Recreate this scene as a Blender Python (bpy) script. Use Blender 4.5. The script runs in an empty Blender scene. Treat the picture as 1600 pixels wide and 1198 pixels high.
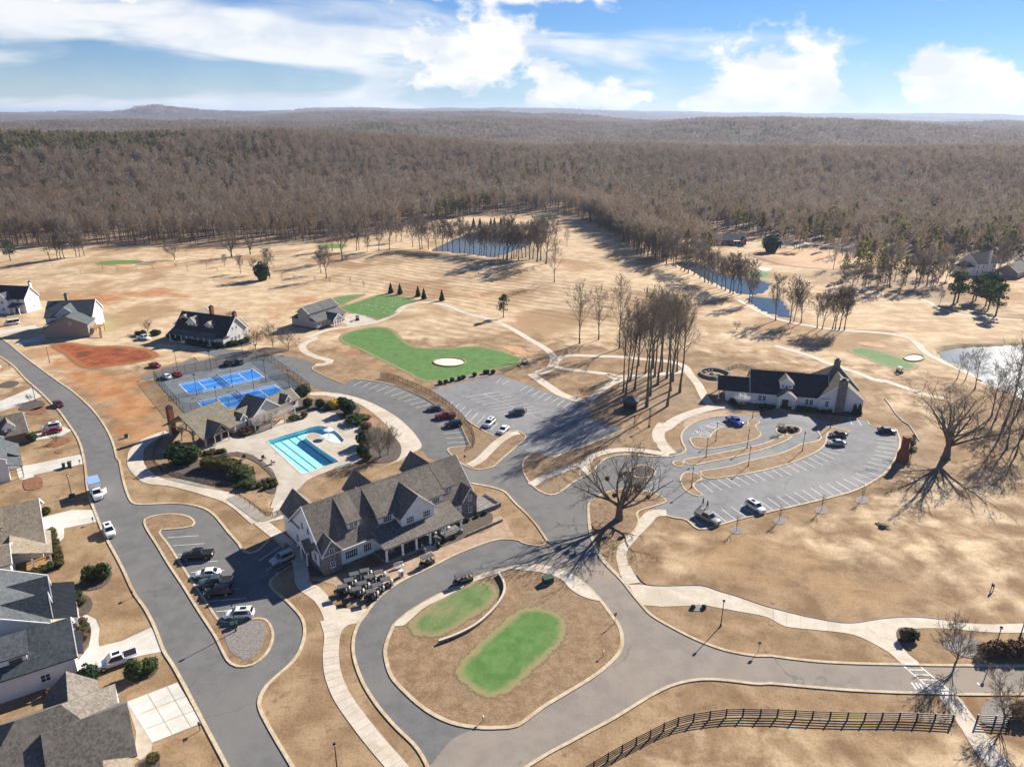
import bpy, bmesh, math, random
import numpy as np
from mathutils import Vector, Matrix
from mathutils.geometry import delaunay_2d_cdt
R = math.radians
rng = random.Random(7)
scene = bpy.context.scene
COL = scene.collection

# ------------------------------------------------------------------ camera
CAM_H = 80.0
FPX = 1120.0                      # focal length in pixels of a 1600 wide picture
PITCH = math.atan((599 - 182.5) / FPX)
ROLL = R(0.34)
cam_data = bpy.data.cameras.new('camera')
cam = bpy.data.objects.new('camera', cam_data)
COL.objects.link(cam)
cam_data.sensor_width = 36.0
cam_data.lens = 36.0 * FPX / 1600.0
cam_data.clip_start = 1.0
cam_data.clip_end = 90000.0
_f = Vector((0, math.cos(PITCH), -math.sin(PITCH)))
_r = Vector((1, 0, 0))
_u = _r.cross(_f)
_r2 = _r * math.cos(ROLL) - _u * math.sin(-ROLL) * -1
_r2 = _r * math.cos(ROLL) + _u * math.sin(ROLL)
_u2 = _u * math.cos(ROLL) - _r * math.sin(ROLL)
cam.matrix_world = Matrix(((_r2.x, _u2.x, -_f.x, 0), (_r2.y, _u2.y, -_f.y, 0), (_r2.z, _u2.z, -_f.z, CAM_H), (0, 0, 0, 1)))
scene.camera = cam

# ------------------------------------------------------------------ light
SUN_AZ, SUN_EL = 41.5, 29.0       # degrees right of the view direction (+Y), above the horizon
world = bpy.data.worlds.new('World')
scene.world = world
world.use_nodes = True
sun_data = bpy.data.lights.new('sun', 'SUN')
sun_data.energy = 5.0
sun_data.angle = R(0.5)
sun_data.color = (1.0, 0.93, 0.82)
sun = bpy.data.objects.new('sun', sun_data)
COL.objects.link(sun)
_sd = Vector((math.sin(R(SUN_AZ)) * math.cos(R(SUN_EL)), math.cos(R(SUN_AZ)) * math.cos(R(SUN_EL)), math.sin(R(SUN_EL))))
sun.rotation_euler = _sd.to_track_quat('Z', 'Y').to_euler()
sun.location = (0, 0, 300)


def build_world():
    nt = world.node_tree
    nt.nodes.clear()
    N = nt.nodes.new
    L = nt.links.new
    out = N('ShaderNodeOutputWorld')
    bg = N('ShaderNodeBackground')
    sky = N('ShaderNodeTexSky')
    sky.sky_type = 'NISHITA'
    sky.sun_disc = False
    sky.sun_elevation = R(SUN_EL)
    sky.sun_rotation = R(SUN_AZ)
    sky.altitude = 300
    sky.air_density = 1.0
    sky.dust_density = 0.05
    sky.ozone_density = 2.0
    tc = N('ShaderNodeTexCoord')
    sep = N('ShaderNodeSeparateXYZ')
    L(tc.outputs['Generated'], sep.inputs[0])

    def math_(op, a, b=None, clamp=False):
        m = N('ShaderNodeMath')
        m.operation = op
        m.use_clamp = clamp
        for i, v in enumerate((a, b)):
            if v is None:
                continue
            if isinstance(v, (int, float)):
                m.inputs[i].default_value = v
            else:
                L(v, m.inputs[i])
        return m.outputs[0]
    # direction as azimuth (0 = straight ahead) and elevation, in degrees
    az = math_('MULTIPLY', math_('ARCTAN2', sep.outputs[0], sep.outputs[1]), 57.2958)
    el = math_('MULTIPLY', math_('ARCSINE', sep.outputs[2]), 57.2958)

    def vec(a, b, c=0.0):
        m = N('ShaderNodeCombineXYZ')
        for i, v in enumerate((a, b, c)):
            if isinstance(v, (int, float)):
                m.inputs[i].default_value = v
            else:
                L(v, m.inputs[i])
        return m.outputs[0]

    def noise(v, scale, detail, rough=0.55, dist=0.0):
        n = N('ShaderNodeTexNoise')
        n.inputs['Scale'].default_value = scale
        n.inputs['Detail'].default_value = detail
        n.inputs['Roughness'].default_value = rough
        n.inputs['Distortion'].default_value = dist
        L(v, n.inputs['Vector'])
        return n.outputs['Fac']

    def ramp(v, lo, hi):
        m = N('ShaderNodeMapRange')
        m.interpolation_type = 'SMOOTHSTEP'
        m.inputs[1].default_value = lo
        m.inputs[2].default_value = hi
        L(v, m.inputs[0])
        return m.outputs[0]
    # high thin sheet of cloud, streaked sideways
    v1 = vec(math_('MULTIPLY', az, 0.035), math_('MULTIPLY', el, 0.19), 3.1)
    n1 = noise(v1, 1.6, 6, 0.5, 0.5)
    left = ramp(math_('MULTIPLY', az, -1.0), -18.0, 22.0)
    low = math_('SUBTRACT', 1.0, ramp(el, 0.5, 9.0))
    t = math_('ADD', n1, math_('MULTIPLY', left, 0.17))
    t = math_('ADD', t, math_('MULTIPLY', low, 0.05))
    sheet = math_('MULTIPLY', ramp(t, 0.56, 0.76), 0.85)
    sheet = math_('MULTIPLY', sheet, math_('SUBTRACT', 1.0, ramp(el, 9.0, 22.0)))
    # heaped clouds: soft patches with billowed edges
    v2 = vec(math_('MULTIPLY', az, 0.11), math_('MULTIPLY', el, 0.17), 0.7)
    n2 = noise(v2, 2.2, 9, 0.58, 0.15)
    v3 = vec(math_('MULTIPLY', az, 0.033), math_('MULTIPLY', el, 0.06), 5.3)
    n3 = noise(v3, 1.0, 2, 0.5)
    heap = None
    #        az    el   wide high
    puffs = [(-3.5, 4.2, 7.5, 3.7), (5.0, 1.4, 9.0, 1.8), (18.6, 3.2, 6.2, 3.4), (18.0, 1.0, 8.5, 1.4), (29.5, 1.8, 4.2, 3.0),
             (33.0, 1.4, 5.5, 1.7), (-5.5, 8.8, 12.0, 1.9), (4.0, 8.6, 5.0, 1.7), (-30.0, 8.6, 11.0, 2.0), (27.5, 8.0, 2.2, 1.1), (31.5, 8.8, 2.2, 1.0),
             (-60, 5, 9, 2.5), (-88, 4, 12, 2.5), (60, 6, 8, 2.5), (82, 4, 12, 2.5), (118, 5, 11, 2.5), (-130, 5, 12, 2.5), (165, 5, 13, 2.5)]
    for a, e, w, h in puffs:
        da = math_('DIVIDE', math_('SUBTRACT', az, a), w)
        de = math_('DIVIDE', math_('SUBTRACT', el, e), h)
        d = math_('SQRT', math_('ADD', math_('MULTIPLY', da, da), math_('MULTIPLY', de, de)))
        g = math_('SUBTRACT', 1.0, d)
        heap = g if heap is None else math_('MAXIMUM', heap, g)
    heap = math_('MAXIMUM', heap, -0.6)
    hv = math_('ADD', heap, math_('MULTIPLY', math_('SUBTRACT', n2, 0.5), 2.7))
    hv = math_('ADD', hv, math_('MULTIPLY', math_('SUBTRACT', n3, 0.5), 0.5))
    cum = ramp(hv, 0.05, 0.52)
    cloud = math_('MAXIMUM', sheet, cum)
    above = ramp(el, -0.3, 0.4)
    veil = math_('MULTIPLY', math_('SUBTRACT', 1.0, ramp(el, -0.5, 6.0)), 0.3)
    cloud = math_('MAXIMUM', cloud, veil)
    cloud = math_('MULTIPLY', cloud, above)
    # cloud light: white with a faint grey modelling
    shade = noise(vec(math_('MULTIPLY', az, 0.13), math_('MULTIPLY', el, 0.22), 9.0), 2.0, 6, 0.5)
    cr = N('ShaderNodeMix')
    cr.data_type = 'RGBA'
    cr.inputs[6].default_value = (7.6, 8.0, 8.6, 1)
    cr.inputs[7].default_value = (9.9, 9.8, 9.6, 1)
    L(ramp(shade, 0.35, 0.6), cr.inputs[0])
    tint = N('ShaderNodeMix')
    tint.data_type = 'RGBA'
    tint.blend_type = 'MULTIPLY'
    tint.inputs[0].default_value = 1.0
    tint.inputs[7].default_value = SKY_TINT
    L(sky.outputs[0], tint.inputs[6])
    mx = N('ShaderNodeMix')
    mx.data_type = 'RGBA'
    L(cloud, mx.inputs[0])
    L(tint.outputs[2], mx.inputs[6])
    L(cr.outputs[2], mx.inputs[7])
    L(mx.outputs[2], bg.inputs['Color'])
    bg.inputs['Strength'].default_value = 0.05
    L(bg.outputs[0], out.inputs['Surface'])


HAZE = 0.000075
SKY_TINT = (0.37, 0.59, 0.93, 1)
build_world()
world.cycles.sampling_method = 'MANUAL'
world.cycles.sample_map_resolution = 512
scene.view_settings.view_transform = 'Standard'
scene.view_settings.look = 'None'
scene.view_settings.gamma = 1.0
scene.view_settings.use_curve_mapping = False
scene.view_settings.exposure = 1.15
scene.render.engine = 'CYCLES'
scene.cycles.max_bounces = 6
scene.cycles.diffuse_bounces = 2
scene.cycles.glossy_bounces = 2
scene.cycles.transmission_bounces = 3
scene.cycles.transparent_max_bounces = 8
scene.cycles.volume_bounces = 0
scene.cycles.caustics_reflective = False
scene.cycles.caustics_refractive = False


# ------------------------------------------------------------------ survey: picture point -> ground point
def ray(px, py):
    d = _f * FPX + _r2 * (px - 800) - _u2 * (py - 599)
    return d / FPX


def g(px, py, z=0.0):
    d = ray(px, py)
    t = (CAM_H - z) / -d.z
    return (d.x * t, d.y * t)


def height_at(base, top_py, z=0.0):
    b = g(base[0], base[1], z)
    d = ray(base[0], top_py)
    t = math.hypot(*b) / math.hypot(d.x, d.y)
    return CAM_H + d.z * t - z


def view(ox, oy, s):
    return lambda pts: [(ox + x / s, oy + y / s) for x, y in pts]


vA = view(0, 420, 3.9925); vB = view(0, 700, 3.9925); vC = view(0, 900, 4.0); vD = view(200, 440, 3.9925)
vE = view(240, 580, 3.6295); vF = view(420, 680, 3.9925); vG = view(380, 880, 3.7675); vH = view(600, 860, 3.9925)
vI = view(520, 440, 3.9925); vJ = view(800, 420, 3.9925); vK = view(1000, 540, 3.636); vL = view(800, 660, 3.9925)
vM = view(1200, 560, 3.9925); vN = view(1200, 840, 3.9925); vO = view(860, 860, 3.545); vP = view(1000, 330, 2.6667)
vQ = view(0, 160, 3.019); vR = view(530, 160, 3.019); vS = view(1060, 160, 2.963); vT = view(0, 340, 4.0)
vU = view(400, 320, 4.0); vW = view(700, 320, 4.0)


def G(pts):
    return [g(*p) for p in pts]


def smooth(pts, closed=False, n=5):
    P = [np.array(p, float) for p in pts]
    m = len(P)
    out = []
    segs = m if closed else m - 1
    for i in range(segs):
        if closed:
            p0, p1, p2, p3 = P[(i - 1) % m], P[i], P[(i + 1) % m], P[(i + 2) % m]
        else:
            p0, p1, p2, p3 = P[max(i - 1, 0)], P[i], P[i + 1], P[min(i + 2, m - 1)]
        d1 = np.linalg.norm(p2 - p1)
        k0 = min(1.0, d1 / max(np.linalg.norm(p1 - p0), 1e-6)); k1 = min(1.0, d1 / max(np.linalg.norm(p3 - p2), 1e-6))
        m1 = (p2 - p0) * 0.5 * min(1, k0 + .25); m2 = (p3 - p1) * 0.5 * min(1, k1 + .25)
        for j in range(n):
            t = j / n
            h00 = 2 * t ** 3 - 3 * t * t + 1; h10 = t ** 3 - 2 * t * t + t
            h01 = -2 * t ** 3 + 3 * t * t; h11 = t ** 3 - t * t
            q = h00 * p1 + h10 * m1 + h01 * p2 + h11 * m2
            out.append((float(q[0]), float(q[1])))
    if not closed:
        out.append(tuple(map(float, P[-1])))
    return out


# ------------------------------------------------------------------ smooth value noise (numpy)
_perm = np.random.RandomState(3).rand(256, 256)


def vnoise(x, y):
    xi = np.floor(x).astype(int); yi = np.floor(y).astype(int)
    xf = x - xi; yf = y - yi
    u = xf * xf * (3 - 2 * xf); v = yf * yf * (3 - 2 * yf)
    a = _perm[xi % 256, yi % 256]; b = _perm[(xi + 1) % 256, yi % 256]
    c = _perm[xi % 256, (yi + 1) % 256]; d = _perm[(xi + 1) % 256, (yi + 1) % 256]
    return (a * (1 - u) + b * u) * (1 - v) + (c * (1 - u) + d * u) * v


def fbm(x, y, o=4):
    s = 0; a = 0.5; tot = 0
    for i in range(o):
        s = s + a * vnoise(x * 2 ** i + 17.3 * i, y * 2 ** i + 5.1 * i); tot += a; a *= 0.5
    return s / tot


def sstep(a, b, x):
    t = np.clip((x - a) / (b - a), 0, 1)
    return t * t * (3 - 2 * t)


def inside(poly, x, y):
    x = np.asarray(x, float); y = np.asarray(y, float)
    r = np.zeros(x.shape, bool)
    n = len(poly)
    for i in range(n):
        x1, y1 = poly[i]; x2, y2 = poly[(i + 1) % n]
        c = ((y1 > y) != (y2 > y))
        with np.errstate(divide='ignore', invalid='ignore'):
            r ^= c & (x < (x2 - x1) * (y - y1) / (y2 - y1 + 1e-12) + x1)
    return r


# ------------------------------------------------------------------ terrain height
BUMPS = []
for px, py, rad, hh in [(1250, 885, 7, .6), (1330, 905, 6, -.4), (1400, 880, 8, .7), (1120, 893, 5.5, .4), (1480, 860, 9, .6), (700, 480, 18, 1.3), (640, 500, 14, .9), (780, 520, 12, .7),
                        (950, 480, 20, 1.0), (1050, 520, 15, .7), (1130, 500, 15, .8),
                        (1010, 455, 25, 1.8), (900, 440, 25, 1.2), (1290, 430, 14, 2.0), (1215, 405, 12, 1.6), (1350, 520, 18, 1.0), (1450, 540, 20, .8),
                        (480, 400, 30, 1.5), (620, 400, 26, 2.2), (740, 415, 22, 2.0), (830, 420, 22, 2.0), (600, 430, 22, 1.2), (320, 430, 22, 1.2),
                        (150, 420, 26, 1.5), (240, 395, 24, 1.0), (80, 400, 30, 1.4), (940, 400, 22, 1.6), (960, 375, 20, 1.2)]:
    bx_, by_ = g(px, py)
    BUMPS.append((bx_, by_, rad, hh))
FARHILLS = [  # azimuth deg, distance m, radius across, radius along, height
    (-25.2, 6200, 230, 600, 62), (-22.5, 6000, 1100, 1100, 58), (-13, 8500, 2200, 1500, 95), (-38, 7500, 2500, 1500, 62), (-2, 9500, 2600, 1500, 98), (12, 11000, 3000, 1500, 88), (25, 13000, 4000, 1500, 84),
    (38, 15000, 4000, 1500, 80), (-20, 1000, 420, 210, 33), (-33, 980, 330, 220, 38), (-8, 1150, 300, 220, 22), (8, 1050, 320, 220, 20), (22, 1000, 420, 200, 22), (35, 1100, 420, 220, 26),
    (-5, 2500, 900, 450, 42), (-25, 2700, 900, 500, 36), (18, 2400, 800, 420, 44), (33, 2900, 900, 420, 22), (2, 4200, 1400, 600, 50), (-15, 4400, 1200, 600, 50), (24, 4600, 1300, 500, 42), (-60, 2500, 1500, 1000, 60), (60, 3000, 1500, 1000, 50)]


def H(x, y):
    x = np.asarray(x, float); y = np.asarray(y, float)
    z = np.zeros(np.broadcast(x, y).shape)
    for bx_, by_, rad, hh in BUMPS:
        z = z + hh * np.exp(-((x - bx_) ** 2 + (y - by_) ** 2) / (rad * rad))
    r = np.hypot(x, y); a = np.degrees(np.arctan2(x, y))
    m = sstep(430, 900, r) * (y > -500)
    far = 0
    for az, d, ra, rd, hh in FARHILLS:
        da = (a - az + 180) % 360 - 180
        lat = np.radians(da) * r
        far = np.maximum(far, hh * np.exp(-(lat / ra) ** 2 - ((r - d) / rd) ** 2)) + 0.18 * hh * np.exp(-(lat / ra) ** 2 - ((r - d) / rd) ** 2)
    far = far + (fbm(x / 800, y / 800, 4) - .48) * 120 * sstep(800, 3200, r) * (1 - .5 * sstep(7000, 14000, r))
    far = far + 38 * sstep(5000, 16000, r)
    return z + m * far


def h1(x, y):
    return float(H(np.array([x]), np.array([y]))[0])


# ------------------------------------------------------------------ mesh helpers
class MB:
    def __init__(s):
        s.v = []; s.f = []; s.m = []

    def add(s, vs, fs, mi=0):
        o = len(s.v)
        s.v += [tuple(p) for p in vs]
        for q in fs:
            s.f.append(tuple(i + o for i in q)); s.m.append(mi)
        return s

    def quad(s, a, b, c, d, mi=0):
        return s.add([a, b, c, d], [(0, 1, 2, 3)], mi)

    def box(s, x0, y0, z0, x1, y1, z1, mi=0):
        vs = [(x0, y0, z0), (x1, y0, z0), (x1, y1, z0), (x0, y1, z0), (x0, y0, z1), (x1, y0, z1), (x1, y1, z1), (x0, y1, z1)]
        return s.add(vs, [(3, 2, 1, 0), (4, 5, 6, 7), (0, 1, 5, 4), (1, 2, 6, 5), (2, 3, 7, 6), (3, 0, 4, 7)], mi)

    def bar(s, p, q, w, h, mi=0, up=(0, 0, 1)):
        p = Vector(p); q = Vector(q); d = (q - p).normalized()
        u = Vector(up)
        a = d.cross(u)
        if a.length < 1e-4:
            a = d.cross(Vector((1, 0, 0)))
        a.normalize(); b = a.cross(d)
        a *= w / 2; b *= h / 2
        vs = [p - a - b, p + a - b, p + a + b, p - a + b, q - a - b, q + a - b, q + a + b, q - a + b]
        return s.add(vs, [(3, 2, 1, 0), (4, 5, 6, 7), (0, 1, 5, 4), (1, 2, 6, 5), (2, 3, 7, 6), (3, 0, 4, 7)], mi)

    def tube(s, p, q, r0, r1, n=6, mi=0, cap=True):
        p = Vector(p); q = Vector(q); d = q - p
        if d.length < 1e-6:
            return s
        d.normalize()
        a = d.orthogonal().normalized(); b = d.cross(a)
        vs = []
        for c, r in ((p, r0), (q, r1)):
            for i in range(n):
                t = 2 * math.pi * i / n
                vs.append(c + a * math.cos(t) * r + b * math.sin(t) * r)
        fs = [(i, (i + 1) % n, n + (i + 1) % n, n + i) for i in range(n)]
        if cap:
            fs.append(tuple(range(n))[::-1]); fs.append(tuple(range(n, 2 * n)))
        return s.add(vs, fs, mi)

    def prism(s, poly, z0, z1, mi=0):
        n = len(poly)
        vs = [(x, y, z0) for x, y in poly] + [(x, y, z1) for x, y in poly]
        fs = [(i, (i + 1) % n, n + (i + 1) % n, n + i) for i in range(n)] + [tuple(range(n))[::-1], tuple(range(n, 2 * n))]
        return s.add(vs, fs, mi)

    def lathe(s, prof, n=12, c=(0, 0), mi=0):
        vs = []
        for r, z in prof:
            for i in range(n):
                t = 2 * math.pi * i / n
                vs.append((c[0] + r * math.cos(t), c[1] + r * math.sin(t), z))
        fs = []
        for k in range(len(prof) - 1):
            for i in range(n):
                fs.append((k * n + i, k * n + (i + 1) % n, (k + 1) * n + (i + 1) % n, (k + 1) * n + i))
        fs.append(tuple(range(n))[::-1]); fs.append(tuple(range((len(prof) - 1) * n, len(prof) * n)))
        return s.add(vs, fs, mi)

    def mesh(s, name, mats, smooth_=False):
        me = bpy.data.meshes.new(name)
        me.from_pydata(s.v, [], s.f)
        if not isinstance(mats, (list, tuple)):
            mats = [mats]
        for m in mats:
            me.materials.append(m)
        if len(mats) > 1:
            me.polygons.foreach_set('material_index', s.m)
        if smooth_:
            me.polygons.foreach_set('use_smooth', [True] * len(me.polygons))
        me.update()
        return me

    def build(s, name, mats, parent=None, smooth_=False, loc=None):
        return link(name, s.mesh(name, mats, smooth_), parent, loc)


def link(name, me, parent=None, loc=None, rz=None, scale=None):
    o = bpy.data.objects.new(name, me)
    COL.objects.link(o)
    if parent is not None:
        o.parent = parent
    if loc is not None:
        o.location = loc
    if rz is not None:
        o.rotation_euler = (0, 0, rz)
    if scale is not None:
        o.scale = scale if isinstance(scale, (tuple, list)) else (scale,) * 3
    return o


def tag(o, label=None, cat=None, group=None, kind=None):
    if label:
        o['label'] = label
    if cat:
        o['category'] = cat
    if group:
        o['group'] = group
    if kind:
        o['kind'] = kind
    return o


def thing(name, label, cat, loc=(0, 0, 0), rz=0.0, group=None):
    o = bpy.data.objects.new(name, None)
    COL.objects.link(o)
    o.empty_display_size = 0.5
    o.location = loc
    o.rotation_euler = (0, 0, rz)
    return tag(o, label, cat, group)


def copy_tree(src, loc, rz=0.0, scale=1.0, label=None, group=None):
    kids = {}
    for o in KIDS.get(src.name, []):
        kids.setdefault(None, []).append(o)
    r = src.copy(); COL.objects.link(r)
    r.location = loc; r.rotation_euler = (0, 0, rz); r.scale = (scale,) * 3 if not isinstance(scale, tuple) else scale
    if label:
        r['label'] = label
    if group:
        r['group'] = group
    for ch in KIDS.get(src.name, []):
        c = ch.copy(); COL.objects.link(c); c.parent = r
        for gch in KIDS.get(ch.name, []):
            d = gch.copy(); COL.objects.link(d); d.parent = c
    return r


KIDS = {}


def remember(root):
    """note a prototype's children once, so copies need no search through the scene"""
    KIDS[root.name] = list(root.children)
    for c in root.children:
        KIDS[c.name] = list(c.children)
    return root


def strip_edges(pts, w):
    P = [np.array(p) for p in pts]
    Lf, Rt = [], []
    for i, p in enumerate(P):
        a = P[max(i - 1, 0)]; b = P[min(i + 1, len(P) - 1)]
        d = b - a; d = d / (np.linalg.norm(d) + 1e-9)
        n = np.array((-d[1], d[0]))
        ww = w[i] if isinstance(w, (list, np.ndarray)) else w
        Lf.append(tuple(p + n * ww / 2)); Rt.append(tuple(p - n * ww / 2))
    return Lf, Rt


def resample(pts, step, closed=False):
    P = [np.array(p) for p in pts]
    if closed:
        P = P + [P[0]]
    out = [tuple(P[0])]
    acc = 0
    for a, b in zip(P[:-1], P[1:]):
        l = np.linalg.norm(b - a)
        if l < 1e-9:
            continue
        t = step - acc
        while t <= l:
            out.append(tuple(a + (b - a) * t / l)); t += step
        acc = l - (t - step)
    if not closed and np.linalg.norm(np.array(out[-1]) - P[-1]) > step * .3:
        out.append(tuple(P[-1]))
    return out


def patch(name, poly, z, mat, kind='structure', parent=None, holes=(), grid=None, drape=True):
    """flat or draped sheet inside a ground polygon"""
    vs = [Vector(p) for p in poly]
    es = [(i, (i + 1) % len(poly)) for i in range(len(poly))]
    for h_ in holes:
        o = len(vs)
        vs += [Vector(p) for p in h_]
        es += [(o + i, o + (i + 1) % len(h_)) for i in range(len(h_))]
    if grid:
        xs = [p[0] for p in poly]; ys = [p[1] for p in poly]
        X, Y = np.meshgrid(np.arange(min(xs), max(xs), grid), np.arange(min(ys), max(ys), grid))
        X = X.ravel() + np.random.RandomState(1).uniform(-.2, .2, X.size) * grid; Y = Y.ravel() + np.random.RandomState(2).uniform(-.2, .2, Y.size) * grid
        k = inside(poly, X, Y)
        vs += [Vector((a, b)) for a, b in zip(X[k], Y[k])]
    r = delaunay_2d_cdt(vs, es, [], 1 if not holes else 2, 1e-5)
    V2, F2 = r[0], r[2]
    if holes:
        ff = []
        for f_ in F2:
            cx = sum(V2[i].x for i in f_) / len(f_); cy = sum(V2[i].y for i in f_) / len(f_)
            if inside(poly, [cx], [cy])[0] and not any(inside(h_, [cx], [cy])[0] for h_ in holes):
                ff.append(f_)
        F2 = ff
    arr = np.array([(p.x, p.y) for p in V2])
    zz = (H(arr[:, 0], arr[:, 1]) if drape else np.zeros(len(arr))) + z
    mb = MB()
    fs = []
    for f_ in F2:
        a, b, c = (arr[i] for i in f_[:3])
        if (b[0] - a[0]) * (c[1] - a[1]) - (b[1] - a[1]) * (c[0] - a[0]) < 0:
            f_ = list(f_)[::-1]
        fs.append(tuple(f_))
    mb.add([(a[0], a[1], b) for a, b in zip(arr, zz)], fs)
    o = mb.build(name, mat, parent)
    if kind and parent is None:
        tag(o, kind=kind)
    return o


def offset(poly, d):
    """move a closed outline inwards (d > 0) or outwards along its normals"""
    P = [np.array(p) for p in poly]
    n = len(P)
    area = sum(P[i][0] * P[(i + 1) % n][1] - P[(i + 1) % n][0] * P[i][1] for i in range(n))
    s = 1 if area > 0 else -1
    out = []
    for i in range(n):
        t = P[(i + 1) % n] - P[(i - 1) % n]
        t = t / (np.linalg.norm(t) + 1e-9)
        nn = np.array((-t[1], t[0])) * s
        out.append(tuple(P[i] + nn * d))
    return out


def kerb(pts, closed=False, w=0.38, z0=0.0, z1=0.14, parent=None, name='kerb', mat=None):
    pts = resample(pts, 1.2, closed)
    if closed:
        pts = pts + [pts[0], pts[1]]
    Lf, Rt = strip_edges(pts, w)
    mb = MB()
    n = len(pts) - (1 if closed else 0)
    for i in range(n):
        h_ = h1(*pts[i])
        (lx, ly), (rx, ry) = Lf[i], Rt[i]
        mb.v += [(lx, ly, h_ + z0), (lx, ly, h_ + z1), (rx, ry, h_ + z1), (rx, ry, h_ + z0)]
    for i in range(n - 1):
        a = 4 * i; b = a + 4
        for k in range(3):
            mb.f.append((a + k, b + k, b + k + 1, a + k + 1)); mb.m.append(0)
    o = mb.build(name, mat or M['kerb'], parent)
    if parent is None:
        tag(o, kind='structure')
    return o


def ribbon(name, pts, w, z, mat, parent=None, step=2.0, kind='structure'):
    pts = resample(pts, step)
    Lf, Rt = strip_edges(pts, w)
    mb = MB()
    for (a, b), (c, d) in zip(Lf, Rt):
        mb.v += [(a, b, h1(a, b) + z), (c, d, h1(c, d) + z)]
    for i in range(len(pts) - 1):
        mb.f.append((2 * i, 2 * i + 1, 2 * i + 3, 2 * i + 2)); mb.m.append(0)
    o = mb.build(name, mat, parent)
    if kind and parent is None:
        tag(o, kind=kind)
    return o


def slab_path(name, pts, w, z, length=1.6, gap=0.05):
    """concrete walk: a bed with every slab a piece of its own"""
    bed = ribbon(name, pts, w, z, M['joint'], step=1.5)
    P = resample(pts, length)
    Lf, Rt = strip_edges(P, w - 0.06)
    for i in range(len(P) - 1):
        a, b, c, d = (np.array(q) for q in (Lf[i], Rt[i], Rt[i + 1], Lf[i + 1]))
        k = gap / 2 / length
        a2, b2, c2, d2 = a + (d - a) * k, b + (c - b) * k, c + (b - c) * k, d + (a - d) * k
        dz = z + 0.02 + 0.006 * rng.random()
        mb = MB()
        top = [(q[0], q[1], dz + h1(*q)) for q in (a2, b2, c2, d2)]
        low = [(x, y, zz - 0.03) for x, y, zz in top]
        mb.add(low + top, [(4, 5, 6, 7), (0, 1, 5, 4), (1, 2, 6, 5), (2, 3, 7, 6), (3, 0, 4, 7)])
        mb.build('slab', M['concrete' if rng.random() < .6 else 'concrete2'], bed)
    return bed
# ------------------------------------------------------------------ materials
M = {}


def mat_base(name, rough=0.8, spec=0.3, metallic=0.0):
    m = bpy.data.materials.new(name)
    m.use_nodes = True
    b = m.node_tree.nodes['Principled BSDF']
    b.inputs['Roughness'].default_value = rough
    b.inputs['Metallic'].default_value = metallic
    b.inputs['Specular IOR Level'].default_value = spec
    M[name] = m
    return m, m.node_tree, b


def c4(c):
    return (c[0], c[1], c[2], 1.0)


def n_noise(nt, vec, scale, detail=4, rough=0.6, dist=0.0):
    n = nt.nodes.new('ShaderNodeTexNoise')
    n.inputs['Scale'].default_value = scale
    n.inputs['Detail'].default_value = detail
    n.inputs['Roughness'].default_value = rough
    n.inputs['Distortion'].default_value = dist
    nt.links.new(vec, n.inputs['Vector'])
    return n.outputs['Fac']


def n_range(nt, v, lo, hi, a=0.0, b=1.0, smooth_=True):
    n = nt.nodes.new('ShaderNodeMapRange')
    n.interpolation_type = 'SMOOTHSTEP' if smooth_ else 'LINEAR'
    for i, k in enumerate((lo, hi, a, b)):
        n.inputs[i + 1].default_value = k
    nt.links.new(v, n.inputs[0])
    return n.outputs[0]


def n_mix(nt, fac, a, b, blend='MIX'):
    n = nt.nodes.new('ShaderNodeMix')
    n.data_type = 'RGBA'
    n.blend_type = blend
    for s, v in ((0, fac), (6, a), (7, b)):
        if isinstance(v, (int, float)):
            n.inputs[s].default_value = v
        elif isinstance(v, tuple):
            n.inputs[s].default_value = c4(v)
        else:
            nt.links.new(v, n.inputs[s])
    return n.outputs[2]


def n_math(nt, op, a, b=0.0, clamp=False):
    n = nt.nodes.new('ShaderNodeMath')
    n.operation = op
    n.use_clamp = clamp
    for i, v in enumerate((a, b)):
        if isinstance(v, (int, float)):
            n.inputs[i].default_value = v
        else:
            nt.links.new(v, n.inputs[i])
    return n.outputs[0]


def n_pos(nt, obj=False):
    if obj:
        return nt.nodes.new('ShaderNodeTexCoord').outputs['Object']
    return nt.nodes.new('ShaderNodeNewGeometry').outputs['Position']


def n_bump(nt, b, h, strength=0.3, dist=0.1):
    n = nt.nodes.new('ShaderNodeBump')
    n.inputs['Strength'].default_value = strength
    n.inputs['Distance'].default_value = dist
    nt.links.new(h, n.inputs['Height'])
    nt.links.new(n.outputs[0], b.inputs['Normal'])


def mottled(name, c1, c2, scale, c3=None, scale3=0.05, lo3=.5, hi3=.65, rough=0.85, spec=0.2, obj=False, bump=0.0, detail=5, lo=.35, hi=.65, fine=None, metallic=0.0):
    m, nt, b = mat_base(name, rough, spec, metallic)
    p = n_pos(nt, obj)
    col = n_mix(nt, n_range(nt, n_noise(nt, p, scale, detail, .62), lo, hi), c1, c2)
    if c3:
        col = n_mix(nt, n_range(nt, n_noise(nt, p, scale3, 4, .55, .4), lo3, hi3), col, c3)
    if fine:
        f_ = n_noise(nt, p, fine[0], 2, .5)
        col = n_mix(nt, 1.0, col, n_mix(nt, n_range(nt, f_, .3, .7), (fine[1],) * 3, (fine[2],) * 3), 'MULTIPLY')
        if bump:
            n_bump(nt, b, f_, bump, .05)
    nt.links.new(col, b.inputs['Base Color'])
    return m


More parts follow.
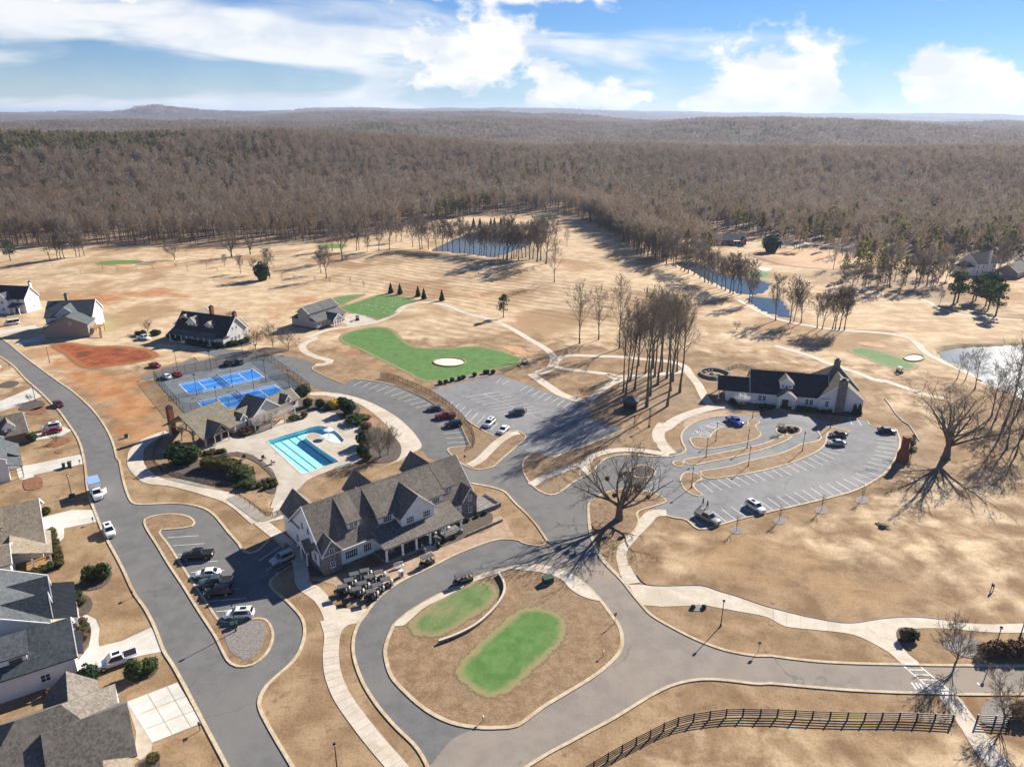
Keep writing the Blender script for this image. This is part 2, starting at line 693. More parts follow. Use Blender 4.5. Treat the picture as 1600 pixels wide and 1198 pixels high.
def cracked(name, amount=.5, scale=.085):
    m = M[name]; nt = m.node_tree; b = nt.nodes['Principled BSDF']
    src = b.inputs['Base Color'].links[0].from_socket
    p = n_pos(nt)
    wob = nt.nodes.new('ShaderNodeVectorMath'); wob.operation = 'ADD'
    nz = nt.nodes.new('ShaderNodeTexNoise'); nz.inputs['Scale'].default_value = .5; nz.inputs['Detail'].default_value = 3
    nt.links.new(p, nz.inputs['Vector'])
    sc = nt.nodes.new('ShaderNodeVectorMath'); sc.operation = 'SCALE'; sc.inputs['Scale'].default_value = 2.5
    nt.links.new(nz.outputs['Color'], sc.inputs[0]); nt.links.new(p, wob.inputs[0]); nt.links.new(sc.outputs[0], wob.inputs[1])
    vo = nt.nodes.new('ShaderNodeTexVoronoi'); vo.feature = 'DISTANCE_TO_EDGE'; vo.inputs['Scale'].default_value = scale
    nt.links.new(wob.outputs[0], vo.inputs['Vector'])
    line = n_range(nt, vo.outputs['Distance'], .006, .016, 1.0, 0.0)
    msk = n_range(nt, n_noise(nt, p, .03, 2), .48, .6)
    col = n_mix(nt, n_math(nt, 'MULTIPLY', n_math(nt, 'MULTIPLY', line, msk), amount), src, (.05, .05, .052))
    st = n_range(nt, n_noise(nt, p, .22, 3, .7, 1.0), .66, .74)
    col = n_mix(nt, n_math(nt, 'MULTIPLY', st, .35), col, (.07, .07, .075))
    nt.links.new(col, b.inputs['Base Color'])


def plain(name, c, rough=0.6, spec=0.3, metallic=0.0):
    """solid paint, broken by a faint wear noise"""
    return mottled(name, tuple(k * .88 for k in c), tuple(min(1, k * 1.06) for k in c), 1.3, rough=rough, spec=spec, obj=True, metallic=metallic)


mottled('asphalt', (.128, .126, .124), (.158, .155, .152), .35, (.172, .166, .158), .045, .45, .7, fine=(9, .86, 1.12), rough=.9)
mottled('asphalt_old', (.21, .182, .158), (.255, .222, .19), .3, (.28, .232, .185), .05, .45, .7, fine=(9, .9, 1.1), rough=.9)
mottled('asphalt_dark', (.055, .057, .062), (.085, .086, .09), .35, (.10, .10, .10), .06, .45, .7, fine=(9, .86, 1.12), rough=.9)
mottled('asphalt_mid', (.165, .165, .172), (.21, .21, .213), .35, (.25, .245, .24), .05, .45, .7, fine=(9, .9, 1.1), rough=.9)
mottled('concrete', (.50, .43, .34), (.58, .51, .42), .6, (.46, .39, .30), .12, fine=(7, .92, 1.06))
mottled('concrete2', (.47, .41, .33), (.55, .49, .41), .6, (.44, .37, .29), .12, fine=(7, .92, 1.06))
mottled('deck', (.42, .37, .30), (.50, .445, .37), .25, (.37, .32, .25), .09, fine=(6, .93, 1.05))
mottled('drive', (.50, .47, .42), (.58, .55, .50), .5, (.47, .44, .39), .15, fine=(6, .94, 1.05))
mottled('joint', (.33, .29, .23), (.39, .34, .28), 1.0)
mottled('kerb', (.43, .34, .23), (.54, .45, .32), .8, (.40, .25, .13), .06, .52, .7, fine=(5, .9, 1.08))
mottled('lawn', (.20, .128, .070), (.285, .19, .108), .5, (.235, .165, .10), .08, fine=(3.5, .78, 1.18), bump=.5)
mottled('mulch', (.075, .058, .048), (.14, .11, .092), 3.5, fine=(12, .6, 1.3), bump=.6)
mottled('straw', (.19, .085, .045), (.27, .13, .07), 1.5, fine=(6, .6, 1.3), bump=.6)
mottled('litter', (.175, .11, .066), (.27, .175, .108), 1.2, fine=(8, .65, 1.25), bump=.5)
mottled('gravel', (.17, .15, .14), (.27, .245, .23), 4.5, fine=(12, .55, 1.35), bump=.8)
mottled('green', (.07, .155, .034), (.108, .205, .054), .35, (.095, .172, .047), .07, fine=(3, .92, 1.08))
mottled('green_pale', (.095, .165, .05), (.15, .20, .075), .3, (.24, .21, .105), .12, .55, .75, fine=(3, .9, 1.1))
mottled('fringe', (.25, .225, .10), (.33, .26, .13), .4, (.21, .22, .085), .1, fine=(3, .9, 1.1))
mottled('sand', (.70, .60, .47), (.78, .69, .56), .3, fine=(4, .95, 1.04))
mottled('clay_sand', (.42, .24, .12), (.50, .31, .17), .3, fine=(4, .9, 1.06))
mottled('red_soil', (.22, .055, .018), (.33, .095, .033), .25, (.14, .045, .02), .12, .45, .65, fine=(1.5, .75, 1.2), bump=.6)
mottled('paver', (.33, .23, .15), (.42, .31, .22), .8, fine=(4, .85, 1.1))
mottled('paint_white', (.62, .62, .60), (.80, .80, .78), 1.2, (.45, .45, .44), .6, .5, .7, rough=.7)
mottled('paint_blue', (.10, .25, .55), (.15, .32, .6), 1.2, rough=.7)
mottled('court_blue', (.018, .15, .46), (.035, .20, .54), .4, rough=.75)
mottled('court_grey', (.115, .135, .148), (.155, .175, .187), .3, fine=(5, .93, 1.06))
mottled('pool_plaster', (.36, .80, .88), (.46, .86, .92), .4, rough=.6)
mottled('pool_white', (.75, .82, .84), (.82, .88, .90), .4, rough=.6)
mottled('tile_dark', (.02, .10, .16), (.03, .13, .2), 2, rough=.4)
mottled('bark', (.10, .084, .07), (.18, .152, .128), 2.0, rough=.95, obj=True)
mottled('twig', (.15, .122, .098), (.22, .182, .148), 1.0, rough=.95, obj=True)
mottled('twig_pale', (.185, .15, .118), (.25, .205, .165), 1.0, rough=.95, obj=True)
def wrap_light(name, share=.45):
    nt = M[name].node_tree; b = nt.nodes['Principled BSDF']
    tr = nt.nodes.new('ShaderNodeBsdfTranslucent'); mx = nt.nodes.new('ShaderNodeMixShader'); mx.inputs[0].default_value = share
    nt.links.new(b.inputs['Base Color'].links[0].from_socket, tr.inputs['Color'])
    nt.links.new(b.outputs[0], mx.inputs[1]); nt.links.new(tr.outputs[0], mx.inputs[2])
    nt.links.new(mx.outputs[0], nt.nodes['Material Output'].inputs['Surface'])


mottled('leaf_dark', (.014, .035, .012), (.035, .07, .022), 1.4, obj=True, rough=.7)
mottled('leaf', (.035, .06, .016), (.075, .105, .03), 1.4, obj=True, rough=.75)
mottled('leaf_olive', (.07, .065, .02), (.13, .11, .035), 1.4, obj=True, rough=.8)
mottled('leaf_yellow', (.45, .30, .01), (.60, .42, .02), 1.4, obj=True, rough=.8)
mottled('leaf_red', (.13, .02, .018), (.22, .035, .03), 1.4, obj=True, rough=.8)
mottled('leaf_brown', (.10, .055, .03), (.17, .095, .05), 1.4, obj=True, rough=.8)
for _n in ('twig', 'leaf_dark', 'leaf', 'leaf_olive'):
    wrap_light(_n, .35)
mottled('pine', (.045, .062, .02), (.09, .10, .034), .6, obj=True, rough=.8)
for nm, a, b_ in [('roof_brown', (.115, .10, .085), (.20, .178, .152)), ('roof_grey', (.085, .085, .085), (.15, .15, .148)), ('roof_dark', (.022, .024, .029), (.045, .048, .055)),
                  ('roof_tan', (.19, .155, .115), (.30, .25, .19)), ('roof_slate', (.062, .070, .077), (.108, .119, .127)), ('roof_olive', (.15, .13, .095), (.22, .195, .15))]:
    mottled(nm, a, b_, 3.0, tuple(k * .95 for k in b_), .3, fine=(1.6, .85, 1.12), rough=.92, spec=.15)
for nm, c in [('white_wall', (.80, .80, .79)), ('grey_wall', (.34, .35, .345)), ('taupe_wall', (.26, .225, .195)), ('pale_wall', (.55, .56, .55)), ('brown_wall', (.15, .12, .095))]:
    m, nt, b = mat_base(nm, .7, .25)
    p = n_pos(nt, True)
    sp = nt.nodes.new('ShaderNodeSeparateXYZ'); nt.links.new(p, sp.inputs[0])
    fr = n_math(nt, 'FRACT', n_math(nt, 'MULTIPLY', sp.outputs[2], 5.5))
    n_bump(nt, b, fr, .6, .03)
    col = n_mix(nt, n_range(nt, n_noise(nt, p, .5, 4), .35, .65), tuple(k * .93 for k in c), c)
    nt.links.new(col, b.inputs['Base Color'])
mottled('stone', (.10, .095, .09), (.27, .25, .235), 2.6, fine=(5, .7, 1.3), obj=True, bump=.7)
mottled('brick', (.16, .05, .03), (.25, .085, .05), 3.0, obj=True, fine=(8, .8, 1.15))
plain('trim_white', (.80, .80, .79), .5)
plain('timber_pale', (.50, .44, .37), .7)
plain('timber', (.32, .19, .085), .8)
plain('black_metal', (.012, .012, .013), .45)
plain('dark_grey', (.05, .05, .052), .6)
plain('steel', (.45, .45, .45), .35, .5, .8)
plain('galv', (.20, .20, .20), .5)
plain('rubber', (.012, .012, .012), .85)
plain('plastic_black', (.018, .018, .02), .5)
plain('plastic_green', (.02, .06, .045), .6)
plain('plastic_white', (.75, .75, .74), .45)
plain('seat_beige', (.45, .38, .28), .7)
plain('skin', (.50, .30, .21), .6)
plain('cloth_dark', (.02, .02, .024), .9)
plain('hair', (.03, .02, .013), .8)
mottled('metal_roof', (.018, .02, .024), (.028, .03, .035), .8, rough=.4, spec=.5)
for nm, c in [('car_white', (.78, .79, .80)), ('car_black', (.008, .009, .011)), ('car_silver', (.36, .38, .40)), ('car_red', (.28, .008, .012)), ('car_maroon', (.09, .008, .014)),
              ('car_blue', (.01, .075, .42)), ('car_navy', (.012, .02, .042)), ('car_grey', (.075, .085, .095)), ('car_teal', (.05, .075, .085)), ('car_tan', (.26, .245, .225)), ('cart_black', (.014, .014, .016)), ('box_blue', (.28, .42, .68))]:
    m, nt, b = mat_base(nm, .28, .5)
    col = n_mix(nt, n_range(nt, n_noise(nt, n_pos(nt, True), 1.1, 3), .3, .7), tuple(k * .92 for k in c), c)
    nt.links.new(col, b.inputs['Base Color'])
    b.inputs['Coat Weight'].default_value = .25
    b.inputs['Coat Roughness'].default_value = .08
m, nt, b = mat_base('glass', .06, .6)
b.inputs['Base Color'].default_value = (.012, .016, .02, 1)
m, nt, b = mat_base('window_glass', .10, .6)
b.inputs['Base Color'].default_value = (.022, .028, .036, 1)
m, nt, b = mat_base('lamp_glass', .3, .5); b.inputs['Base Color'].default_value = (.85, .85, .82, 1)
m, nt, b = mat_base('headlight', .15, .5); b.inputs['Base Color'].default_value = (.75, .77, .8, 1)
m, nt, b = mat_base('taillight', .2, .5); b.inputs['Base Color'].default_value = (.35, .01, .01, 1)

for _n, _a in (('asphalt', .22), ('asphalt_old', .5), ('asphalt_mid', .22)):
    cracked(_n, _a)
# chain-link and iron mesh: open weave seen as a thin veil
for nm, c, a in (('chain_link', (.03, .03, .032), .30), ('iron_pickets', (.012, .012, .013), .42), ('net', (.015, .015, .018), .55)):
    m, nt, b = mat_base(nm, .6)
    b.inputs['Base Color'].default_value = c4(c)
    p = n_pos(nt, True)
    wv = nt.nodes.new('ShaderNodeTexNoise'); wv.inputs['Scale'].default_value = 14; nt.links.new(p, wv.inputs['Vector'])
    tr = nt.nodes.new('ShaderNodeBsdfTransparent'); mixs = nt.nodes.new('ShaderNodeMixShader')
    nt.links.new(n_range(nt, wv.outputs['Fac'], .3, .7, a - .1, a + .1), mixs.inputs[0])
    nt.links.new(tr.outputs[0], mixs.inputs[1]); nt.links.new(b.outputs[0], mixs.inputs[2])
    nt.links.new(mixs.outputs[0], nt.nodes['Material Output'].inputs['Surface'])


def water_mat(name, tint, gloss_rough, wave_scale, wave_strength, opaque=None):
    m = bpy.data.materials.new(name); m.use_nodes = True; M[name] = m
    nt = m.node_tree; nt.nodes.clear()
    out = nt.nodes.new('ShaderNodeOutputMaterial')
    gl = nt.nodes.new('ShaderNodeBsdfGlossy'); gl.inputs['Roughness'].default_value = gloss_rough
    p = n_pos(nt)
    bm_ = nt.nodes.new('ShaderNodeBump'); bm_.inputs['Strength'].default_value = wave_strength; bm_.inputs['Distance'].default_value = .1
    nt.links.new(n_noise(nt, p, wave_scale, 3), bm_.inputs['Height'])
    nt.links.new(bm_.outputs[0], gl.inputs['Normal'])
    if opaque:
        base = nt.nodes.new('ShaderNodeBsdfDiffuse'); base.inputs['Color'].default_value = c4(opaque)
    else:
        base = nt.nodes.new('ShaderNodeBsdfTransparent'); base.inputs['Color'].default_value = c4(tint)
    fr = nt.nodes.new('ShaderNodeLayerWeight'); fr.inputs['Blend'].default_value = .5
    nt.links.new(bm_.outputs[0], fr.inputs['Normal'])
    fac = n_math(nt, 'ADD', n_math(nt, 'MULTIPLY', n_math(nt, 'POWER', fr.outputs['Facing'], 5.0), .98), .02, True)
    mx = nt.nodes.new('ShaderNodeMixShader')
    nt.links.new(fac, mx.inputs[0]); nt.links.new(base.outputs[0], mx.inputs[1]); nt.links.new(gl.outputs[0], mx.inputs[2])
    nt.links.new(mx.outputs[0], out.inputs['Surface'])


water_mat('pool_water', (.90, .975, .985), .03, 1.5, .12)
water_mat('pond_water', None, .2, .35, .3, (.02, .04, .055))


def ground_material():
    m, nt, b = mat_base('ground', .95, .1)
    p = n_pos(nt)

    def att(n):
        a = nt.nodes.new('ShaderNodeAttribute'); a.attribute_name = n
        return a.outputs['Fac']
    fine = n_noise(nt, p, 2.4, 3, .6)
    mid = n_noise(nt, p, .16, 5, .6, .3)
    big = n_noise(nt, p, .028, 4, .55, .6)
    rough_ = n_mix(nt, n_range(nt, mid, .30, .70), (.20, .128, .072), (.345, .245, .150))
    rough_ = n_mix(nt, n_range(nt, n_noise(nt, p, .45, 4, .65), .52, .72), rough_, (.185, .125, .078))
    fair = n_mix(nt, n_range(nt, mid, .28, .72), (.40, .285, .175), (.60, .475, .325))
    fair = n_mix(nt, n_range(nt, big, .47, .62), fair, n_mix(nt, mid, (.25, .155, .085), (.40, .27, .155)))
    fair = n_mix(nt, n_math(nt, 'MULTIPLY', n_range(nt, n_noise(nt, p, .05, 5, .7, 1.2), .52, .78), .38), fair, (.62, .49, .32))
    mp0 = nt.nodes.new('ShaderNodeMapping'); mp0.inputs['Rotation'].default_value = (0, 0, R(-35)); mp0.inputs['Scale'].default_value = (.02, .35, 1)
    nt.links.new(p, mp0.inputs['Vector'])
    fair = n_mix(nt, n_math(nt, 'MULTIPLY', n_range(nt, n_noise(nt, mp0.outputs[0], 1.0, 4, .6), .45, .68), .5), fair, (.32, .215, .125))
    # mowing bands
    mp = nt.nodes.new('ShaderNodeMapping'); mp.inputs['Rotation'].default_value = (0, 0, R(-57))
    nt.links.new(p, mp.inputs['Vector'])
    wv = nt.nodes.new('ShaderNodeTexWave'); wv.inputs['Scale'].default_value = .055; wv.inputs['Distortion'].default_value = 2.2
    wv.inputs['Detail'].default_value = 2; wv.inputs['Detail Scale'].default_value = .25
    nt.links.new(mp.outputs[0], wv.inputs['Vector'])
    band = n_range(nt, wv.outputs['Fac'], .25, .75)
    fair = n_mix(nt, n_math(nt, 'MULTIPLY', band, att('stripe')), fair, n_mix(nt, 1.0, fair, (.80, .78, .76), 'MULTIPLY'))
    col = n_mix(nt, n_range(nt, n_math(nt, 'ADD', att('fair'), n_math(nt, 'MULTIPLY', n_math(nt, 'SUBTRACT', mid, .5), .9)), .3, .7), rough_, fair)
    clay = n_mix(nt, n_range(nt, mid, .35, .65), (.34, .15, .06), (.42, .235, .12))
    col = n_mix(nt, n_range(nt, n_math(nt, 'ADD', att('clay'), n_math(nt, 'MULTIPLY', n_math(nt, 'SUBTRACT', n_noise(nt, p, .09, 5, .65, .5), .5), 1.3)), .45, .85), col, clay)
    lush = n_mix(nt, n_range(nt, mid, .35, .65), (.20, .19, .075), (.28, .235, .11))
    col = n_mix(nt, n_range(nt, n_math(nt, 'ADD', att('lush'), n_math(nt, 'MULTIPLY', n_math(nt, 'SUBTRACT', mid, .5), .9)), .4, .8), col, lush)
    wood = n_mix(nt, n_range(nt, mid, .35, .65), (.20, .145, .10), (.29, .215, .15))
    col = n_mix(nt, att('wood'), col, wood)
    f2 = n_mix(nt, n_range(nt, fine, .25, .75), (.86, .84, .81), (1.15, 1.14, 1.10))
    col = n_mix(nt, 1.0, col, f2, 'MULTIPLY')
    nt.links.new(col, b.inputs['Base Color'])
    n_bump(nt, b, fine, .5, .08)


ground_material()
# ------------------------------------------------------------------ survey lines of the setting
TREELINE = [(-500, 392), (0, 388), (120, 387), (250, 386), (330, 384), (430, 381), (480, 378), (545, 376), (600, 366), (660, 352), (720, 341), (780, 336),
            (860, 336), (900, 341), (935, 352), (965, 366), (1000, 382), (1020, 372), (1060, 362), (1110, 360), (1170, 366), (1215, 378),
            (1260, 381), (1340, 391), (1420, 398), (1500, 402), (1600, 408), (2100, 415)]
_tl = [g(*p) for p in TREELINE]
TL_A = np.array([math.degrees(math.atan2(x, y)) for x, y in _tl]); TL_D = np.array([math.hypot(x, y) for x, y in _tl])


def forest_edge(a):
    return np.interp(a, TL_A, TL_D)


deck_poly = G(vE([(250, 440), (380, 385), (470, 352), (560, 330), (700, 285), (790, 255), (880, 225), (960, 215), (1030, 235), (1060, 275), (1140, 295), (1180, 335), (1165, 400), (1155, 465),
                  (1185, 500), (1120, 535), (1000, 565), (930, 590), (870, 620), (800, 690), (740, 735), (690, 780), (660, 775), (690, 700), (693, 600), (675, 560), (620, 510), (540, 470), (470, 455), (420, 470), (340, 490), (280, 470)]))
pool_poly = G(vE([(638, 395), (740, 362), (850, 330), (890, 316), (940, 308), (985, 314), (1020, 330), (1050, 352), (1085, 390), (1068, 411), (1020, 408), (975, 388), (945, 362), (910, 350), (880, 352), (858, 372),
                  (920, 420), (990, 468), (1060, 513), (950, 548), (840, 587), (770, 520), (700, 455)]))
pond1 = G(vU([(1085, 288), (1180, 235), (1260, 205)]) + vW([(150, 172), (300, 168), (420, 182), (500, 212), (512, 245), (440, 275), (340, 310), (280, 328), (200, 320), (100, 306), (0, 298)]) + vU([(1180, 293)]))
pond2 = G(vP([(150, 212), (200, 208), (260, 222), (330, 258), (420, 272), (480, 288), (550, 297), (530, 312), (518, 335), (470, 346), (420, 344), (370, 322), (300, 292), (230, 255)]))
pond3 = G(vP([(440, 360), (500, 353), (570, 360), (600, 385), (622, 415), (622, 442), (560, 428), (505, 408), (465, 382)]))
pond4 = G(vP([(1240, 597), (1270, 574), (1330, 564), (1420, 560), (1600, 556), (1900, 560), (2100, 600), (2100, 760), (1800, 790), (1640, 760)]) + vM([(1597, 255), (1560, 222), (1440, 180), (1330, 140), (1270, 85), (1170, 32)]) + vP([(1290, 636)]))
PONDS = [smooth(p, True, 3) for p in (pond1, pond2, pond3, pond4)]
pool_s = smooth(pool_poly[:2] + pool_poly[2:], False, 1)


def ground():
    ang = np.concatenate([np.arange(-41, 41.01, .25), np.arange(44, 318, 4)])
    rad = [18.0]
    while rad[-1] < 320:
        rad.append(rad[-1] + 2.0)
    while rad[-1] < 60000:
        rad.append(rad[-1] * 1.0115 if rad[-1] < 9000 else rad[-1] * 1.06)
    rad = np.array(rad)
    A, Rr = np.meshgrid(np.radians(ang), rad)
    X = np.sin(A) * Rr; Y = np.cos(A) * Rr
    X = X.ravel(); Y = Y.ravel()
    Z = H(X, Y)
    inner = offset(deck_poly, 1.9)
    Z[inside(inner, X, Y)] = -2.4
    for pd in PONDS:
        k = inside(pd, X, Y)
        Z[k] = -1.6
    na, nr = len(ang), len(rad)
    i = np.arange(nr - 1)[:, None] * na; j = np.arange(na)[None, :]
    a = (i + j).ravel(); b_ = (i + (j + 1) % na).ravel()
    quads = np.stack([a, a + na, b_ + na, b_], 1)
    n = len(X)
    me = bpy.data.meshes.new('ground')
    me.vertices.add(n + 1)
    co = np.concatenate([np.stack([X, Y, Z], 1), [[0, 0, 0]]]).astype(np.float32)
    me.vertices.foreach_set('co', co.ravel())
    fan = np.stack([np.full(na, n), np.arange(na), (np.arange(na) + 1) % na], 1)
    loops = np.concatenate([quads.ravel(), fan.ravel()]).astype(np.int32)
    me.loops.add(len(loops)); me.loops.foreach_set('vertex_index', loops)
    nq = len(quads)
    me.polygons.add(nq + na)
    st = np.concatenate([np.arange(nq) * 4, nq * 4 + np.arange(na) * 3]).astype(np.int32)
    me.polygons.foreach_set('loop_start', st)
    me.polygons.foreach_set('use_smooth', np.ones(nq + na, bool))
    me.update(calc_edges=True)
    # cover of the ground: what grows or lies where
    r = np.hypot(X, Y); az = np.degrees(np.arctan2(X, Y))

    def region(polys, soft=0):
        v = np.zeros(n)
        for pl in polys:
            gp = G(pl)
            xs = [q[0] for q in gp]; ys = [q[1] for q in gp]
            k = (X > min(xs) - 9) & (X < max(xs) + 9) & (Y > min(ys) - 9) & (Y < max(ys) + 9)
            x_, y_ = X[k], Y[k]
            d = np.full(x_.shape, 1e9)
            for (ax, ay), (bx, by) in zip(gp, gp[1:] + gp[:1]):
                t = np.clip(((x_ - ax) * (bx - ax) + (y_ - ay) * (by - ay)) / ((bx - ax) ** 2 + (by - ay) ** 2 + 1e-9), 0, 1)
                d = np.minimum(d, np.hypot(x_ - ax - t * (bx - ax), y_ - ay - t * (by - ay)))
            d = np.where(inside(gp, x_, y_), d, -d)
            v[k] = np.maximum(v[k], sstep(-7, 7, d))
        return v
    fair = sstep(225, 300, r) * (r < 2000)
    fair = np.maximum(fair, .52 * region([vN([(-800, -60), (1700, -60), (1700, 520), (1000, 480), (500, 500), (0, 400), (-700, 280), (-830, 100)]), vO([(100, 1400), (500, 1060), (900, 930), (1418, 930), (2300, 960), (3000, 1000), (3000, 1500)]),
                                    vM([(500, 0), (1000, 100), (1650, 700), (1650, 1100), (0, 1100), (500, 850), (850, 700), (850, 300)]), vI([(330, 300), (900, 200), (1400, 380), (1340, 520), (1100, 520), (700, 410), (450, 380)]), vK([(480, 20), (1000, -40), (1700, 180), (1700, 420), (1300, 380), (1200, 200), (650, 110)])]))
    stripe = region([vU([(350, 470), (600, 350), (1100, 330), (1700, 400), (1900, 560), (1400, 700), (1000, 620), (600, 520)]), vW([(0, 380), (700, 480), (1400, 560), (1500, 640), (1100, 800), (600, 700), (0, 600)]), vI([(400, 300), (800, 200), (1300, 360), (1300, 420), (700, 400)])])
    clay = 0.75 * region([vA([(100, 480), (350, 470), (600, 620), (950, 640), (1000, 800), (1060, 920), (1080, 1010), (840, 1110), (780, 1190), (700, 1050), (560, 850), (300, 640)]), vT([(240, 455), (500, 480), (800, 450), (1100, 430), (1220, 480), (1200, 520), (1050, 500), (780, 510), (700, 590), (560, 560)]),
                          vI([(0, 300), (60, 390), (300, 500), (480, 600), (300, 560), (0, 430)]), vC([(1060, 0), (1100, 0), (1400, 560), (1360, 560)]), vH([(250, 830), (300, 760), (480, 620), (560, 580), (430, 780), (380, 900), (300, 900)])])
    clay = np.maximum(clay, .62 * region([vU([(0, 640), (250, 560), (480, 560), (240, 700), (0, 760)]), vP([(560, 190), (700, 150), (1000, 200), (1100, 240), (800, 260), (640, 240)]), vP([(1200, 380), (1600, 420), (1700, 300), (1560, 260), (1280, 250)])]))
    lush = .6 * region([vT([(570, 580), (760, 590), (900, 640), (760, 720), (600, 740), (560, 700)]), vP([(1180, 560), (1260, 530), (1600, 520), (1600, 560), (1330, 566), (1240, 600)]), vH([(700, 330), (900, 260), (1130, 350), (1180, 480), (1100, 700), (900, 850), (700, 950), (520, 900), (440, 760), (560, 600)]), vM([(1230, 80), (1340, 200), (1700, 500), (1700, 900), (1500, 700), (1450, 400), (1100, 150)])])
    wood = sstep(-6, 6, r - forest_edge(az)) * ((az > -75) & (az < 75))
    wood = np.maximum(wood, region([vJ([(690, 660), (1000, 640), (1150, 720), (1200, 830), (1000, 910), (800, 900), (520, 830), (640, 740)]), vP([(600, 190), (820, 180), (1020, 230), (1300, 330), (1600, 440), (1500, 420), (1250, 380), (900, 300), (800, 280)]),
                                    vW([(330, 330), (500, 260), (640, 330), (610, 390), (420, 375)]), vM([(820, 440), (960, 470), (1120, 600), (1050, 700), (900, 640), (830, 520)])]) * .75)
    for nm, v in (('fair', fair), ('stripe', stripe), ('clay', clay), ('lush', lush), ('wood', wood)):
        at = me.attributes.new(nm, 'FLOAT', 'POINT')
        at.data.foreach_set('value', np.concatenate([v, [0]]).astype(np.float32))
    me.materials.append(M['ground'])
    tag(link('ground', me), kind='structure')


ground()
for i, pd in enumerate(PONDS):
    patch('water', offset(pd, -4.0 if i != 3 else -3), -0.5, M['pond_water'], drape=False)

# ------------------------------------------------------------------ asphalt
resid_left = vA([(-420, 330), (-200, 440), (0, 548), (80, 602), (160, 688), (240, 758), (300, 818), (370, 888), (420, 958), (470, 1030), (503, 1100), (520, 1170)]) + vB([(532, 120), (545, 240), (560, 310), (590, 390), (640, 515), (690, 610), (760, 740), (835, 900), (905, 1000), (960, 1105)]) + vC([(1025, 470), (1080, 555), (1150, 680), (1270, 910), (1420, 1192), (1560, 1460)])
resid_right = vA([(-300, 260), (-100, 360), (0, 428), (60, 470), (150, 545), (250, 620), (360, 700), (450, 762), (540, 840), (600, 905), (650, 975), (690, 1050), (715, 1120), (728, 1180)]) + vB([(745, 80), (765, 180), (790, 270), (825, 340), (880, 352), (980, 348), (1080, 345), (1180, 352), (1270, 375), (1330, 412), (1370, 455), (1430, 530), (1500, 608)]) + vE([(490, 995), (520, 1025), (560, 1030), (600, 1010), (640, 975), (672, 942)])
lot_right = vE([(672, 942), (795, 1040), (800, 1065), (745, 1108), (690, 1150)]) + vF([(150, 790), (110, 820), (40, 880), (8, 912), (15, 945), (60, 990)]) + vG([(250, 215), (300, 265), (345, 320), (362, 380), (355, 450), (320, 540), (260, 610), (190, 670), (130, 730), (95, 800), (100, 860), (150, 960), (220, 1080), (290, 1197), (420, 1420)])
resid_left_s = smooth(G(resid_left)); resid_right_s = smooth(G(resid_right)); lot_right_s = smooth(G(lot_right))
patch('road', resid_left_s + (resid_right_s + lot_right_s[1:])[::-1], .020, M['asphalt'])
kerb(resid_left_s, w=.5); kerb(resid_right_s, w=.5); kerb(lot_right_s, w=.5)
isl1 = vB([(900, 462), (915, 437), (1000, 416), (1100, 413), (1180, 430), (1214, 465), (1190, 490), (1100, 503), (992, 515), (1050, 602), (1110, 695), (1200, 835), (1290, 965), (1352, 1060)]) + vC([(1395, 285), (1440, 290)]) + vG([(20, 332), (110, 325), (150, 350), (176, 420), (155, 500), (110, 560), (50, 600), (0, 608)]) + vC([(1480, 563), (1430, 535), (1390, 465), (1345, 375), (1240, 215), (1150, 70)]) + vB([(1050, 722), (980, 605), (920, 512)])
OUTER = {}


def island(pts, top='lawn', n=4, kw=.42, z=.10):
    s = smooth(G(pts), True, n)
    base = patch('verge', offset(s, .1), z, M[top])
    kerb(s + [], True, kw, z0=0.0, z1=z + .05)
    return s, base


island(isl1)
patch('gravel_bed', smooth(G(vC([(1400, 330), (1450, 300), (1590, 275)]) + vG([(60, 340), (120, 345), (130, 420), (100, 510), (40, 560), (0, 570)]) + vC([(1500, 510), (1460, 490), (1420, 440)])), True, 4), .13, M['gravel'])

loop_left = vG([(1200, 1420), (1085, 1197), (1058, 1140), (1000, 1060), (900, 965), (800, 850), (720, 730), (672, 620), (648, 520), (652, 430), (682, 350)]) + vF([(600, 1120), (660, 1040), (740, 968), (850, 898), (1000, 828), (1150, 752), (1300, 690), (1400, 657), (1480, 646), (1560, 655)]) + vL([(50, 745), (130, 765), (190, 766), (218, 742)])
loop_right = vL([(476, 520), (480, 640), (500, 730), (550, 840), (600, 900), (680, 980), (760, 1080), (850, 1185)]) + vO([(600, 385), (700, 440), (800, 490), (900, 530), (1000, 560), (1150, 585)]) + vN([(0, 735), (150, 755), (350, 775), (600, 786), (840, 791), (1100, 796), (1597, 798), (2200, 800)])
loop_low = vN([(2200, 985), (1597, 978), (1340, 978), (1150, 976), (1050, 969), (800, 965), (500, 950), (250, 930), (0, 908)]) + vO([(1150, 740), (1000, 722), (880, 713), (780, 720), (680, 745), (580, 790), (480, 850), (350, 930), (200, 1010), (100, 1065), (0, 1117), (-230, 1260)])
ll, lr, lw = smooth(G(loop_left)), smooth(G(loop_right)), smooth(G(loop_low))
patch('road', ll + G(vL([(215, 715), (470, 470)])) + lr + lw, .024, M['asphalt_old'])
kerb(ll, w=.5); kerb(lr, w=.5); kerb(lw, w=.5)
loop_new = ll[5:-8] + G(vH([(1040, 60), (900, 80)])) + smooth(G(vH([(900, 96), (760, 112), (620, 152), (500, 202), (400, 252), (280, 312), (180, 372), (100, 430), (60, 470), (10, 600), (15, 690), (50, 790), (130, 880), (230, 970), (340, 1040), (460, 1085), (560, 1105), (420, 1180), (300, 1330)])))
patch('road', loop_new, .030, M['asphalt'])
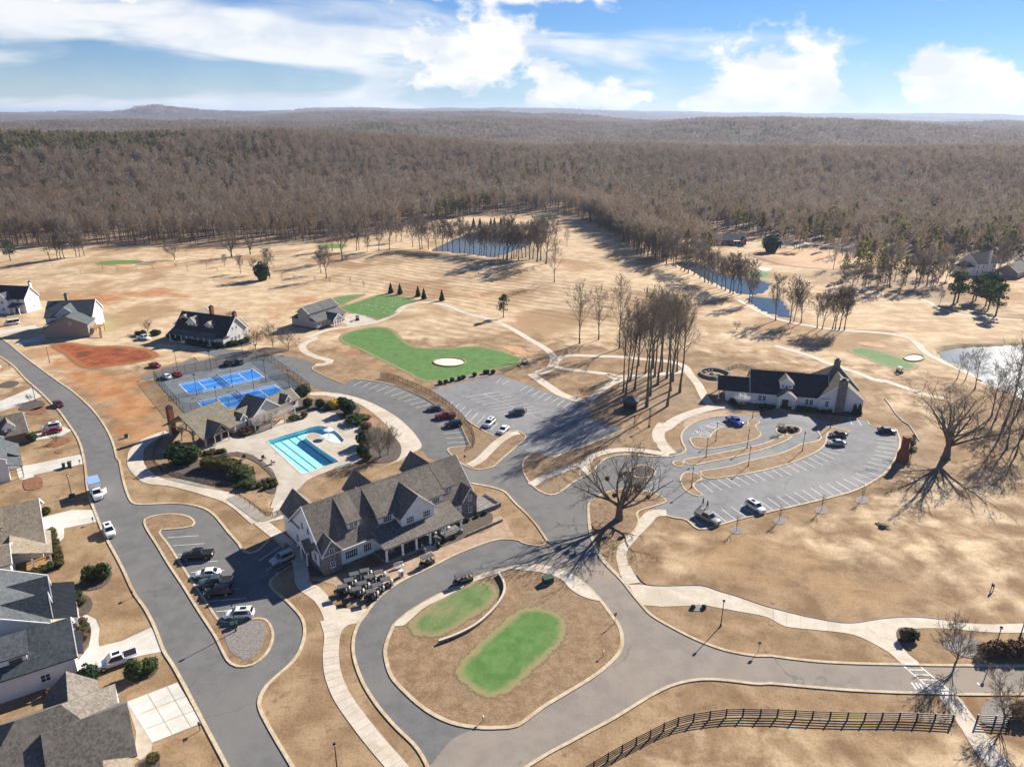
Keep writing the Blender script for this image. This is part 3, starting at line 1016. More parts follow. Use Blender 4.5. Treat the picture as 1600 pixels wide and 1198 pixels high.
oval = vH([(60, 470), (10, 600), (15, 690), (50, 790), (130, 880), (230, 970), (340, 1040), (460, 1085), (600, 1105), (720, 1105), (830, 1092), (920, 1030), (1005, 968), (1150, 882), (1300, 790), (1400, 712), (1465, 640), (1486, 570), (1470, 480), (1420, 405), (1340, 300), (1250, 210), (1150, 142), (1040, 105), (900, 92), (760, 110), (620, 150), (500, 200), (400, 250), (280, 310), (180, 370), (100, 430)])
oval_s, oval_o = island(oval, kw=.6)
patch('apron', smooth(G(vH([(62, 470), (100, 430), (180, 370), (280, 310), (400, 250), (500, 203), (620, 152), (760, 112), (780, 118), (700, 150), (540, 205), (400, 285), (260, 355), (170, 430), (120, 470)])), True, 4), .16, M['concrete'])
patch('apron', smooth(G(vH([(760, 112), (900, 93), (1040, 106), (1150, 143), (1250, 211), (1340, 300), (1345, 318), (1240, 290), (1160, 240), (1100, 180), (980, 140), (860, 125)])), True, 4), .164, M['concrete'])

north = [(655, 703), (700, 700), (712, 718), (730, 730), (745, 735), (770, 728), (800, 702), (822, 684), (880, 660), (900, 690), (840, 706), (817, 726), (819, 742), (827, 754), (837, 764), (850, 771), (866, 773), (882, 765), (896, 753), (910, 745), (925, 733), (935, 722), (945, 716), (962, 711), (988, 710), (1015, 713), (1042, 712), (1065, 700), (1080, 760), (1040, 785), (1000, 776), (975, 765), (950, 766), (935, 775), (920, 790), (919, 805), (925, 843), (938, 870), (900, 880), (853, 846), (838, 820), (820, 801), (808, 790), (796, 776), (788, 768), (768, 761), (733, 755), (715, 725)]
patch('road', G(north), .034, M['asphalt'])
kerb(smooth(G([(855, 845), (838, 820), (820, 800), (808, 789), (796, 776), (788, 768), (768, 761), (736, 755)])), w=.45)
big_lot = vI([(605, 680), (760, 640), (1045, 582), (1300, 672), (1597, 788)]) + vJ([(500, 882), (478, 925), (560, 950), (705, 1012), (640, 1042), (400, 1130), (270, 1176), (140, 1150)]) + [(822, 705), (815, 690), (822, 684)] + vI([(1190, 955), (1130, 925), (1020, 965), (900, 905), (830, 860), (760, 790), (690, 730)])
patch('parking_lot', G(big_lot), .040, M['asphalt_mid'])
curved = vD([(75, 603), (150, 572), (420, 473), (440, 495), (550, 470), (430, 440), (560, 420), (700, 425), (860, 450), (1000, 465), (1110, 490), (1172, 520), (1150, 545), (1250, 600), (1345, 637), (1365, 632), (1410, 608)]) + vI([(200, 612), (300, 627), (400, 652), (500, 692), (600, 742), (700, 800), (760, 850), (800, 900), (845, 1000), (852, 1025), (740, 1035), (715, 1048), (730, 1090), (640, 1110), (590, 1095), (555, 1032), (530, 972), (480, 912), (400, 842), (300, 782), (200, 737), (100, 707), (0, 690)]) + vD([(1380, 716), (1250, 688), (1140, 650), (1050, 590), (950, 532), (880, 498), (820, 480), (730, 510), (560, 530), (300, 590), (90, 610)])
patch('parking_lot', G(curved), .028, M['asphalt'])
kerb(smooth(G(vD([(440, 495), (420, 473)]))), w=.3); kerb(smooth(G(vD([(1172, 520), (1150, 545), (1250, 600), (1345, 637)]))), w=.3)
kerb(smooth(G(vI([(135, 608), (200, 612), (300, 627), (400, 652), (500, 692), (600, 742), (700, 800), (760, 850), (800, 900), (845, 1000), (852, 1025), (740, 1035), (715, 1048), (760, 1100), (820, 1145), (890, 1172), (950, 1167), (1000, 1155), (1050, 1110), (1130, 1040), (1200, 980), (1195, 955), (1130, 927), (1020, 965), (900, 905), (830, 860)]))), w=.4)
patch('verge', smooth(G(vI([(852, 1027), (745, 1037), (720, 1050), (762, 1098), (822, 1142), (890, 1169), (950, 1163), (1000, 1150), (1050, 1107), (1130, 1037), (1196, 980), (1192, 958), (1130, 930), (1020, 968), (940, 930), (880, 960), (870, 1010)])), True, 3), .06, M['lawn'])
isl2 = vL([(110, 375), (76, 320), (66, 265), (86, 222), (130, 192), (180, 197), (265, 216), (330, 187), (420, 160), (520, 120), (700, 45), (760, 60), (860, 110), (905, 130), (890, 170), (720, 160), (600, 175), (510, 205), (455, 250), (440, 310), (470, 325), (430, 346), (380, 375), (320, 420), (260, 452), (200, 442), (150, 412)])
s2 = smooth(G(isl2), True, 4)
patch('verge', offset(s2, .1), .07, M['lawn'])
kerb(smooth(G(vL([(700, 45), (520, 120), (420, 160), (330, 187), (265, 216), (180, 197), (130, 192), (86, 222), (66, 265), (76, 320), (110, 375), (150, 412), (200, 442), (260, 452), (320, 420), (380, 375), (430, 346), (470, 325), (490, 318), (540, 262), (580, 228), (650, 207), (750, 202), (860, 212), (965, 213)]))), w=.45)
east = vK([(60, 640), (100, 640), (150, 632), (200, 625), (245, 610), (260, 590), (240, 550), (235, 510), (260, 470), (320, 432), (400, 410), (480, 400), (560, 395), (640, 395), (720, 400), (780, 388), (820, 385), (880, 390), (940, 400), (1000, 420), (1060, 435), (1150, 440), (1150, 425), (1190, 412), (1280, 420), (1305, 455), (1350, 462), (1440, 465), (1462, 500), (1476, 540), (1466, 600), (1440, 660), (1390, 722), (1320, 772), (1220, 822), (1120, 852), (1000, 882), (850, 917), (700, 952), (560, 987), (440, 1020), (330, 1042), (262, 988), (200, 978), (150, 965), (60, 900), (20, 780)])
es = smooth(G(east), True, 4)
patch('parking_lot', es, .044, M['asphalt_mid'])
kerb(smooth(G(vK([(1350, 462), (1440, 467), (1464, 500), (1477, 540), (1468, 600), (1442, 660), (1392, 722), (1322, 772), (1222, 822), (1122, 852), (1002, 882), (852, 917), (702, 952), (562, 987), (442, 1020), (335, 1042), (262, 988), (200, 978), (150, 965)]))), w=.5)
kerb(smooth(G(vK([(150, 632), (200, 625), (245, 610), (260, 590), (240, 550), (235, 510), (260, 470), (320, 432), (400, 410), (480, 400), (560, 395)]))), w=.45)
kerb(smooth(G(vK([(1190, 412), (1280, 420), (1305, 455), (1350, 462)]))), w=.3)
island(vK([(285, 527), (330, 520), (390, 525), (407, 503), (450, 470), (500, 462), (580, 460), (612, 455), (612, 430), (628, 420), (665, 424), (680, 438), (656, 455), (666, 480), (685, 500), (670, 525), (600, 550), (500, 570), (400, 586), (330, 585), (300, 565)]))
island(vK([(250, 652), (400, 622), (560, 590), (700, 560), (800, 520), (850, 500), (865, 510), (830, 540), (700, 590), (560, 626), (400, 660), (290, 678)]))
island(vK([(185, 668), (205, 655), (235, 656), (250, 672), (240, 686), (210, 688)]))
island(vK([(345, 716), (500, 690), (620, 655), (780, 620), (880, 580), (920, 560), (1000, 545), (1030, 520), (1008, 482), (1040, 462), (1110, 466), (1195, 490), (1150, 496), (1075, 492), (1060, 520), (1052, 560), (1000, 605), (900, 650), (780, 690), (600, 730), (400, 756), (362, 744)]))
island(vK([(230, 762), (250, 726), (285, 718), (320, 726), (352, 755), (312, 780), (302, 798), (330, 830), (358, 848), (340, 856), (290, 842), (250, 812)]))
bed = [(845 + 72 * math.cos(t), 483 + 28 * math.sin(t)) for t in np.linspace(0, 2 * math.pi, 14)[:-1]]
island(vK(bed), 'mulch')
island(vL([(478, 560), (480, 505), (520, 470), (580, 442), (640, 422), (720, 414), (820, 426), (920, 456), (962, 490), (940, 505), (860, 530), (780, 560), (790, 610), (770, 670), (690, 745), (655, 830), (680, 960), (640, 930), (560, 840), (506, 730), (486, 640)]))
bed = [(815 + 80 * math.cos(t), 308 + 40 * math.sin(t)) for t in np.linspace(0, 2 * math.pi, 14)[:-1]]
island(vL(bed), 'mulch')
patch('litter_bed', smooth(G(vL([(500, 540), (600, 520), (700, 560), (760, 620), (690, 700), (640, 740), (560, 740), (510, 660)])), True, 4), .13, M['litter'])
patch('paver_bed', smooth(G(vK([(245, 445), (300, 402), (400, 377), (500, 366), (560, 378), (480, 397), (400, 405), (320, 427), (258, 465)])), True, 4), .03, M['paver'])
patch('paver_bed', smooth(G(vF([(260, 900), (400, 930), (560, 1090), (640, 1040), (740, 960), (860, 890), (1000, 820), (1150, 745), (1300, 684), (1480, 635), (1530, 640), (1490, 560), (1450, 505), (1400, 520), (1380, 590), (1230, 640), (1100, 690), (940, 740), (760, 800), (500, 860)])), True, 3), .035, M['paver'])
patch('mulch_bed', smooth(G(vF([(130, 545), (240, 700), (250, 790), (340, 870), (260, 880), (235, 830), (240, 720), (110, 590)])), True, 3), .05, M['mulch'])
patch('mulch_bed', smooth(G(vF([(1170, 560), (1280, 505), (1380, 480), (1390, 540), (1230, 632), (1180, 660), (1010, 720), (1010, 680)])), True, 3), .055, M['mulch'])


# ------------------------------------------------------------------ painted lines
def lines(parent_mesh, segs, w=.13, z=.055, mat='paint_white', name='painted_line'):
    for a, b in segs:
        (x0, y0), (x1, y1) = g(*a), g(*b)
        d = np.array((x1 - x0, y1 - y0)); d = d / np.linalg.norm(d); n = np.array((-d[1], d[0])) * w / 2
        mb = MB()
        mb.quad((x0 + n[0], y0 + n[1], z), (x0 - n[0], y0 - n[1], z), (x1 - n[0], y1 - n[1], z), (x1 + n[0], y1 + n[1], z))
        o = mb.build(name, M[mat], parent_mesh)


def segs(v, arr):
    r = []
    for a, b, c, d in arr:
        p = v([(a, b), (c, d)])
        r.append((p[0], p[1]))
    return r


lots = [o for o in COL.objects if o.name.startswith('parking_lot')]
road0 = bpy.data.objects['road']
lines(road0, segs(vB, [(1045, 558, 1240, 545), (1078, 608, 1278, 594), (1110, 664, 1320, 648), (1145, 718, 1360, 703), (1190, 775, 1400, 760), (1225, 832, 1440, 817), (1262, 892, 1490, 876), (1300, 955, 1535, 935), (1350, 1018, 1580, 1000)]), z=.032)
lines(road0, segs(vE, [(595, 1075, 715, 995), (640, 1128, 760, 1045)]), z=.032)
lines(lots[0], segs(vI, [(1020, 630, 1050, 607), (1060, 640, 1105, 612)] + [(1165 + 39 * i, 684 + 14.6 * i, 1212 + 39 * i, 652 + 14.6 * i) for i in range(11)]), z=.047)
lines(lots[0], segs(vI, [(735, 760, 752, 745), (765, 785, 790, 763), (790, 812, 828, 780), (822, 843, 865, 800), (860, 865, 905, 820), (898, 888, 948, 838), (985, 925, 1030, 880)]), z=.047)
lines(lots[0], segs(vI, [(935, 700, 1405, 905)] + [(830 + 0, 718, 1010, 690)] + [(940 + 34 * i, 705 + 15 * i, 830 + 34 * i, 722 + 15 * i) for i in range(0, 9)] + [(945 + 34 * i, 703 + 15 * i, 1050 + 34 * i, 686 + 15 * i) for i in range(0, 9)]), w=.10, z=.047)
lines(lots[1], segs(vI, [(130, 650, 185, 620), (178, 662, 237, 630), (225, 673, 290, 642), (272, 685, 345, 655), (320, 700, 398, 668), (365, 715, 447, 685), (405, 732, 492, 702), (445, 748, 540, 722), (482, 767, 575, 745), (520, 785, 610, 765), (580, 825, 660, 808), (640, 870, 740, 850), (660, 893, 750, 878), (670, 920, 770, 908), (693, 948, 810, 938), (705, 976, 825, 970), (715, 1005, 838, 1000)]), z=.036)
lines(lots[2], segs(vK, [(345, 778, 415, 832), (390, 770, 468, 822), (440, 760, 518, 808), (488, 750, 570, 800), (540, 742, 620, 788), (590, 732, 670, 778), (640, 722, 715, 768), (690, 710, 765, 755), (740, 698, 810, 742), (785, 690, 860, 735), (830, 675, 905, 718), (870, 665, 950, 710), (915, 650, 1000, 695), (955, 635, 1040, 680), (990, 620, 1070, 660), (1020, 605, 1105, 645), (1035, 590, 1130, 620), (1052, 570, 1160, 600),
                         (410, 940, 490, 1000), (467, 930, 540, 985), (517, 915, 600, 972), (570, 903, 650, 960), (622, 890, 708, 948), (675, 878, 760, 938), (725, 865, 805, 922), (778, 855, 860, 912), (825, 842, 910, 898), (875, 832, 962, 887), (922, 820, 1005, 875), (970, 808, 1050, 862), (1018, 797, 1100, 850), (1065, 785, 1150, 838), (1112, 770, 1200, 825), (1155, 757, 1240, 800), (1198, 743, 1290, 787), (1225, 723, 1330, 765), (1250, 703, 1360, 740), (1272, 682, 1390, 712), (1292, 660, 1410, 690), (1310, 640, 1430, 665), (1322, 617, 1445, 640), (1335, 597, 1455, 615), (1345, 575, 1460, 590), (1350, 552, 1462, 565), (1352, 530, 1458, 540), (1190, 415, 1205, 450), (1230, 415, 1260, 455),
                         (310, 480, 350, 515), (345, 470, 400, 500), (360, 452, 420, 470), (400, 440, 465, 460), (440, 430, 500, 450), (295, 965, 345, 1020)]), z=.052)
lines(lots[2], segs(vK, [(320 + 14 * i, 480 + 3 * i, 335 + 14 * i, 503 + 3 * i) for i in range(6)] + [(375 + 12 * i, 445 + 3 * i, 392 + 12 * i, 465 + 3 * i) for i in range(6)]), w=.1, z=.052)
lines(lots[2], segs(vK, [(290, 503, 312, 501), (335, 464, 355, 462), (415, 436, 430, 434)]), w=.8, z=.05, mat='paint_blue', name='painted_bay_symbol')
road_loop = bpy.data.objects['road.001']
lines(road_loop, segs(vN, [(845, 798, 1040, 966), (945, 798, 1150, 968)]), w=.22, z=.036, name='crosswalk_line')
lines(road_loop, segs(vN, [(872 + 37 * i, 822 + 31 * i, 968 + 37 * i, 824 + 31 * i) for i in range(5)]), w=.18, z=.036, name='crosswalk_line')
lines(road_loop, segs(vN, [(895, 902, 938, 962), (920, 905, 945, 938), (945, 908, 968, 942), (1305, 902, 1318, 916)]), w=.28, z=.038, name='stop_line')
lines(road_loop, segs(vN, [(850, 791, 935, 790), (1068, 974, 1150, 973)]), w=.45, z=.17, name='ramp_edge')

# ------------------------------------------------------------------ concrete walks
slab_path('footpath', smooth(G(vG([(495, 330), (522, 420), (515, 540), (530, 660), (585, 790), (680, 925), (790, 1065), (905, 1197), (1050, 1380)]))), 2.5, .05)
patch('plaza', smooth(G(vG([(335, 160), (420, 125), (500, 190), (560, 262), (735, 268), (690, 345), (620, 362), (580, 400), (560, 450), (482, 450), (485, 380), (462, 290), (420, 222)])), False, 3), .045, M['concrete'])
slab_path('footpath', smooth(G(vE([(600, 852), (700, 930), (770, 990), (815, 1050), (832, 1110), (845, 1180)]) + vG([(345, 110), (390, 160)]))), 2.6, .05)
slab_path('footpath', smooth(G(vE([(600, 850), (520, 780), (440, 725), (340, 690), (220, 655), (110, 630), (0, 620)]) + vB([(920, 185), (850, 110), (845, 50)]) + vA([(860, 1120), (940, 1060), (1050, 1020)]))), 3.6, .055, 2.4)
slab_path('footpath', smooth(G(vE([(600, 855), (690, 830), (765, 815)]))), 2.4, .06)
slab_path('footpath', smooth(G(vE([(745, 735), (715, 770), (700, 800), (690, 830)]))), 2.2, .06)
side = vD([(1140, 692), (1250, 690), (1380, 718)]) + vI([(0, 692), (100, 709), (200, 739), (300, 784), (400, 844), (480, 914), (530, 974), (553, 1034), (470, 1080), (430, 1110), (300, 1160), (390, 1120), (418, 1085), (410, 1020), (380, 960), (330, 890), (250, 820), (160, 760), (60, 735)]) + vD([(1340, 735), (1240, 712), (1140, 708)])
patch('footpath', smooth(G(side), True, 3), .045, M['concrete'])
slab_path('footpath', smooth(G(vI([(850, 1150), (920, 1110), (980, 1050), (1040, 995), (1110, 952), (1170, 942)]))), 2.5, .11)
slab_path('footpath', smooth(G(vL([(118, 392), (200, 345), (300, 305), (425, 262)]))), 2.2, .12)
slab_path('footpath', smooth(G(vL([(448, 330), (452, 270), (500, 215), (600, 182), (720, 172), (850, 182), (980, 205)]))), 2.4, .12)
slab_path('footpath', smooth(G(vL([(990, 195), (930, 130), (912, 70), (945, 10)]) + vK([(130, 480), (200, 425), (300, 382), (420, 350), (520, 345)]))), 3.4, .045, 2.4)
slab_path('footpath', smooth(G(vL([(965, 565), (880, 568), (825, 625), (755, 695), (685, 775), (668, 840), (705, 925), (755, 1005)]))), 2.8, .06, 2.0)
walk_up = vO([(420, 187), (540, 192), (830, 196), (930, 226), (1050, 260), (1200, 310), (1400, 361)]) + vN([(300, 505), (450, 530), (560, 530), (680, 510), (820, 496), (960, 498), (1100, 514), (1200, 530), (1400, 540), (1597, 535), (2100, 530)])
walk_lo = vN([(2100, 585), (1597, 592), (1400, 590), (1100, 566), (920, 566), (830, 580), (802, 610), (822, 662), (880, 730), (945, 788), (840, 786), (760, 720), (640, 650), (540, 607), (430, 587), (250, 570), (100, 550)]) + vO([(1200, 368), (1050, 338), (900, 312), (850, 303), (520, 303), (440, 200)])
wk = patch('footpath', smooth(G(walk_up), False, 3) + smooth(G(walk_lo), False, 3), .05, M['concrete'])
lines(wk, segs(vO, [(595, 200, 622, 298), (682, 203, 715, 298), (790, 203, 822, 298), (950, 240, 950, 315), (1012, 252, 1012, 332), (1085, 278, 1085, 345), (1160, 300, 1160, 360), (1235, 325, 1235, 385)]) + segs(vN, [(30, 442, 30, 515), (115, 465, 115, 545), (200, 485, 200, 560), (375, 522, 375, 580), (605, 540, 710, 640), (700, 620, 800, 640), (740, 706, 850, 690)]), w=.07, z=.056, mat='joint', name='joint_line')
kerb(smooth(G(vO([(478, 135), (540, 192), (830, 196), (930, 226), (1050, 260), (1200, 310), (1400, 361)]) + vN([(300, 503), (450, 528), (560, 528), (680, 508), (820, 494), (960, 496), (1100, 512)]))), w=.12, z1=.12, mat=M['dark_grey'], name='edging')
patch('footpath', smooth(G(vN([(1065, 985), (1180, 985), (1240, 1060), (1340, 1197), (1500, 1420), (1360, 1420), (1210, 1197), (1130, 1080)])), False, 2), .048, M['concrete'])
pave = 'cart_path'
for pts, w in [(vD([(1170, 520), (1230, 515), (1265, 495), (1200, 478), (1130, 452), (1088, 420), (1100, 388), (1180, 350)]) + vU([(330, 832), (420, 790), (540, 768), (700, 748), (790, 728), (870, 690), (930, 640), (1010, 624), (1100, 630), (1200, 652), (1330, 692), (1440, 712), (1520, 742)]) + vI([(1000, 242), (1130, 310), (1240, 370), (1330, 420), (1370, 462), (1380, 500), (1345, 548), (1280, 578)]), 2.8),
               (vJ([(120, 655), (180, 700), (240, 740), (300, 780), (400, 815), (480, 830)]), 3.2), (vJ([(150, 650), (200, 635), (265, 610), (300, 620), (450, 640), (560, 652), (700, 672), (850, 662), (1000, 650), (1075, 640)]), 2.6),
               (vJ([(262, 600), (275, 570), (330, 545), (400, 540), (520, 545), (680, 550), (830, 565), (950, 575), (1030, 590), (1080, 612), (1110, 660), (1160, 720), (1190, 780), (1220, 830), (1260, 870)]), 2.8),
               (vJ([(480, 825), (530, 780), (590, 735), (660, 700), (760, 675)]), 2.4), (vJ([(590, 655), (630, 680), (660, 700)]), 2.2),
               (vP([(400, 365), (480, 410), (540, 440), (620, 462), (750, 490), (880, 510), (1000, 520), (1100, 535), (1150, 560), (1180, 590), (1240, 622), (1320, 655), (1420, 700)]), 2.6),
               (vP([(560, 560), (700, 600), (800, 640), (900, 672), (1000, 712)]) + vK([(1350, 190), (1450, 220), (1600, 272)]) + vM([(900, 200), (1000, 230), (1100, 250)]), 2.6),
               (vP([(860, 310), (960, 335), (1080, 350), (1180, 370), (1250, 405), (1330, 430), (1450, 445), (1600, 455)]), 2.2), (vP([(530, 130), (700, 135), (850, 155), (1000, 180)]), 4.0)]:
    ribbon(pave, smooth(G(pts)), w, .06, M['concrete'], step=2.5)
patch('range_apron', G(vU([(540, 735), (560, 690), (610, 680), (700, 700), (760, 735), (700, 752), (600, 770)])), .05, M['concrete2'])

# driveways on the left, panel by panel where they are near
patch('driveway', G(vB([(100, 122), (500, 40), (537, 95), (310, 147), (210, 168), (215, 200), (120, 195)])), .046, M['drive'])
patch('driveway', G(vB([(250, 435), (450, 385), (582, 385), (612, 458), (400, 500), (398, 560), (350, 602), (318, 580), (358, 540), (352, 512), (260, 520)])), .046, M['drive'])
patch('driveway', smooth(G(vC([(620, 440), (760, 405), (945, 320), (1027, 470), (860, 500), (590, 600), (480, 600), (480, 540), (555, 440), (570, 360), (540, 290), (480, 262), (540, 240), (600, 270), (622, 330), (615, 400)])), True, 1), .046, M['drive'])
patch('driveway', G(vA([(-60, 850), (195, 745), (262, 795), (60, 872), (-60, 905)])), .046, M['drive'])
patch('driveway', G(vA([(170, 1045), (260, 1010), (400, 985), (447, 1008), (380, 1045), (180, 1075)])), .046, M['drive'])
patch('driveway', G(vA([(-100, 405), (215, 350), (238, 372), (0, 410), (-100, 430)])), .046, M['drive'])
patch('driveway', G(vA([(75, 462), (270, 418), (300, 440), (105, 474)])), .046, M['drive'])
patch('driveway', G(vA([(-60, 600), (-20, 590), (15, 610), (-60, 660)])), .046, M['drive'])
d4 = patch('driveway', G(vC([(790, 785), (1110, 662), (1262, 920), (955, 1042), (945, 1095), (880, 1148), (840, 1130), (850, 970)])), .040, M['joint'])


def bil(q, u, v):
    a, b, c, d = (np.array(p) for p in q)
    return tuple((a * (1 - u) + b * u) * (1 - v) + (d * (1 - u) + c * u) * v)


q4 = G(vC([(790, 785), (1110, 662), (1262, 920), (950, 1042)]))
for i in range(3):
    for j in range(3):
        e = .007
        us, vs_ = (0, .40, .78, 1), (0, .36, .70, 1)
        pl = [bil(q4, us[i] + e, vs_[j] + e), bil(q4, us[i + 1] - e, vs_[j] + e), bil(q4, us[i + 1] - e, vs_[j + 1] - e), bil(q4, us[i] + e, vs_[j + 1] - e)]
        MB().prism(pl[::-1] if False else pl, .045, .062 + .004 * rng.random()).build('slab', M['drive'], d4)

# ------------------------------------------------------------------ beds, greens, sand
for pts, mname in [(vC([(490, 240), (470, 130), (420, 80), (400, 130), (440, 220)]), 'mulch')]:
    pass
beds = [(vC([(430, 60), (470, 110), (540, 120), (580, 165), (560, 225), (500, 245), (470, 180)]), 'mulch'), (vC([(480, 270), (545, 285), (570, 330), (560, 400), (520, 470), (495, 470), (470, 360)]), 'mulch'),
        (vC([(780, 600), (830, 560), (960, 540), (985, 590), (940, 635), (840, 660), (790, 640)]), 'mulch'), (vC([(520, 690), (600, 690), (615, 650), (590, 600), (530, 580)]), 'mulch'), (vC([(500, 50), (540, 90), (640, 70), (690, 20), (690, -40), (540, -40)]), 'mulch'),
        (vB([(320, 510), (352, 560), (345, 590), (390, 650), (395, 720), (340, 770), (150, 835), (130, 800), (300, 740)]), 'mulch'), (vB([(150, 200), (230, 180), (265, 200), (255, 250), (160, 262)]), 'straw'),
        (vA([(120, 870), (160, 835), (240, 820), (285, 845), (230, 880), (130, 885)]), 'mulch'), (vA([(170, 890), (260, 860), (290, 875), (270, 905), (180, 910)]), 'straw'), (vA([(290, 1095), (340, 1065), (420, 1055), (440, 1075), (370, 1105), (300, 1115)]), 'straw'), (vA([(340, 1140), (370, 1128), (400, 1138), (370, 1155)]), 'straw'), (vA([(0, 720), (60, 700), (120, 708), (90, 735), (10, 740)]), 'mulch'),
        (vC([(850, 1170), (900, 1140), (960, 1110), (1000, 1192), (850, 1250)]), 'mulch'), (vN([(1085, 640), (1200, 610), (1320, 650), (1330, 720), (1250, 750), (1110, 690)]), 'gravel'), (vN([(1330, 1080), (1380, 1010), (1500, 1010), (1560, 1100), (1450, 1190), (1340, 1160)]), 'gravel'), (vN([(800, 590), (830, 560), (920, 570), (925, 640), (850, 660), (812, 640)]), 'mulch'),
        (vO([(770, 312), (820, 300), (870, 312), (850, 330), (790, 335)]), 'gravel'), (vE([(1060, 250), (1150, 260), (1250, 320), (1330, 350), (1390, 400), (1405, 450), (1380, 500), (1280, 520), (1190, 510), (1165, 440), (1180, 340)]), 'mulch'), (vE([(830, 160), (1130, 180), (1170, 230), (1060, 240), (900, 220), (780, 245), (760, 200)]), 'mulch'), (vE([(75, 580), (110, 520), (280, 500), (420, 480), (560, 560), (580, 640), (560, 670), (470, 660), (300, 640)]), 'mulch'), (vE([(580, 640), (610, 610), (695, 600), (692, 690), (650, 690)]), 'mulch'), (vE([(265, 465), (320, 445), (415, 450), (400, 478), (290, 490)]), 'mulch'),
        (vE([(360, 490), (440, 460), (560, 475), (640, 540), (690, 590), (675, 600), (600, 530), (520, 490), (440, 480), (380, 500)]), 'mulch'), (vI([(630, 645), (730, 612), (1010, 556), (1030, 572), (640, 658)]), 'gravel'), (vK([(500, 320), (630, 300), (780, 340), (930, 350), (1000, 350), (1200, 370), (1190, 400), (1000, 385), (900, 380), (760, 350), (690, 380), (520, 350)]), 'mulch'),
        (vA([(1040, 420), (1300, 500), (1540, 480), (1560, 450), (1320, 470), (1060, 400)]), 'mulch'), (vD([(800, 430), (860, 410), (980, 420), (1000, 435), (860, 445)]), 'mulch')]
for (x, y, rx, ry) in [(1151, 829, 10, 5.5), (1218, 814, 10, 5.5), (1284, 797, 11, 6), (1347, 781, 11, 6)]:
    beds.append(([(x + rx * math.cos(t), y + ry * math.sin(t)) for t in np.linspace(0, 2 * math.pi, 11)[:-1]], 'gravel'))
for pts, mname in beds:
    patch(mname + '_bed', smooth(G(pts), True, 3), .09 if mname != 'gravel' else .07, M[mname])
greens = [(vI([(55, 350), (100, 320), (190, 298), (270, 290), (340, 298), (380, 320), (420, 360), (470, 395), (530, 415), (640, 420), (760, 415), (880, 407), (960, 415), (1060, 440), (1130, 465), (1172, 490), (1150, 510), (1080, 530), (1000, 545), (860, 580), (720, 608), (600, 617), (540, 605), (480, 570), (400, 530), (300, 480), (180, 420), (80, 380)]), 'green', .06),
          (vI([(50, 165), (150, 130), (270, 90), (330, 83), (430, 95), (500, 115), (480, 140), (420, 170), (370, 215), (300, 238), (240, 225), (120, 195)]), 'green', .06), (vI([(-30, 120), (60, 92), (190, 82), (150, 100), (30, 150), (-20, 145)]), 'green_pale', .06),
          (vH([(190, 460), (230, 420), (330, 340), (450, 260), (560, 215), (620, 210), (670, 235), (680, 270), (640, 330), (540, 400), (430, 470), (340, 510), (250, 518), (200, 490)]), 'green_pale', .14), (vH([(490, 780), (500, 720), (560, 660), (660, 560), (760, 470), (850, 400), (920, 375), (1000, 385), (1080, 420), (1100, 470), (1085, 550), (1000, 640), (900, 730), (820, 810), (750, 860), (680, 890), (620, 875), (540, 820)]), 'green', .14),
          (vK([(1195, 30), (1260, 18), (1350, 35), (1450, 65), (1530, 100), (1560, 120), (1520, 135), (1440, 125), (1370, 105), (1300, 75), (1230, 50)]), 'green', .06), (vP([(445, 258), (480, 250), (530, 258), (540, 270), (500, 277), (455, 270)]), 'green', .08), (vT([(615, 300), (650, 290), (760, 280), (860, 278), (885, 285), (830, 298), (730, 308), (640, 312)]), 'green', .08), (vU([(385, 262), (430, 250), (540, 252), (560, 268), (500, 280), (410, 275)]), 'green', .08), (vW([(550, 82), (580, 70), (640, 70), (690, 85), (640, 97), (580, 97)]), 'green', .08)]
def turf(name, poly, z, mat_, spread=2.6, grid=1.3):
    o = patch(name, resample(offset(poly, -spread), 1.6, True), z, mat_, grid=grid)
    co = np.empty(len(o.data.vertices) * 3, np.float32); o.data.vertices.foreach_get('co', co); co = co.reshape(-1, 3)
    x_, y_ = co[:, 0], co[:, 1]; d = np.full(len(co), 1e9)
    for (ax, ay), (bx, by) in zip(poly, poly[1:] + poly[:1]):
        t = np.clip(((x_ - ax) * (bx - ax) + (y_ - ay) * (by - ay)) / ((bx - ax) ** 2 + (by - ay) ** 2 + 1e-9), 0, 1)
        d = np.minimum(d, np.hypot(x_ - ax - t * (bx - ax), y_ - ay - t * (by - ay)))
    d = np.where(inside(poly, x_, y_), d, -d)
    at = o.data.attributes.new('edge', 'FLOAT', 'POINT'); at.data.foreach_set('value', d.astype(np.float32))
    return o


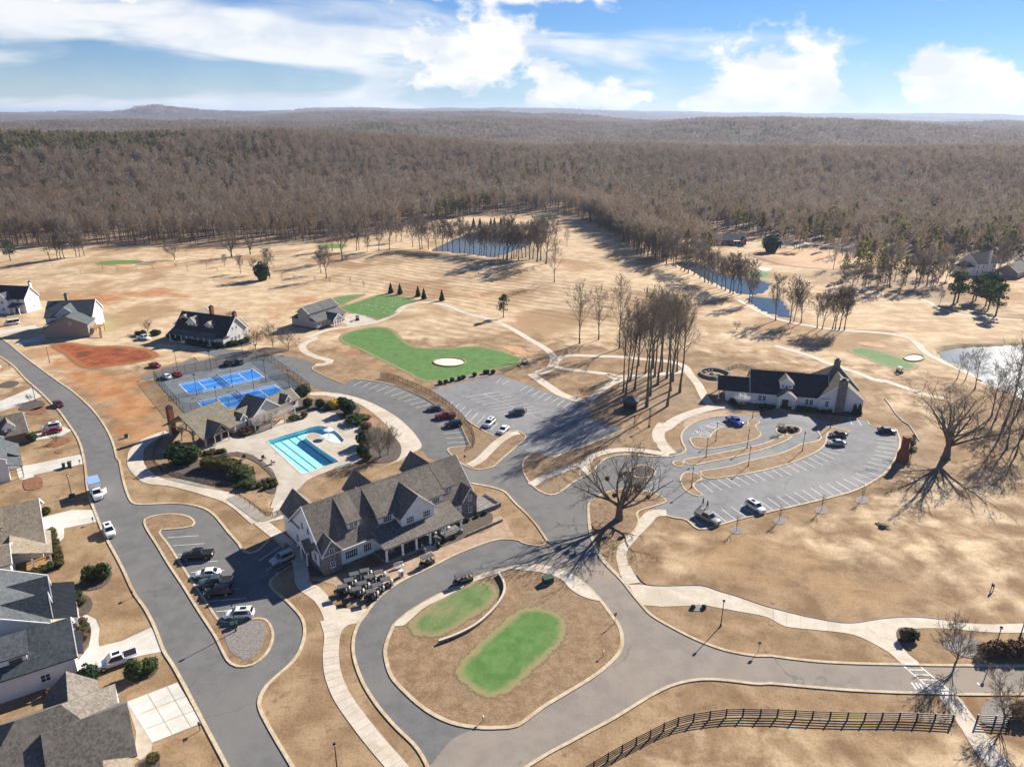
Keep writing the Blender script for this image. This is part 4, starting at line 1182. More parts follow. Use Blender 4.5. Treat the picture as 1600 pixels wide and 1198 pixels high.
def turf_material(name, inner, spread, rim):
    src = M[inner]; m = src.copy(); m.name = name; M[name] = m; nt = m.node_tree; b = nt.nodes['Principled BSDF']
    col = b.inputs['Base Color'].links[0].from_socket; p = n_pos(nt)
    a = nt.nodes.new('ShaderNodeAttribute'); a.attribute_name = 'edge'
    e = n_math(nt, 'ADD', a.outputs['Fac'], n_math(nt, 'MULTIPLY', n_math(nt, 'SUBTRACT', n_noise(nt, p, .9, 5, .7), .5), 2.2))
    mp = nt.nodes.new('ShaderNodeMapping'); mp.inputs['Rotation'].default_value = (0, 0, R(28)); nt.links.new(p, mp.inputs['Vector'])
    wv = nt.nodes.new('ShaderNodeTexWave'); wv.inputs['Scale'].default_value = .17; wv.inputs['Distortion'].default_value = .6; nt.links.new(mp.outputs[0], wv.inputs['Vector'])
    col = n_mix(nt, n_math(nt, 'MULTIPLY', n_range(nt, wv.outputs['Fac'], .35, .65), .16), col, n_mix(nt, 1.0, col, (.72, .78, .7), 'MULTIPLY'))
    col = n_mix(nt, n_range(nt, e, -.5, .9), n_mix(nt, n_noise(nt, p, .6, 3), rim, tuple(k * .8 for k in rim)), col)
    nt.links.new(col, b.inputs['Base Color'])
    tr = nt.nodes.new('ShaderNodeBsdfTransparent'); mx = nt.nodes.new('ShaderNodeMixShader')
    nt.links.new(n_range(nt, e, -spread + 1.2, -.7), mx.inputs[0]); nt.links.new(tr.outputs[0], mx.inputs[1]); nt.links.new(b.outputs[0], mx.inputs[2])
    nt.links.new(mx.outputs[0], nt.nodes['Material Output'].inputs['Surface'])


turf_material('turf', 'green', 2.6, (.27, .235, .11)); turf_material('turf_pale', 'green_pale', 2.6, (.27, .22, .11))
for pts, mname, z in greens:
    s = smooth(G(pts), True, 4)
    turf('putting_green', s, z, M['turf' if mname == 'green' else 'turf_pale'])
turf_material('soil', 'red_soil', 4.0, (.34, .13, .055))
RS = turf('bare_soil', smooth(G(vA([(350, 475), (420, 470), (560, 490), (700, 488), (820, 500), (905, 512), (955, 548), (860, 575), (760, 590), (640, 605), (560, 610), (500, 580), (430, 525)])), True, 4), .02, M['soil'], 4.0, 2.0)
turf_material('bank', 'clay_sand', 6.0, (.36, .21, .11))
for pts in ([(470, 178), (640, 160), (800, 172), (980, 203), (1010, 225), (860, 245), (700, 235), (560, 215)], [(1000, 215), (1090, 200), (1115, 225), (1040, 242)], [(1200, 250), (1340, 262), (1330, 300), (1230, 290)]):
    turf('bare_bank', smooth(G(vP(pts)), True, 3), .07, M['bank'], 6.0, 4.0)
sands = [([(728 + 100 * math.cos(t), 503 + 27 * math.sin(t)) for t in np.linspace(0, 2 * math.pi, 15)[:-1]], vI, 'sand', .09), ([(1555 + 58 * math.cos(t), 75 + 18 * math.sin(t)) for t in np.linspace(0, 2 * math.pi, 13)[:-1]], vK, 'sand', .09),
         ([(1055, 410), (1100, 402), (1170, 408), (1210, 440), (1270, 465), (1200, 472), (1130, 445)], vI, 'clay_sand', .06), ([(830, 80), (900, 76), (930, 100), (1000, 110), (960, 122), (880, 100)], vI, 'clay_sand', .06), ([(480, 240), (510, 234), (550, 242), (520, 250)], vP, 'sand', .1), ([(720, 312), (800, 305), (860, 318), (780, 325)], vT, 'clay_sand', .1), ([(880, 298), (950, 292), (1040, 300), (960, 308)], vT, 'clay_sand', .1), ([(900, 556), (960, 553), (1030, 570), (1000, 576)], vP, 'clay_sand', .08)]
for pts, v, mname, z in sands:
    s = smooth(G(v(pts)), True, 3)
    patch('bunker', s, z, M[mname], grid=4)
    if mname == 'sand' and z == .09:
        kerb(s, True, .5, z0=0, z1=.35, name='bunker_lip', mat=M['fringe'])

# sanded divots on the practice tee
mb = MB()
tee = np.array(G(vI([(130, 150), (330, 95), (470, 118), (330, 215)])))
for i in range(90):
    u_, w_ = rng.random(), rng.random() ** .8
    x, y = bil(tee, u_, w_); a = rng.uniform(.12, .34)
    z = h1(x, y) + .085
    mb.quad((x - a, y - .12, z), (x + a, y - .1, z), (x + a * .8, y + .13, z), (x - a * .8, y + .1, z))
tag(mb.build('divot_sand', M['sand']), 'rows of sanded divots across the practice tee', kind='stuff')
# ------------------------------------------------------------------ buildings
_mesh_cache = {}


class Bld:
    def __init__(s, name, label, cat, origin, ang, group=None, z=0.0):
        s.root = thing(name, label, cat, (origin[0], origin[1], z), R(ang), group)

    def part(s, name, mb, mat_, parent=None):
        return mb.build(name, M[mat_] if isinstance(mat_, str) else [M[k] for k in mat_], parent or s.root)

    def walls(s, u0, u1, v0, v1, z0, z1, mat_, name='wall'):
        return s.part(name, MB().box(u0, v0, z0, u1, v1, z1), mat_)

    def gable(s, u0, u1, v0, v1, ze, zr, axis, roof, wall=None, ov=.45, th=.22, ends=(1, 1), frac=.5, ze2=None, trim=True):
        """pitched roof over a rectangle; axis = direction of the ridge"""
        ze2 = ze if ze2 is None else ze2
        if axis == 'u':
            a0, a1, b0, b1 = u0, u1, v0, v1
            P = lambda a, b, z: (a, b, z)
        else:
            a0, a1, b0, b1 = v0, v1, u0, u1
            P = lambda a, b, z: (b, a, z)
        bm = b0 + (b1 - b0) * frac
        s1 = (zr - ze) / max(bm - b0, .01); s2 = (zr - ze2) / max(b1 - bm, .01)
        A0, A1 = a0 - (ov if ends[0] else 0), a1 + (ov if ends[1] else 0)
        mb = MB()
        for bb, zz in (((b0 - ov, ze - s1 * ov), (bm, zr)), ((b1 + ov, ze2 - s2 * ov), (bm, zr))) and [((b0 - ov, ze - s1 * ov), (bm, zr)), ((b1 + ov, ze2 - s2 * ov), (bm, zr))]:
            (p, zp), (q_, zq) = bb, zz
            vs = [P(A0, p, zp), P(A1, p, zp), P(A1, q_, zq), P(A0, q_, zq), P(A0, p, zp + th), P(A1, p, zp + th), P(A1, q_, zq + th), P(A0, q_, zq + th)]
            mb.add(vs, [(3, 2, 1, 0), (4, 5, 6, 7), (0, 1, 5, 4), (1, 2, 6, 5), (2, 3, 7, 6), (3, 0, 4, 7)])
        r = s.part('roof', mb, roof)
        if wall:
            for k, a in ((0, a0), (1, a1)):
                if not ends[k]:
                    continue
                t = .15 if k == 0 else -.15
                mw = MB()
                vs = [P(a, b0, min(ze, ze2)), P(a, b1, min(ze, ze2)), P(a, b1, ze2), P(a, bm, zr), P(a, b0, ze)]
                vs2 = [P(a + t, b0, min(ze, ze2)), P(a + t, b1, min(ze, ze2)), P(a + t, b1, ze2), P(a + t, bm, zr), P(a + t, b0, ze)]
                mw.add(vs + vs2, [(0, 1, 2, 3, 4), (9, 8, 7, 6, 5)] + [(i, (i + 1) % 5, 5 + (i + 1) % 5, 5 + i) for i in range(5)])
                s.part('gable_wall', mw, wall)
            if trim:
                for k, a in ((0, A0 - .03), (1, A1 - .09)):
                    if not ends[k]:
                        continue
                    mt = MB()
                    for p, zp in ((b0 - ov, ze - s1 * ov), (b1 + ov, ze2 - s2 * ov)):
                        x0, x1 = a, a + .12
                        mt.add([P(x0, p, zp - .12), P(x1, p, zp - .12), P(x1, bm, zr - .12), P(x0, bm, zr - .12), P(x0, p, zp + th + .03), P(x1, p, zp + th + .03), P(x1, bm, zr + th + .03), P(x0, bm, zr + th + .03)],
                               [(3, 2, 1, 0), (4, 5, 6, 7), (0, 1, 5, 4), (1, 2, 6, 5), (2, 3, 7, 6), (3, 0, 4, 7)])
                    s.part('fascia', mt, 'trim_white')
        return r

    def slope(s, pts, roof, th=.2, name='roof'):
        """one roof plane from four corners"""
        vs = [tuple(p) for p in pts] + [(x, y, z + th) for x, y, z in pts]
        n = len(pts)
        mb = MB().add(vs, [tuple(range(n))[::-1], tuple(range(n, 2 * n))] + [(i, (i + 1) % n, n + (i + 1) % n, n + i) for i in range(n)])
        return s.part(name, mb, roof)

    def hip(s, u0, u1, v0, v1, ze, zr, inset, roof, axis='u', ov=.45):
        if axis == 'u':
            r0, r1 = (u0 + inset, (v0 + v1) / 2, zr), (u1 - inset, (v0 + v1) / 2, zr)
        else:
            r0, r1 = ((u0 + u1) / 2, v0 + inset, zr), ((u0 + u1) / 2, v1 - inset, zr)
        a, b, c, d = (u0 - ov, v0 - ov, ze), (u1 + ov, v0 - ov, ze), (u1 + ov, v1 + ov, ze), (u0 - ov, v1 + ov, ze)
        mb = MB()
        if axis == 'u':
            fs = [(0, 1, 5, 4), (1, 2, 5), (2, 3, 4, 5), (3, 0, 4), (3, 2, 1, 0)]
        else:
            fs = [(0, 1, 4), (1, 2, 5, 4), (2, 3, 5), (3, 0, 4, 5), (3, 2, 1, 0)]
        mb.add([a, b, c, d, r0, r1], fs)
        return s.part('roof', mb, roof)

    def window(s, u, v, z, w, h, face='f', cols=2, rows=2, frame='trim_white'):
        key = ('win', round(w, 2), round(h, 2), cols, rows, frame)
        if key not in _mesh_cache:
            mb = MB(); t = .09
            mb.box(-w / 2, -.06, 0, w / 2, 0.02, t).box(-w / 2, -.06, h - t, w / 2, .02, h).box(-w / 2, -.06, t, -w / 2 + t, .02, h - t).box(w / 2 - t, -.06, t, w / 2, .02, h - t)
            for i in range(1, cols):
                x = -w / 2 + w * i / cols
                mb.box(x - .04, -.05, t, x + .04, .02, h - t)
            for i in range(1, rows):
                zz = h * i / rows
                mb.box(-w / 2 + t, -.045, zz - .03, w / 2 - t, .02, zz + .03)
            pn = MB().box(-w / 2 + .05, -.025, .05, w / 2 - .05, .0, h - .05)
            sl = MB().box(-w / 2 - .08, -.11, -.07, w / 2 + .08, .02, 0)
            _mesh_cache[key] = (mb.mesh('window', M[frame]), pn.mesh('pane', M['window_glass']), sl.mesh('sill', M[frame]))
        a, b, c = _mesh_cache[key]
        rz = {'f': 0, 'r': R(90), 'b': R(180), 'l': R(-90)}[face]
        o = link('window', a, s.root, (u, v, z), rz)
        link('pane', b, o)
        link('sill', c, o)
        return o

    def door(s, u, v, z, w, h, face='f', mat_='dark_grey'):
        rz = {'f': 0, 'r': R(90), 'b': R(180), 'l': R(-90)}[face]
        o = MB().box(-w / 2, -.05, 0, w / 2, .02, h).build('door', M[mat_], s.root, loc=(u, v, z))
        o.rotation_euler = (0, 0, rz)
        f = MB().box(-w / 2 - .1, -.07, 0, -w / 2, .02, h + .1).box(w / 2, -.07, 0, w / 2 + .1, .02, h + .1).box(-w / 2, -.07, h, w / 2, .02, h + .1).build('frame', M['trim_white'], o)
        MB().box(w / 2 - .2, -.10, 1.0, w / 2 - .1, -.05, 1.1).build('handle', M['steel'], o)
        return o

    def column(s, u, v, z0, z1, r=.16, mat_='trim_white', name='column'):
        mb = MB().box(u - r, v - r, z0, u + r, v + r, z1).box(u - r * 1.5, v - r * 1.5, z0, u + r * 1.5, v + r * 1.5, z0 + .25).box(u - r * 1.4, v - r * 1.4, z1 - .2, u + r * 1.4, v + r * 1.4, z1 - .01)
        return s.part(name, mb, mat_)

    def chimney(s, u, v, z0, z1, w=1.0, d=.8, mat_='stone'):
        c = s.part('chimney', MB().box(u - w / 2, v - d / 2, z0, u + w / 2, v + d / 2, z1), mat_)
        s.part('chimney_cap', MB().box(u - w / 2 - .12, v - d / 2 - .12, z1, u + w / 2 + .12, v + d / 2 + .12, z1 + .15).box(u - w / 4, v - d / 4, z1 + .15, u + w / 4, v + d / 4, z1 + .6), 'dark_grey', c)
        return c


# --- the big white clubhouse with the long shingle roof
b = Bld('clubhouse', 'large white two-storey clubhouse with grey-brown shingle roof and stone corner bays', 'clubhouse', (-34.6, 112.6), 39.5)
b.walls(0, 34.5, 0, 15, 0, 4.3, 'white_wall')
b.part('foundation', MB().box(-.12, -.12, 0, 34.62, 15.1, .55), 'stone')
b.gable(0, 34.5, 0, 15, 4.3, 11.2, 'u', 'roof_brown', 'white_wall', ov=.5, frac=.47)
for u0, u1, zt in ((-.2, 3.3, 6.9), (31.4, 34.9, 6.9)):
    b.walls(u0, u1, -.45, 1.5, 0, 4.6, 'stone', 'bay')
    b.gable(u0, u1, -.45, 4.0, 4.6, zt, 'v', 'roof_brown', 'stone', ov=.3, ends=(1, 0))
    for z in (1.2, 4.0):
        b.window((u0 + u1) / 2, -.45, z, .95, 1.3, 'f', 2, 2)
# wide shed dormer, central gable, two small dormers
b.walls(12.3, 27.4, 1.0, 6.5, 4.5, 7.0, 'white_wall', 'dormer_wall')
b.slope([(11.9, .55, 6.95), (27.8, .55, 6.95), (27.8, 7.0, 11.05), (11.9, 7.0, 11.05)], 'roof_brown', name='dormer_roof')
b.walls(16.0, 23.6, -1.4, 6, 3.6, 6.7, 'white_wall', 'gable_block')
b.gable(16.0, 23.6, -1.4, 7.0, 6.7, 10.2, 'v', 'roof_brown', 'white_wall', ov=.45, ends=(1, 0))
for u in (17.9, 21.7):
    b.window(u, -1.4, 4.9, 1.7, 1.4, 'f', 4, 2)
for u in (14.2, 25.5):
    b.window(u, 1.0, 5.45, 1.9, 1.2, 'f', 4, 2)
for u in (7.4, 29.3):
    b.walls(u - 1.25, u + 1.25, 1.9, 6.2, 4.6, 7.6, 'white_wall', 'dormer_wall')
    b.slope([(u - 1.55, 1.5, 7.6), (u + 1.55, 1.5, 7.6), (u + 1.55, 7.0, 11.1), (u - 1.55, 7.0, 11.1)], 'roof_brown', name='dormer_roof')
    b.window(u - .45, 1.9, 6.4, .8, 1.0, 'f', 2, 2); b.window(u + .45, 1.9, 6.4, .8, 1.0, 'f', 2, 2)
for u, w, c in ((5.6, 2.6, 3), (9.0, 1.7, 2), (29.6, 1.8, 2)):
    b.window(u, 0, 1.35, w, 1.75, 'f', c * 2, 2)
for v in (3.5, 7.5, 11.5):
    b.window(0, v, 1.3, 1.1, 1.7, 'l', 2, 2)
b.window(0, 6.0, 5.6, 1.1, 1.5, 'l', 2, 2); b.window(0, 8.6, 5.6, 1.1, 1.5, 'l', 2, 2)
# porch
b.part('porch_floor', MB().box(10.3, -4.7, 0, 28.2, -.05, .75), 'stone')
b.slope([(10.0, -5.0, 3.5), (28.5, -5.0, 3.5), (28.5, 1.0, 5.1), (10.0, 1.0, 5.1)], 'roof_brown', name='porch_roof')
b.part('porch_beam', MB().box(10.3, -4.65, 3.15, 28.2, -4.35, 3.5).box(10.3, -4.35, 3.15, 10.55, -.1, 3.5).box(27.95, -4.35, 3.15, 28.2, -.1, 3.5), 'trim_white')
for u in (10.6, 14.1, 17.2, 20.4, 24.0, 27.9):
    b.column(u, -4.5, .75, 3.2, .17)
for i in range(4):
    b.part('step', MB().box(18.4, -4.7 - .35 * (i + 1), 0, 21.4, -4.7 - .35 * i, .75 - .17 * (i + 1) + .02), 'concrete')
for u in (18.3, 21.5):
    b.part('step_rail', MB().bar((u, -4.7, 1.6), (u, -6.1, .95), .06, .06).bar((u, -4.7, .7), (u, -4.7, 1.6), .06, .06).bar((u, -6.1, .0), (u, -6.1, .95), .06, .06), 'trim_white')
for u0, u1 in ((10.6, 14.1), (14.1, 18.2), (21.5, 24.0), (24.0, 27.9)):
    mb = MB().box(u0 + .2, -4.53, 1.55, u1 - .2, -4.47, 1.62).box(u0 + .2, -4.53, .95, u1 - .2, -4.47, 1.0)
    for k in range(int((u1 - u0) / .25)):
        mb.box(u0 + .25 + k * .25, -4.52, 1.0, u0 + .28 + k * .25, -4.48, 1.55)
    b.part('railing', mb, 'black_metal')
b.door(19.8, -.02, .75, 1.8, 2.2); b.window(13, 0, 1.3, 2.0, 1.7, 'f', 4, 2); b.window(25.5, 0, 1.3, 2.0, 1.7, 'f', 4, 2); b.window(16.4, 0, 1.3, 1.4, 1.7, 'f', 2, 2)
# porch furniture
for u in (12.0, 13.0, 23.0, 24.5, 26.3):
    t = thing('porch_chair', 'white porch chair under the clubhouse porch roof', 'chair', group='white chairs on the clubhouse porch')
    a = R(39.5); t.location = (-34.6 + u * math.cos(a) + 2.4 * math.sin(a), 112.6 + u * math.sin(a) - 2.4 * math.cos(a), .75); t.rotation_euler = (0, 0, a)
    MB().box(-.3, -.3, .38, .3, .3, .45).build('seat', M['plastic_white'], t)
    MB().box(-.3, .22, .45, .3, .3, 1.1).build('backrest', M['plastic_white'], t)
    for x in (-.26, .26):
        for y in (-.26, .26):
            MB().box(x - .03, y - .03, 0, x + .03, y + .03, .38).build('leg', M['plastic_white'], t)
# rear wings and west hood
b.walls(0.5, 34, 15, 18, 0, 4.2, 'white_wall', 'rear_wall')
b.slope([(-.1, 18.6, 4.1), (34.8, 18.6, 4.1), (34.8, 9.0, 9.6), (-.1, 9.0, 9.6)][::-1], 'roof_brown', name='rear_roof')
for u in (3.0, 16.8, 31.0):
    b.walls(u - 2.7, u + 2.7, 13, 19, 0, 5.4, 'white_wall', 'rear_wing')
    b.gable(u - 2.7, u + 2.7, 10, 19, 5.4, 8.6, 'v', 'roof_brown', 'white_wall', ov=.45, ends=(0, 1))
b.gable(-1.5, .3, 4.4, 7.4, 3.3, 4.8, 'u', 'roof_brown', 'white_wall', ov=.25, ends=(1, 0))
b.door(0, 5.9, .1, 1.2, 2.1, 'l')
for v in (4.6, 7.2):
    b.column(-1.3, v, 0, 3.3, .1)
mb = MB()
for i in range(3):
    b.part('air_conditioner', MB().box(-2.6, 9.2 + i * 1.5, 0, -1.7, 10.1 + i * 1.5, .95).box(-2.5, 9.3 + i * 1.5, .95, -1.8, 10.0 + i * 1.5, 1.0), 'galv')
for u, v, z in ((5, 9.5, 9.6), (12, 9.2, 9.8), (22, 10.5, 9.0), (28.5, 5.6, 9.6)):
    b.part('vent_pipe', MB().tube((u, v, z - .6), (u, v, z + .55), .09, .09, 6), 'trim_white')
b.part('gutter', MB().box(-.4, -.68, 4.0, 10, -.52, 4.12), 'trim_white')
# stone terrace at the east end
b.part('terrace_wall', MB().box(34.9, -1.2, 0, 41, -.8, 1.0).box(40.6, -.8, 0, 41, 4.5, 1.0).box(34.9, -.8, 0, 40.6, 4.5, .6), 'stone')
b.part('garden_wall', MB().box(28.4, -6.2, 0, 37.5, -5.9, .55), 'stone')

# --- white clubhouse on the right
b = Bld('golf_clubhouse', 'long white single-storey clubhouse with dark roof and stone chimney', 'clubhouse', (66.0, 200.9), -13)
b.walls(5.6, 27, 0, 13.5, 0, 3.7, 'white_wall'); b.gable(5.6, 27, 0, 13.5, 3.7, 8.2, 'u', 'roof_dark', 'white_wall', ov=.5)
b.walls(-1.5, 5.6, .6, 9, 0, 3.4, 'white_wall', 'west_wing'); b.gable(-3.8, 5.6, .6, 9, 3.4, 6.2, 'u', 'roof_dark', 'white_wall', ov=.4, ends=(1, 0))
for v in (1.0, 8.6):
    b.column(-3.6, v, 0, 3.4, .16)
b.walls(24.6, 36.5, -.5, 14, 0, 3.8, 'white_wall', 'east_wing')
b.gable(24.6, 36.5, -.5, 12, 3.8, 8.6, 'v', 'roof_olive', 'white_wall', ov=.5, ends=(1, 0))
b.hip(24.8, 36.3, 6.5, 18, 4.4, 10.4, 5.6, 'roof_olive', 'v')
b.chimney(30.3, -.9, 0, 9.8, 2.2, 1.1); b.chimney(30.6, 12.3, 6, 11.6, 1.6, 1.2)
b.walls(13.0, 17.8, -2.4, 0, 2.9, 3.5, 'white_wall', 'portico'); b.gable(13.0, 17.8, -2.6, 3.5, 3.5, 5.2, 'v', 'roof_olive', 'white_wall', ov=.35, ends=(1, 0))
for u in (13.3, 17.5):
    for d in (-.25, .25):
        b.column(u + d, -2.2, 0, 2.9, .13)
b.walls(13.6, 17.2, 1.4, 5, 4.6, 6.6, 'white_wall', 'dormer'); b.gable(13.6, 17.2, 1.4, 6.5, 6.6, 8.0, 'v', 'roof_olive', 'white_wall', ov=.3, ends=(1, 0))
for k in range(3):
    b.window(14.4 + k, 1.4, 5.2, .8, .9, 'f', 2, 2)
for u in (2.0, 3.3):
    b.window(u, .6, 1.0, 1.0, 1.7, 'f', 2, 2)
for u in (8.2, 9.4, 21.4, 22.6):
    b.window(u, 0, 1.0, 1.0, 1.7, 'f', 2, 2)
for u in (26.8, 34.4):
    b.window(u, -.5, 1.0, 1.0, 1.8, 'f', 2, 2)
b.door(15.4, 0, 0, 1.8, 2.3)
for v in (3, 7, 11):
    b.window(36.5, v, 1.0, 1.1, 1.7, 'r', 2, 2)

# --- pool pavilion with bathhouse
b = Bld('pool_pavilion', 'open timber pool pavilion with olive shingle roof joined to a long bathhouse', 'pavilion', (-77.9, 167.0), 60)
b.gable(-1.2, 9.2, 0, 14.5, 3.4, 7.7, 'u', 'roof_olive', None, ov=.9)
posts = [(-.6, .2), (-.6, 5), (-.6, 9.5), (-.6, 14.2), (4.2, .2), (8.6, .2), (4.2, 14.2), (8.6, 14.2)]
for u, v in posts:
    b.column(u, v, 0, 3.4, .2, 'timber_pale', 'post')
for (p, q_) in [((-.6, .2, 3.2), (-.6, 14.2, 3.2)), ((-.6, .2, 3.2), (8.6, .2, 3.2)), ((-.6, 14.2, 3.2), (8.6, 14.2, 3.2)), ((-.6, 4, 5.3), (-.6, 10.5, 5.3)), ((-.6, 7.2, 3.2), (-.6, 7.2, 7.6)), ((-.6, .2, 3.3), (-.6, 7.2, 7.75)), ((-.6, 14.2, 3.3), (-.6, 7.2, 7.75)),
                ((-.6, 3.7, 3.2), (-.6, 7.2, 5.3)), ((-.6, 10.7, 3.2), (-.6, 7.2, 5.3)), ((-.6, 1.6, 3.2), (-.6, .2, 2.0)), ((-.6, 3.6, 3.2), (-.6, 5, 2.0)), ((-.6, 6.4, 3.2), (-.6, 5, 2.0)), ((-.6, 8.1, 3.2), (-.6, 9.5, 2.0)), ((-.6, 10.9, 3.2), (-.6, 9.5, 2.0)), ((.8, .2, 3.2), (-.6, .2, 2.0)), ((2.8, .2, 3.2), (4.2, .2, 2.0)), ((5.6, .2, 3.2), (4.2, .2, 2.0)), ((7.2, .2, 3.2), (8.6, .2, 2.0))]:
    b.part('beam', MB().bar(p, q_, .2, .24), 'timber_pale')
b.gable(1.0, 5.6, -1.3, 5, 3.3, 5.6, 'v', 'roof_olive', None, ov=.5, ends=(1, 0))
for p, q_ in [((1.0, -1.2, 3.0), (3.3, -1.2, 5.4)), ((5.6, -1.2, 3.0), (3.3, -1.2, 5.4)), ((1.0, -1.2, 3.0), (5.6, -1.2, 3.0)), ((3.3, -1.2, 3.0), (3.3, -1.2, 5.4)), ((1.2, -1.2, 0), (1.2, -1.2, 3.0)), ((5.4, -1.2, 0), (5.4, -1.2, 3.0)), ((2.2, -1.2, 3.0), (3.3, -1.2, 4.2)), ((4.4, -1.2, 3.0), (3.3, -1.2, 4.2))]:
    b.part('beam', MB().bar(p, q_, .18, .2), 'timber_pale')
b.chimney(1.0, 15.6, 0, 7.4, 1.4, 1.2, 'brick')
b.walls(9, 31.5, .4, 6.4, 0, 2.8, 'white_wall')
b.gable(9, 31.5, .4, 6.4, 2.8, 5.0, 'u', 'roof_olive', 'white_wall', ov=.45, ends=(0, 1))
b.walls(14.0, 24.4, -.2, 4, 0, 2.8, 'white_wall', 'centre_wall')
b.gable(14.0, 24.4, -.2, 6.6, 2.8, 6.7, 'v', 'roof_olive', 'pale_wall', ov=.5)
for u in (11.6, 27.6):
    b.walls(u - .9, u + .9, .1, 3, 2.5, 3.9, 'white_wall', 'dormer'); b.gable(u - .9, u + .9, .1, 3.3, 3.9, 4.9, 'v', 'roof_olive', 'white_wall', ov=.3, ends=(1, 0)); b.window(u, .1, 2.7, .95, 1.1, 'f', 2, 2)
b.door(18.2, -.2, 0, 1.1, 2.2); b.door(20.4, -.2, 0, 1.1, 2.2); b.window(16, -.2, .9, 1.2, 1.3); b.window(22.6, -.2, .9, 1.2, 1.3); b.window(29.8, .4, 1, 1.2, 1.3); b.window(12.8, .4, 1, 1.0, 1.2)
for k in range(21):
    u = 12.6 + k * .66
    bow = 2.6 + 2.9 * math.sin(math.pi * (k + 2) / 25)
    b.part('pergola_rafter', MB().bar((u, -.3, 3.15), (u, -.3 - bow, 3.0), .10, .22), 'timber_pale')
arc = [(12.4 + k * 1.42, -.1 - (2.4 + 2.8 * math.sin(math.pi * (k * 2.1 + 2) / 25))) for k in range(11)]
mb = MB()
for p, q_ in zip(arc[:-1], arc[1:]):
    mb.bar((*p, 2.75), (*q_, 2.75), .18, .28)
b.part('pergola_beam', mb, 'timber_pale')
for k in (0, 3, 6, 10):
    b.column(arc[k][0], arc[k][1], 0, 2.7, .16, 'timber_pale', 'pergola_post')
b.part('counter', MB().box(9.2, -1.0, 0, 13, .3, 1.1), 'stone')

# --- grey shingled house with the long veranda
b = Bld('lodge_house', 'grey lodge with dark steep roof, long veranda and two dormers', 'house', (-105.1, 253.3), 70)
b.walls(0, 10.2, 0, 24, 0, 4.2, 'pale_wall'); b.gable(0, 10.2, 0, 24, 4.6, 9.6, 'v', 'roof_dark', 'pale_wall', ov=.5)
b.walls(0, 10.2, 0, .3, 4.2, 4.6, 'pale_wall', 'band')
b.slope([(-3.2, 2.5, 2.9), (-3.2, 25, 2.9), (.6, 25, 4.6), (.6, 2.5, 4.6)][::-1], 'roof_slate', name='veranda_roof')
for k in range(9):
    b.column(-2.9, 3 + k * 2.65, 0, 2.9, .14)
b.part('veranda_floor', MB().box(-3.1, 2.6, 0, -.02, 24.8, .4), 'timber_pale')
for v, w in ((8.5, 3.2), (16.5, 4.6)):
    b.walls(1.0, 5, v - w / 2, v + w / 2, 4.8, 6.8, 'trim_white', 'dormer')
    b.gable(.8, 6, v - w / 2, v + w / 2, 6.8, 8.9 if w > 4 else 8.0, 'u', 'roof_tan', 'trim_white', ov=.3, ends=(1, 0))
    for k in (-.8, .8):
        b.window(1.0, v + k, 5.4, 1.0, 1.1, 'l', 2, 2)
b.walls(-2.2, .0, 0, 4.2, 0, 3.2, 'pale_wall', 'bay'); b.hip(-2.2, 1.0, 0, 4.2, 3.2, 5.0, 1.2, 'roof_dark', 'v', .3)
b.walls(3, 14, 16, 27, 0, 5, 'pale_wall', 'rear_wing'); b.gable(3, 14, 16, 27, 5, 9.0, 'u', 'roof_tan', 'pale_wall', ov=.4)
b.walls(10, 15, 3, 9, 0, 3.6, 'pale_wall', 'side_wing'); b.gable(9, 15, 3, 9, 3.6, 6.2, 'u', 'roof_tan', 'pale_wall', ov=.4, ends=(0, 1))
b.chimney(8.5, 13.5, 5, 11.6, 1.4, 1.1, 'brick'); b.chimney(12.5, 6.5, 3, 9.0, 1.4, 1.1, 'brick')
for u in (2.4, 4.4, 6.4):
    b.window(u, 0, 1.0, 1.1, 1.7, 'f', 2, 2)
for u in (3.4, 5.4):
    b.window(u, 0, 5.0, 1.0, 1.4, 'f', 2, 2)
for k in range(6):
    b.window(0, 5 + k * 3.4, 1, 1.2, 1.7, 'l', 2, 2)

# --- range house with the raised clerestory roof
b = Bld('range_house', 'grey driving range building with raised clerestory roof and white portico', 'building', (-77.8, 275.2), 62)
b.walls(0, 16.5, 0, 13.2, 0, 3.2, 'grey_wall'); b.walls(0, 16.5, 3.6, 9.8, 3.2, 6.2, 'grey_wall', 'clerestory')
b.gable(0, 16.5, 3.6, 9.8, 6.2, 8.4, 'u', 'roof_grey', 'grey_wall', ov=.5)
b.slope([(-.5, -.6, 3.0), (17, -.6, 3.0), (17, 3.7, 5.2), (-.5, 3.7, 5.2)], 'roof_grey', name='lower_roof'); b.slope([(17, 13.8, 3.0), (-.5, 13.8, 3.0), (-.5, 9.7, 5.2), (17, 9.7, 5.2)], 'roof_grey', name='lower_roof')
for k in range(10):
    b.window(1.2 + k * 1.55, 3.6, 5.45, 1.2, .6, 'f', 2, 1)
b.gable(6.5, 11.5, -3.0, 3, 3.0, 4.9, 'v', 'roof_grey', 'trim_white', ov=.4, ends=(1, 0))
for u in (6.8, 8.3, 9.8, 11.2):
    b.column(u, -2.8, 0, 3.0, .15)
for u in (1.4, 3.6, 13.4, 15.2):
    b.window(u, 0, 1.0, 1.5, 1.5, 'f', 2, 2)
b.door(9, 0, 0, 1.8, 2.3)
b.part('deck_skirt', MB().box(-.1, -.1, 0, 16.6, 13.3, .4), 'dark_grey')


# --- houses along the residential street
def wins(b, spots, face, w=1.1, h=1.5, c=2, r=2):
    for u, v, z in spots:
        b.window(u, v, z, w, h, face, c, r)


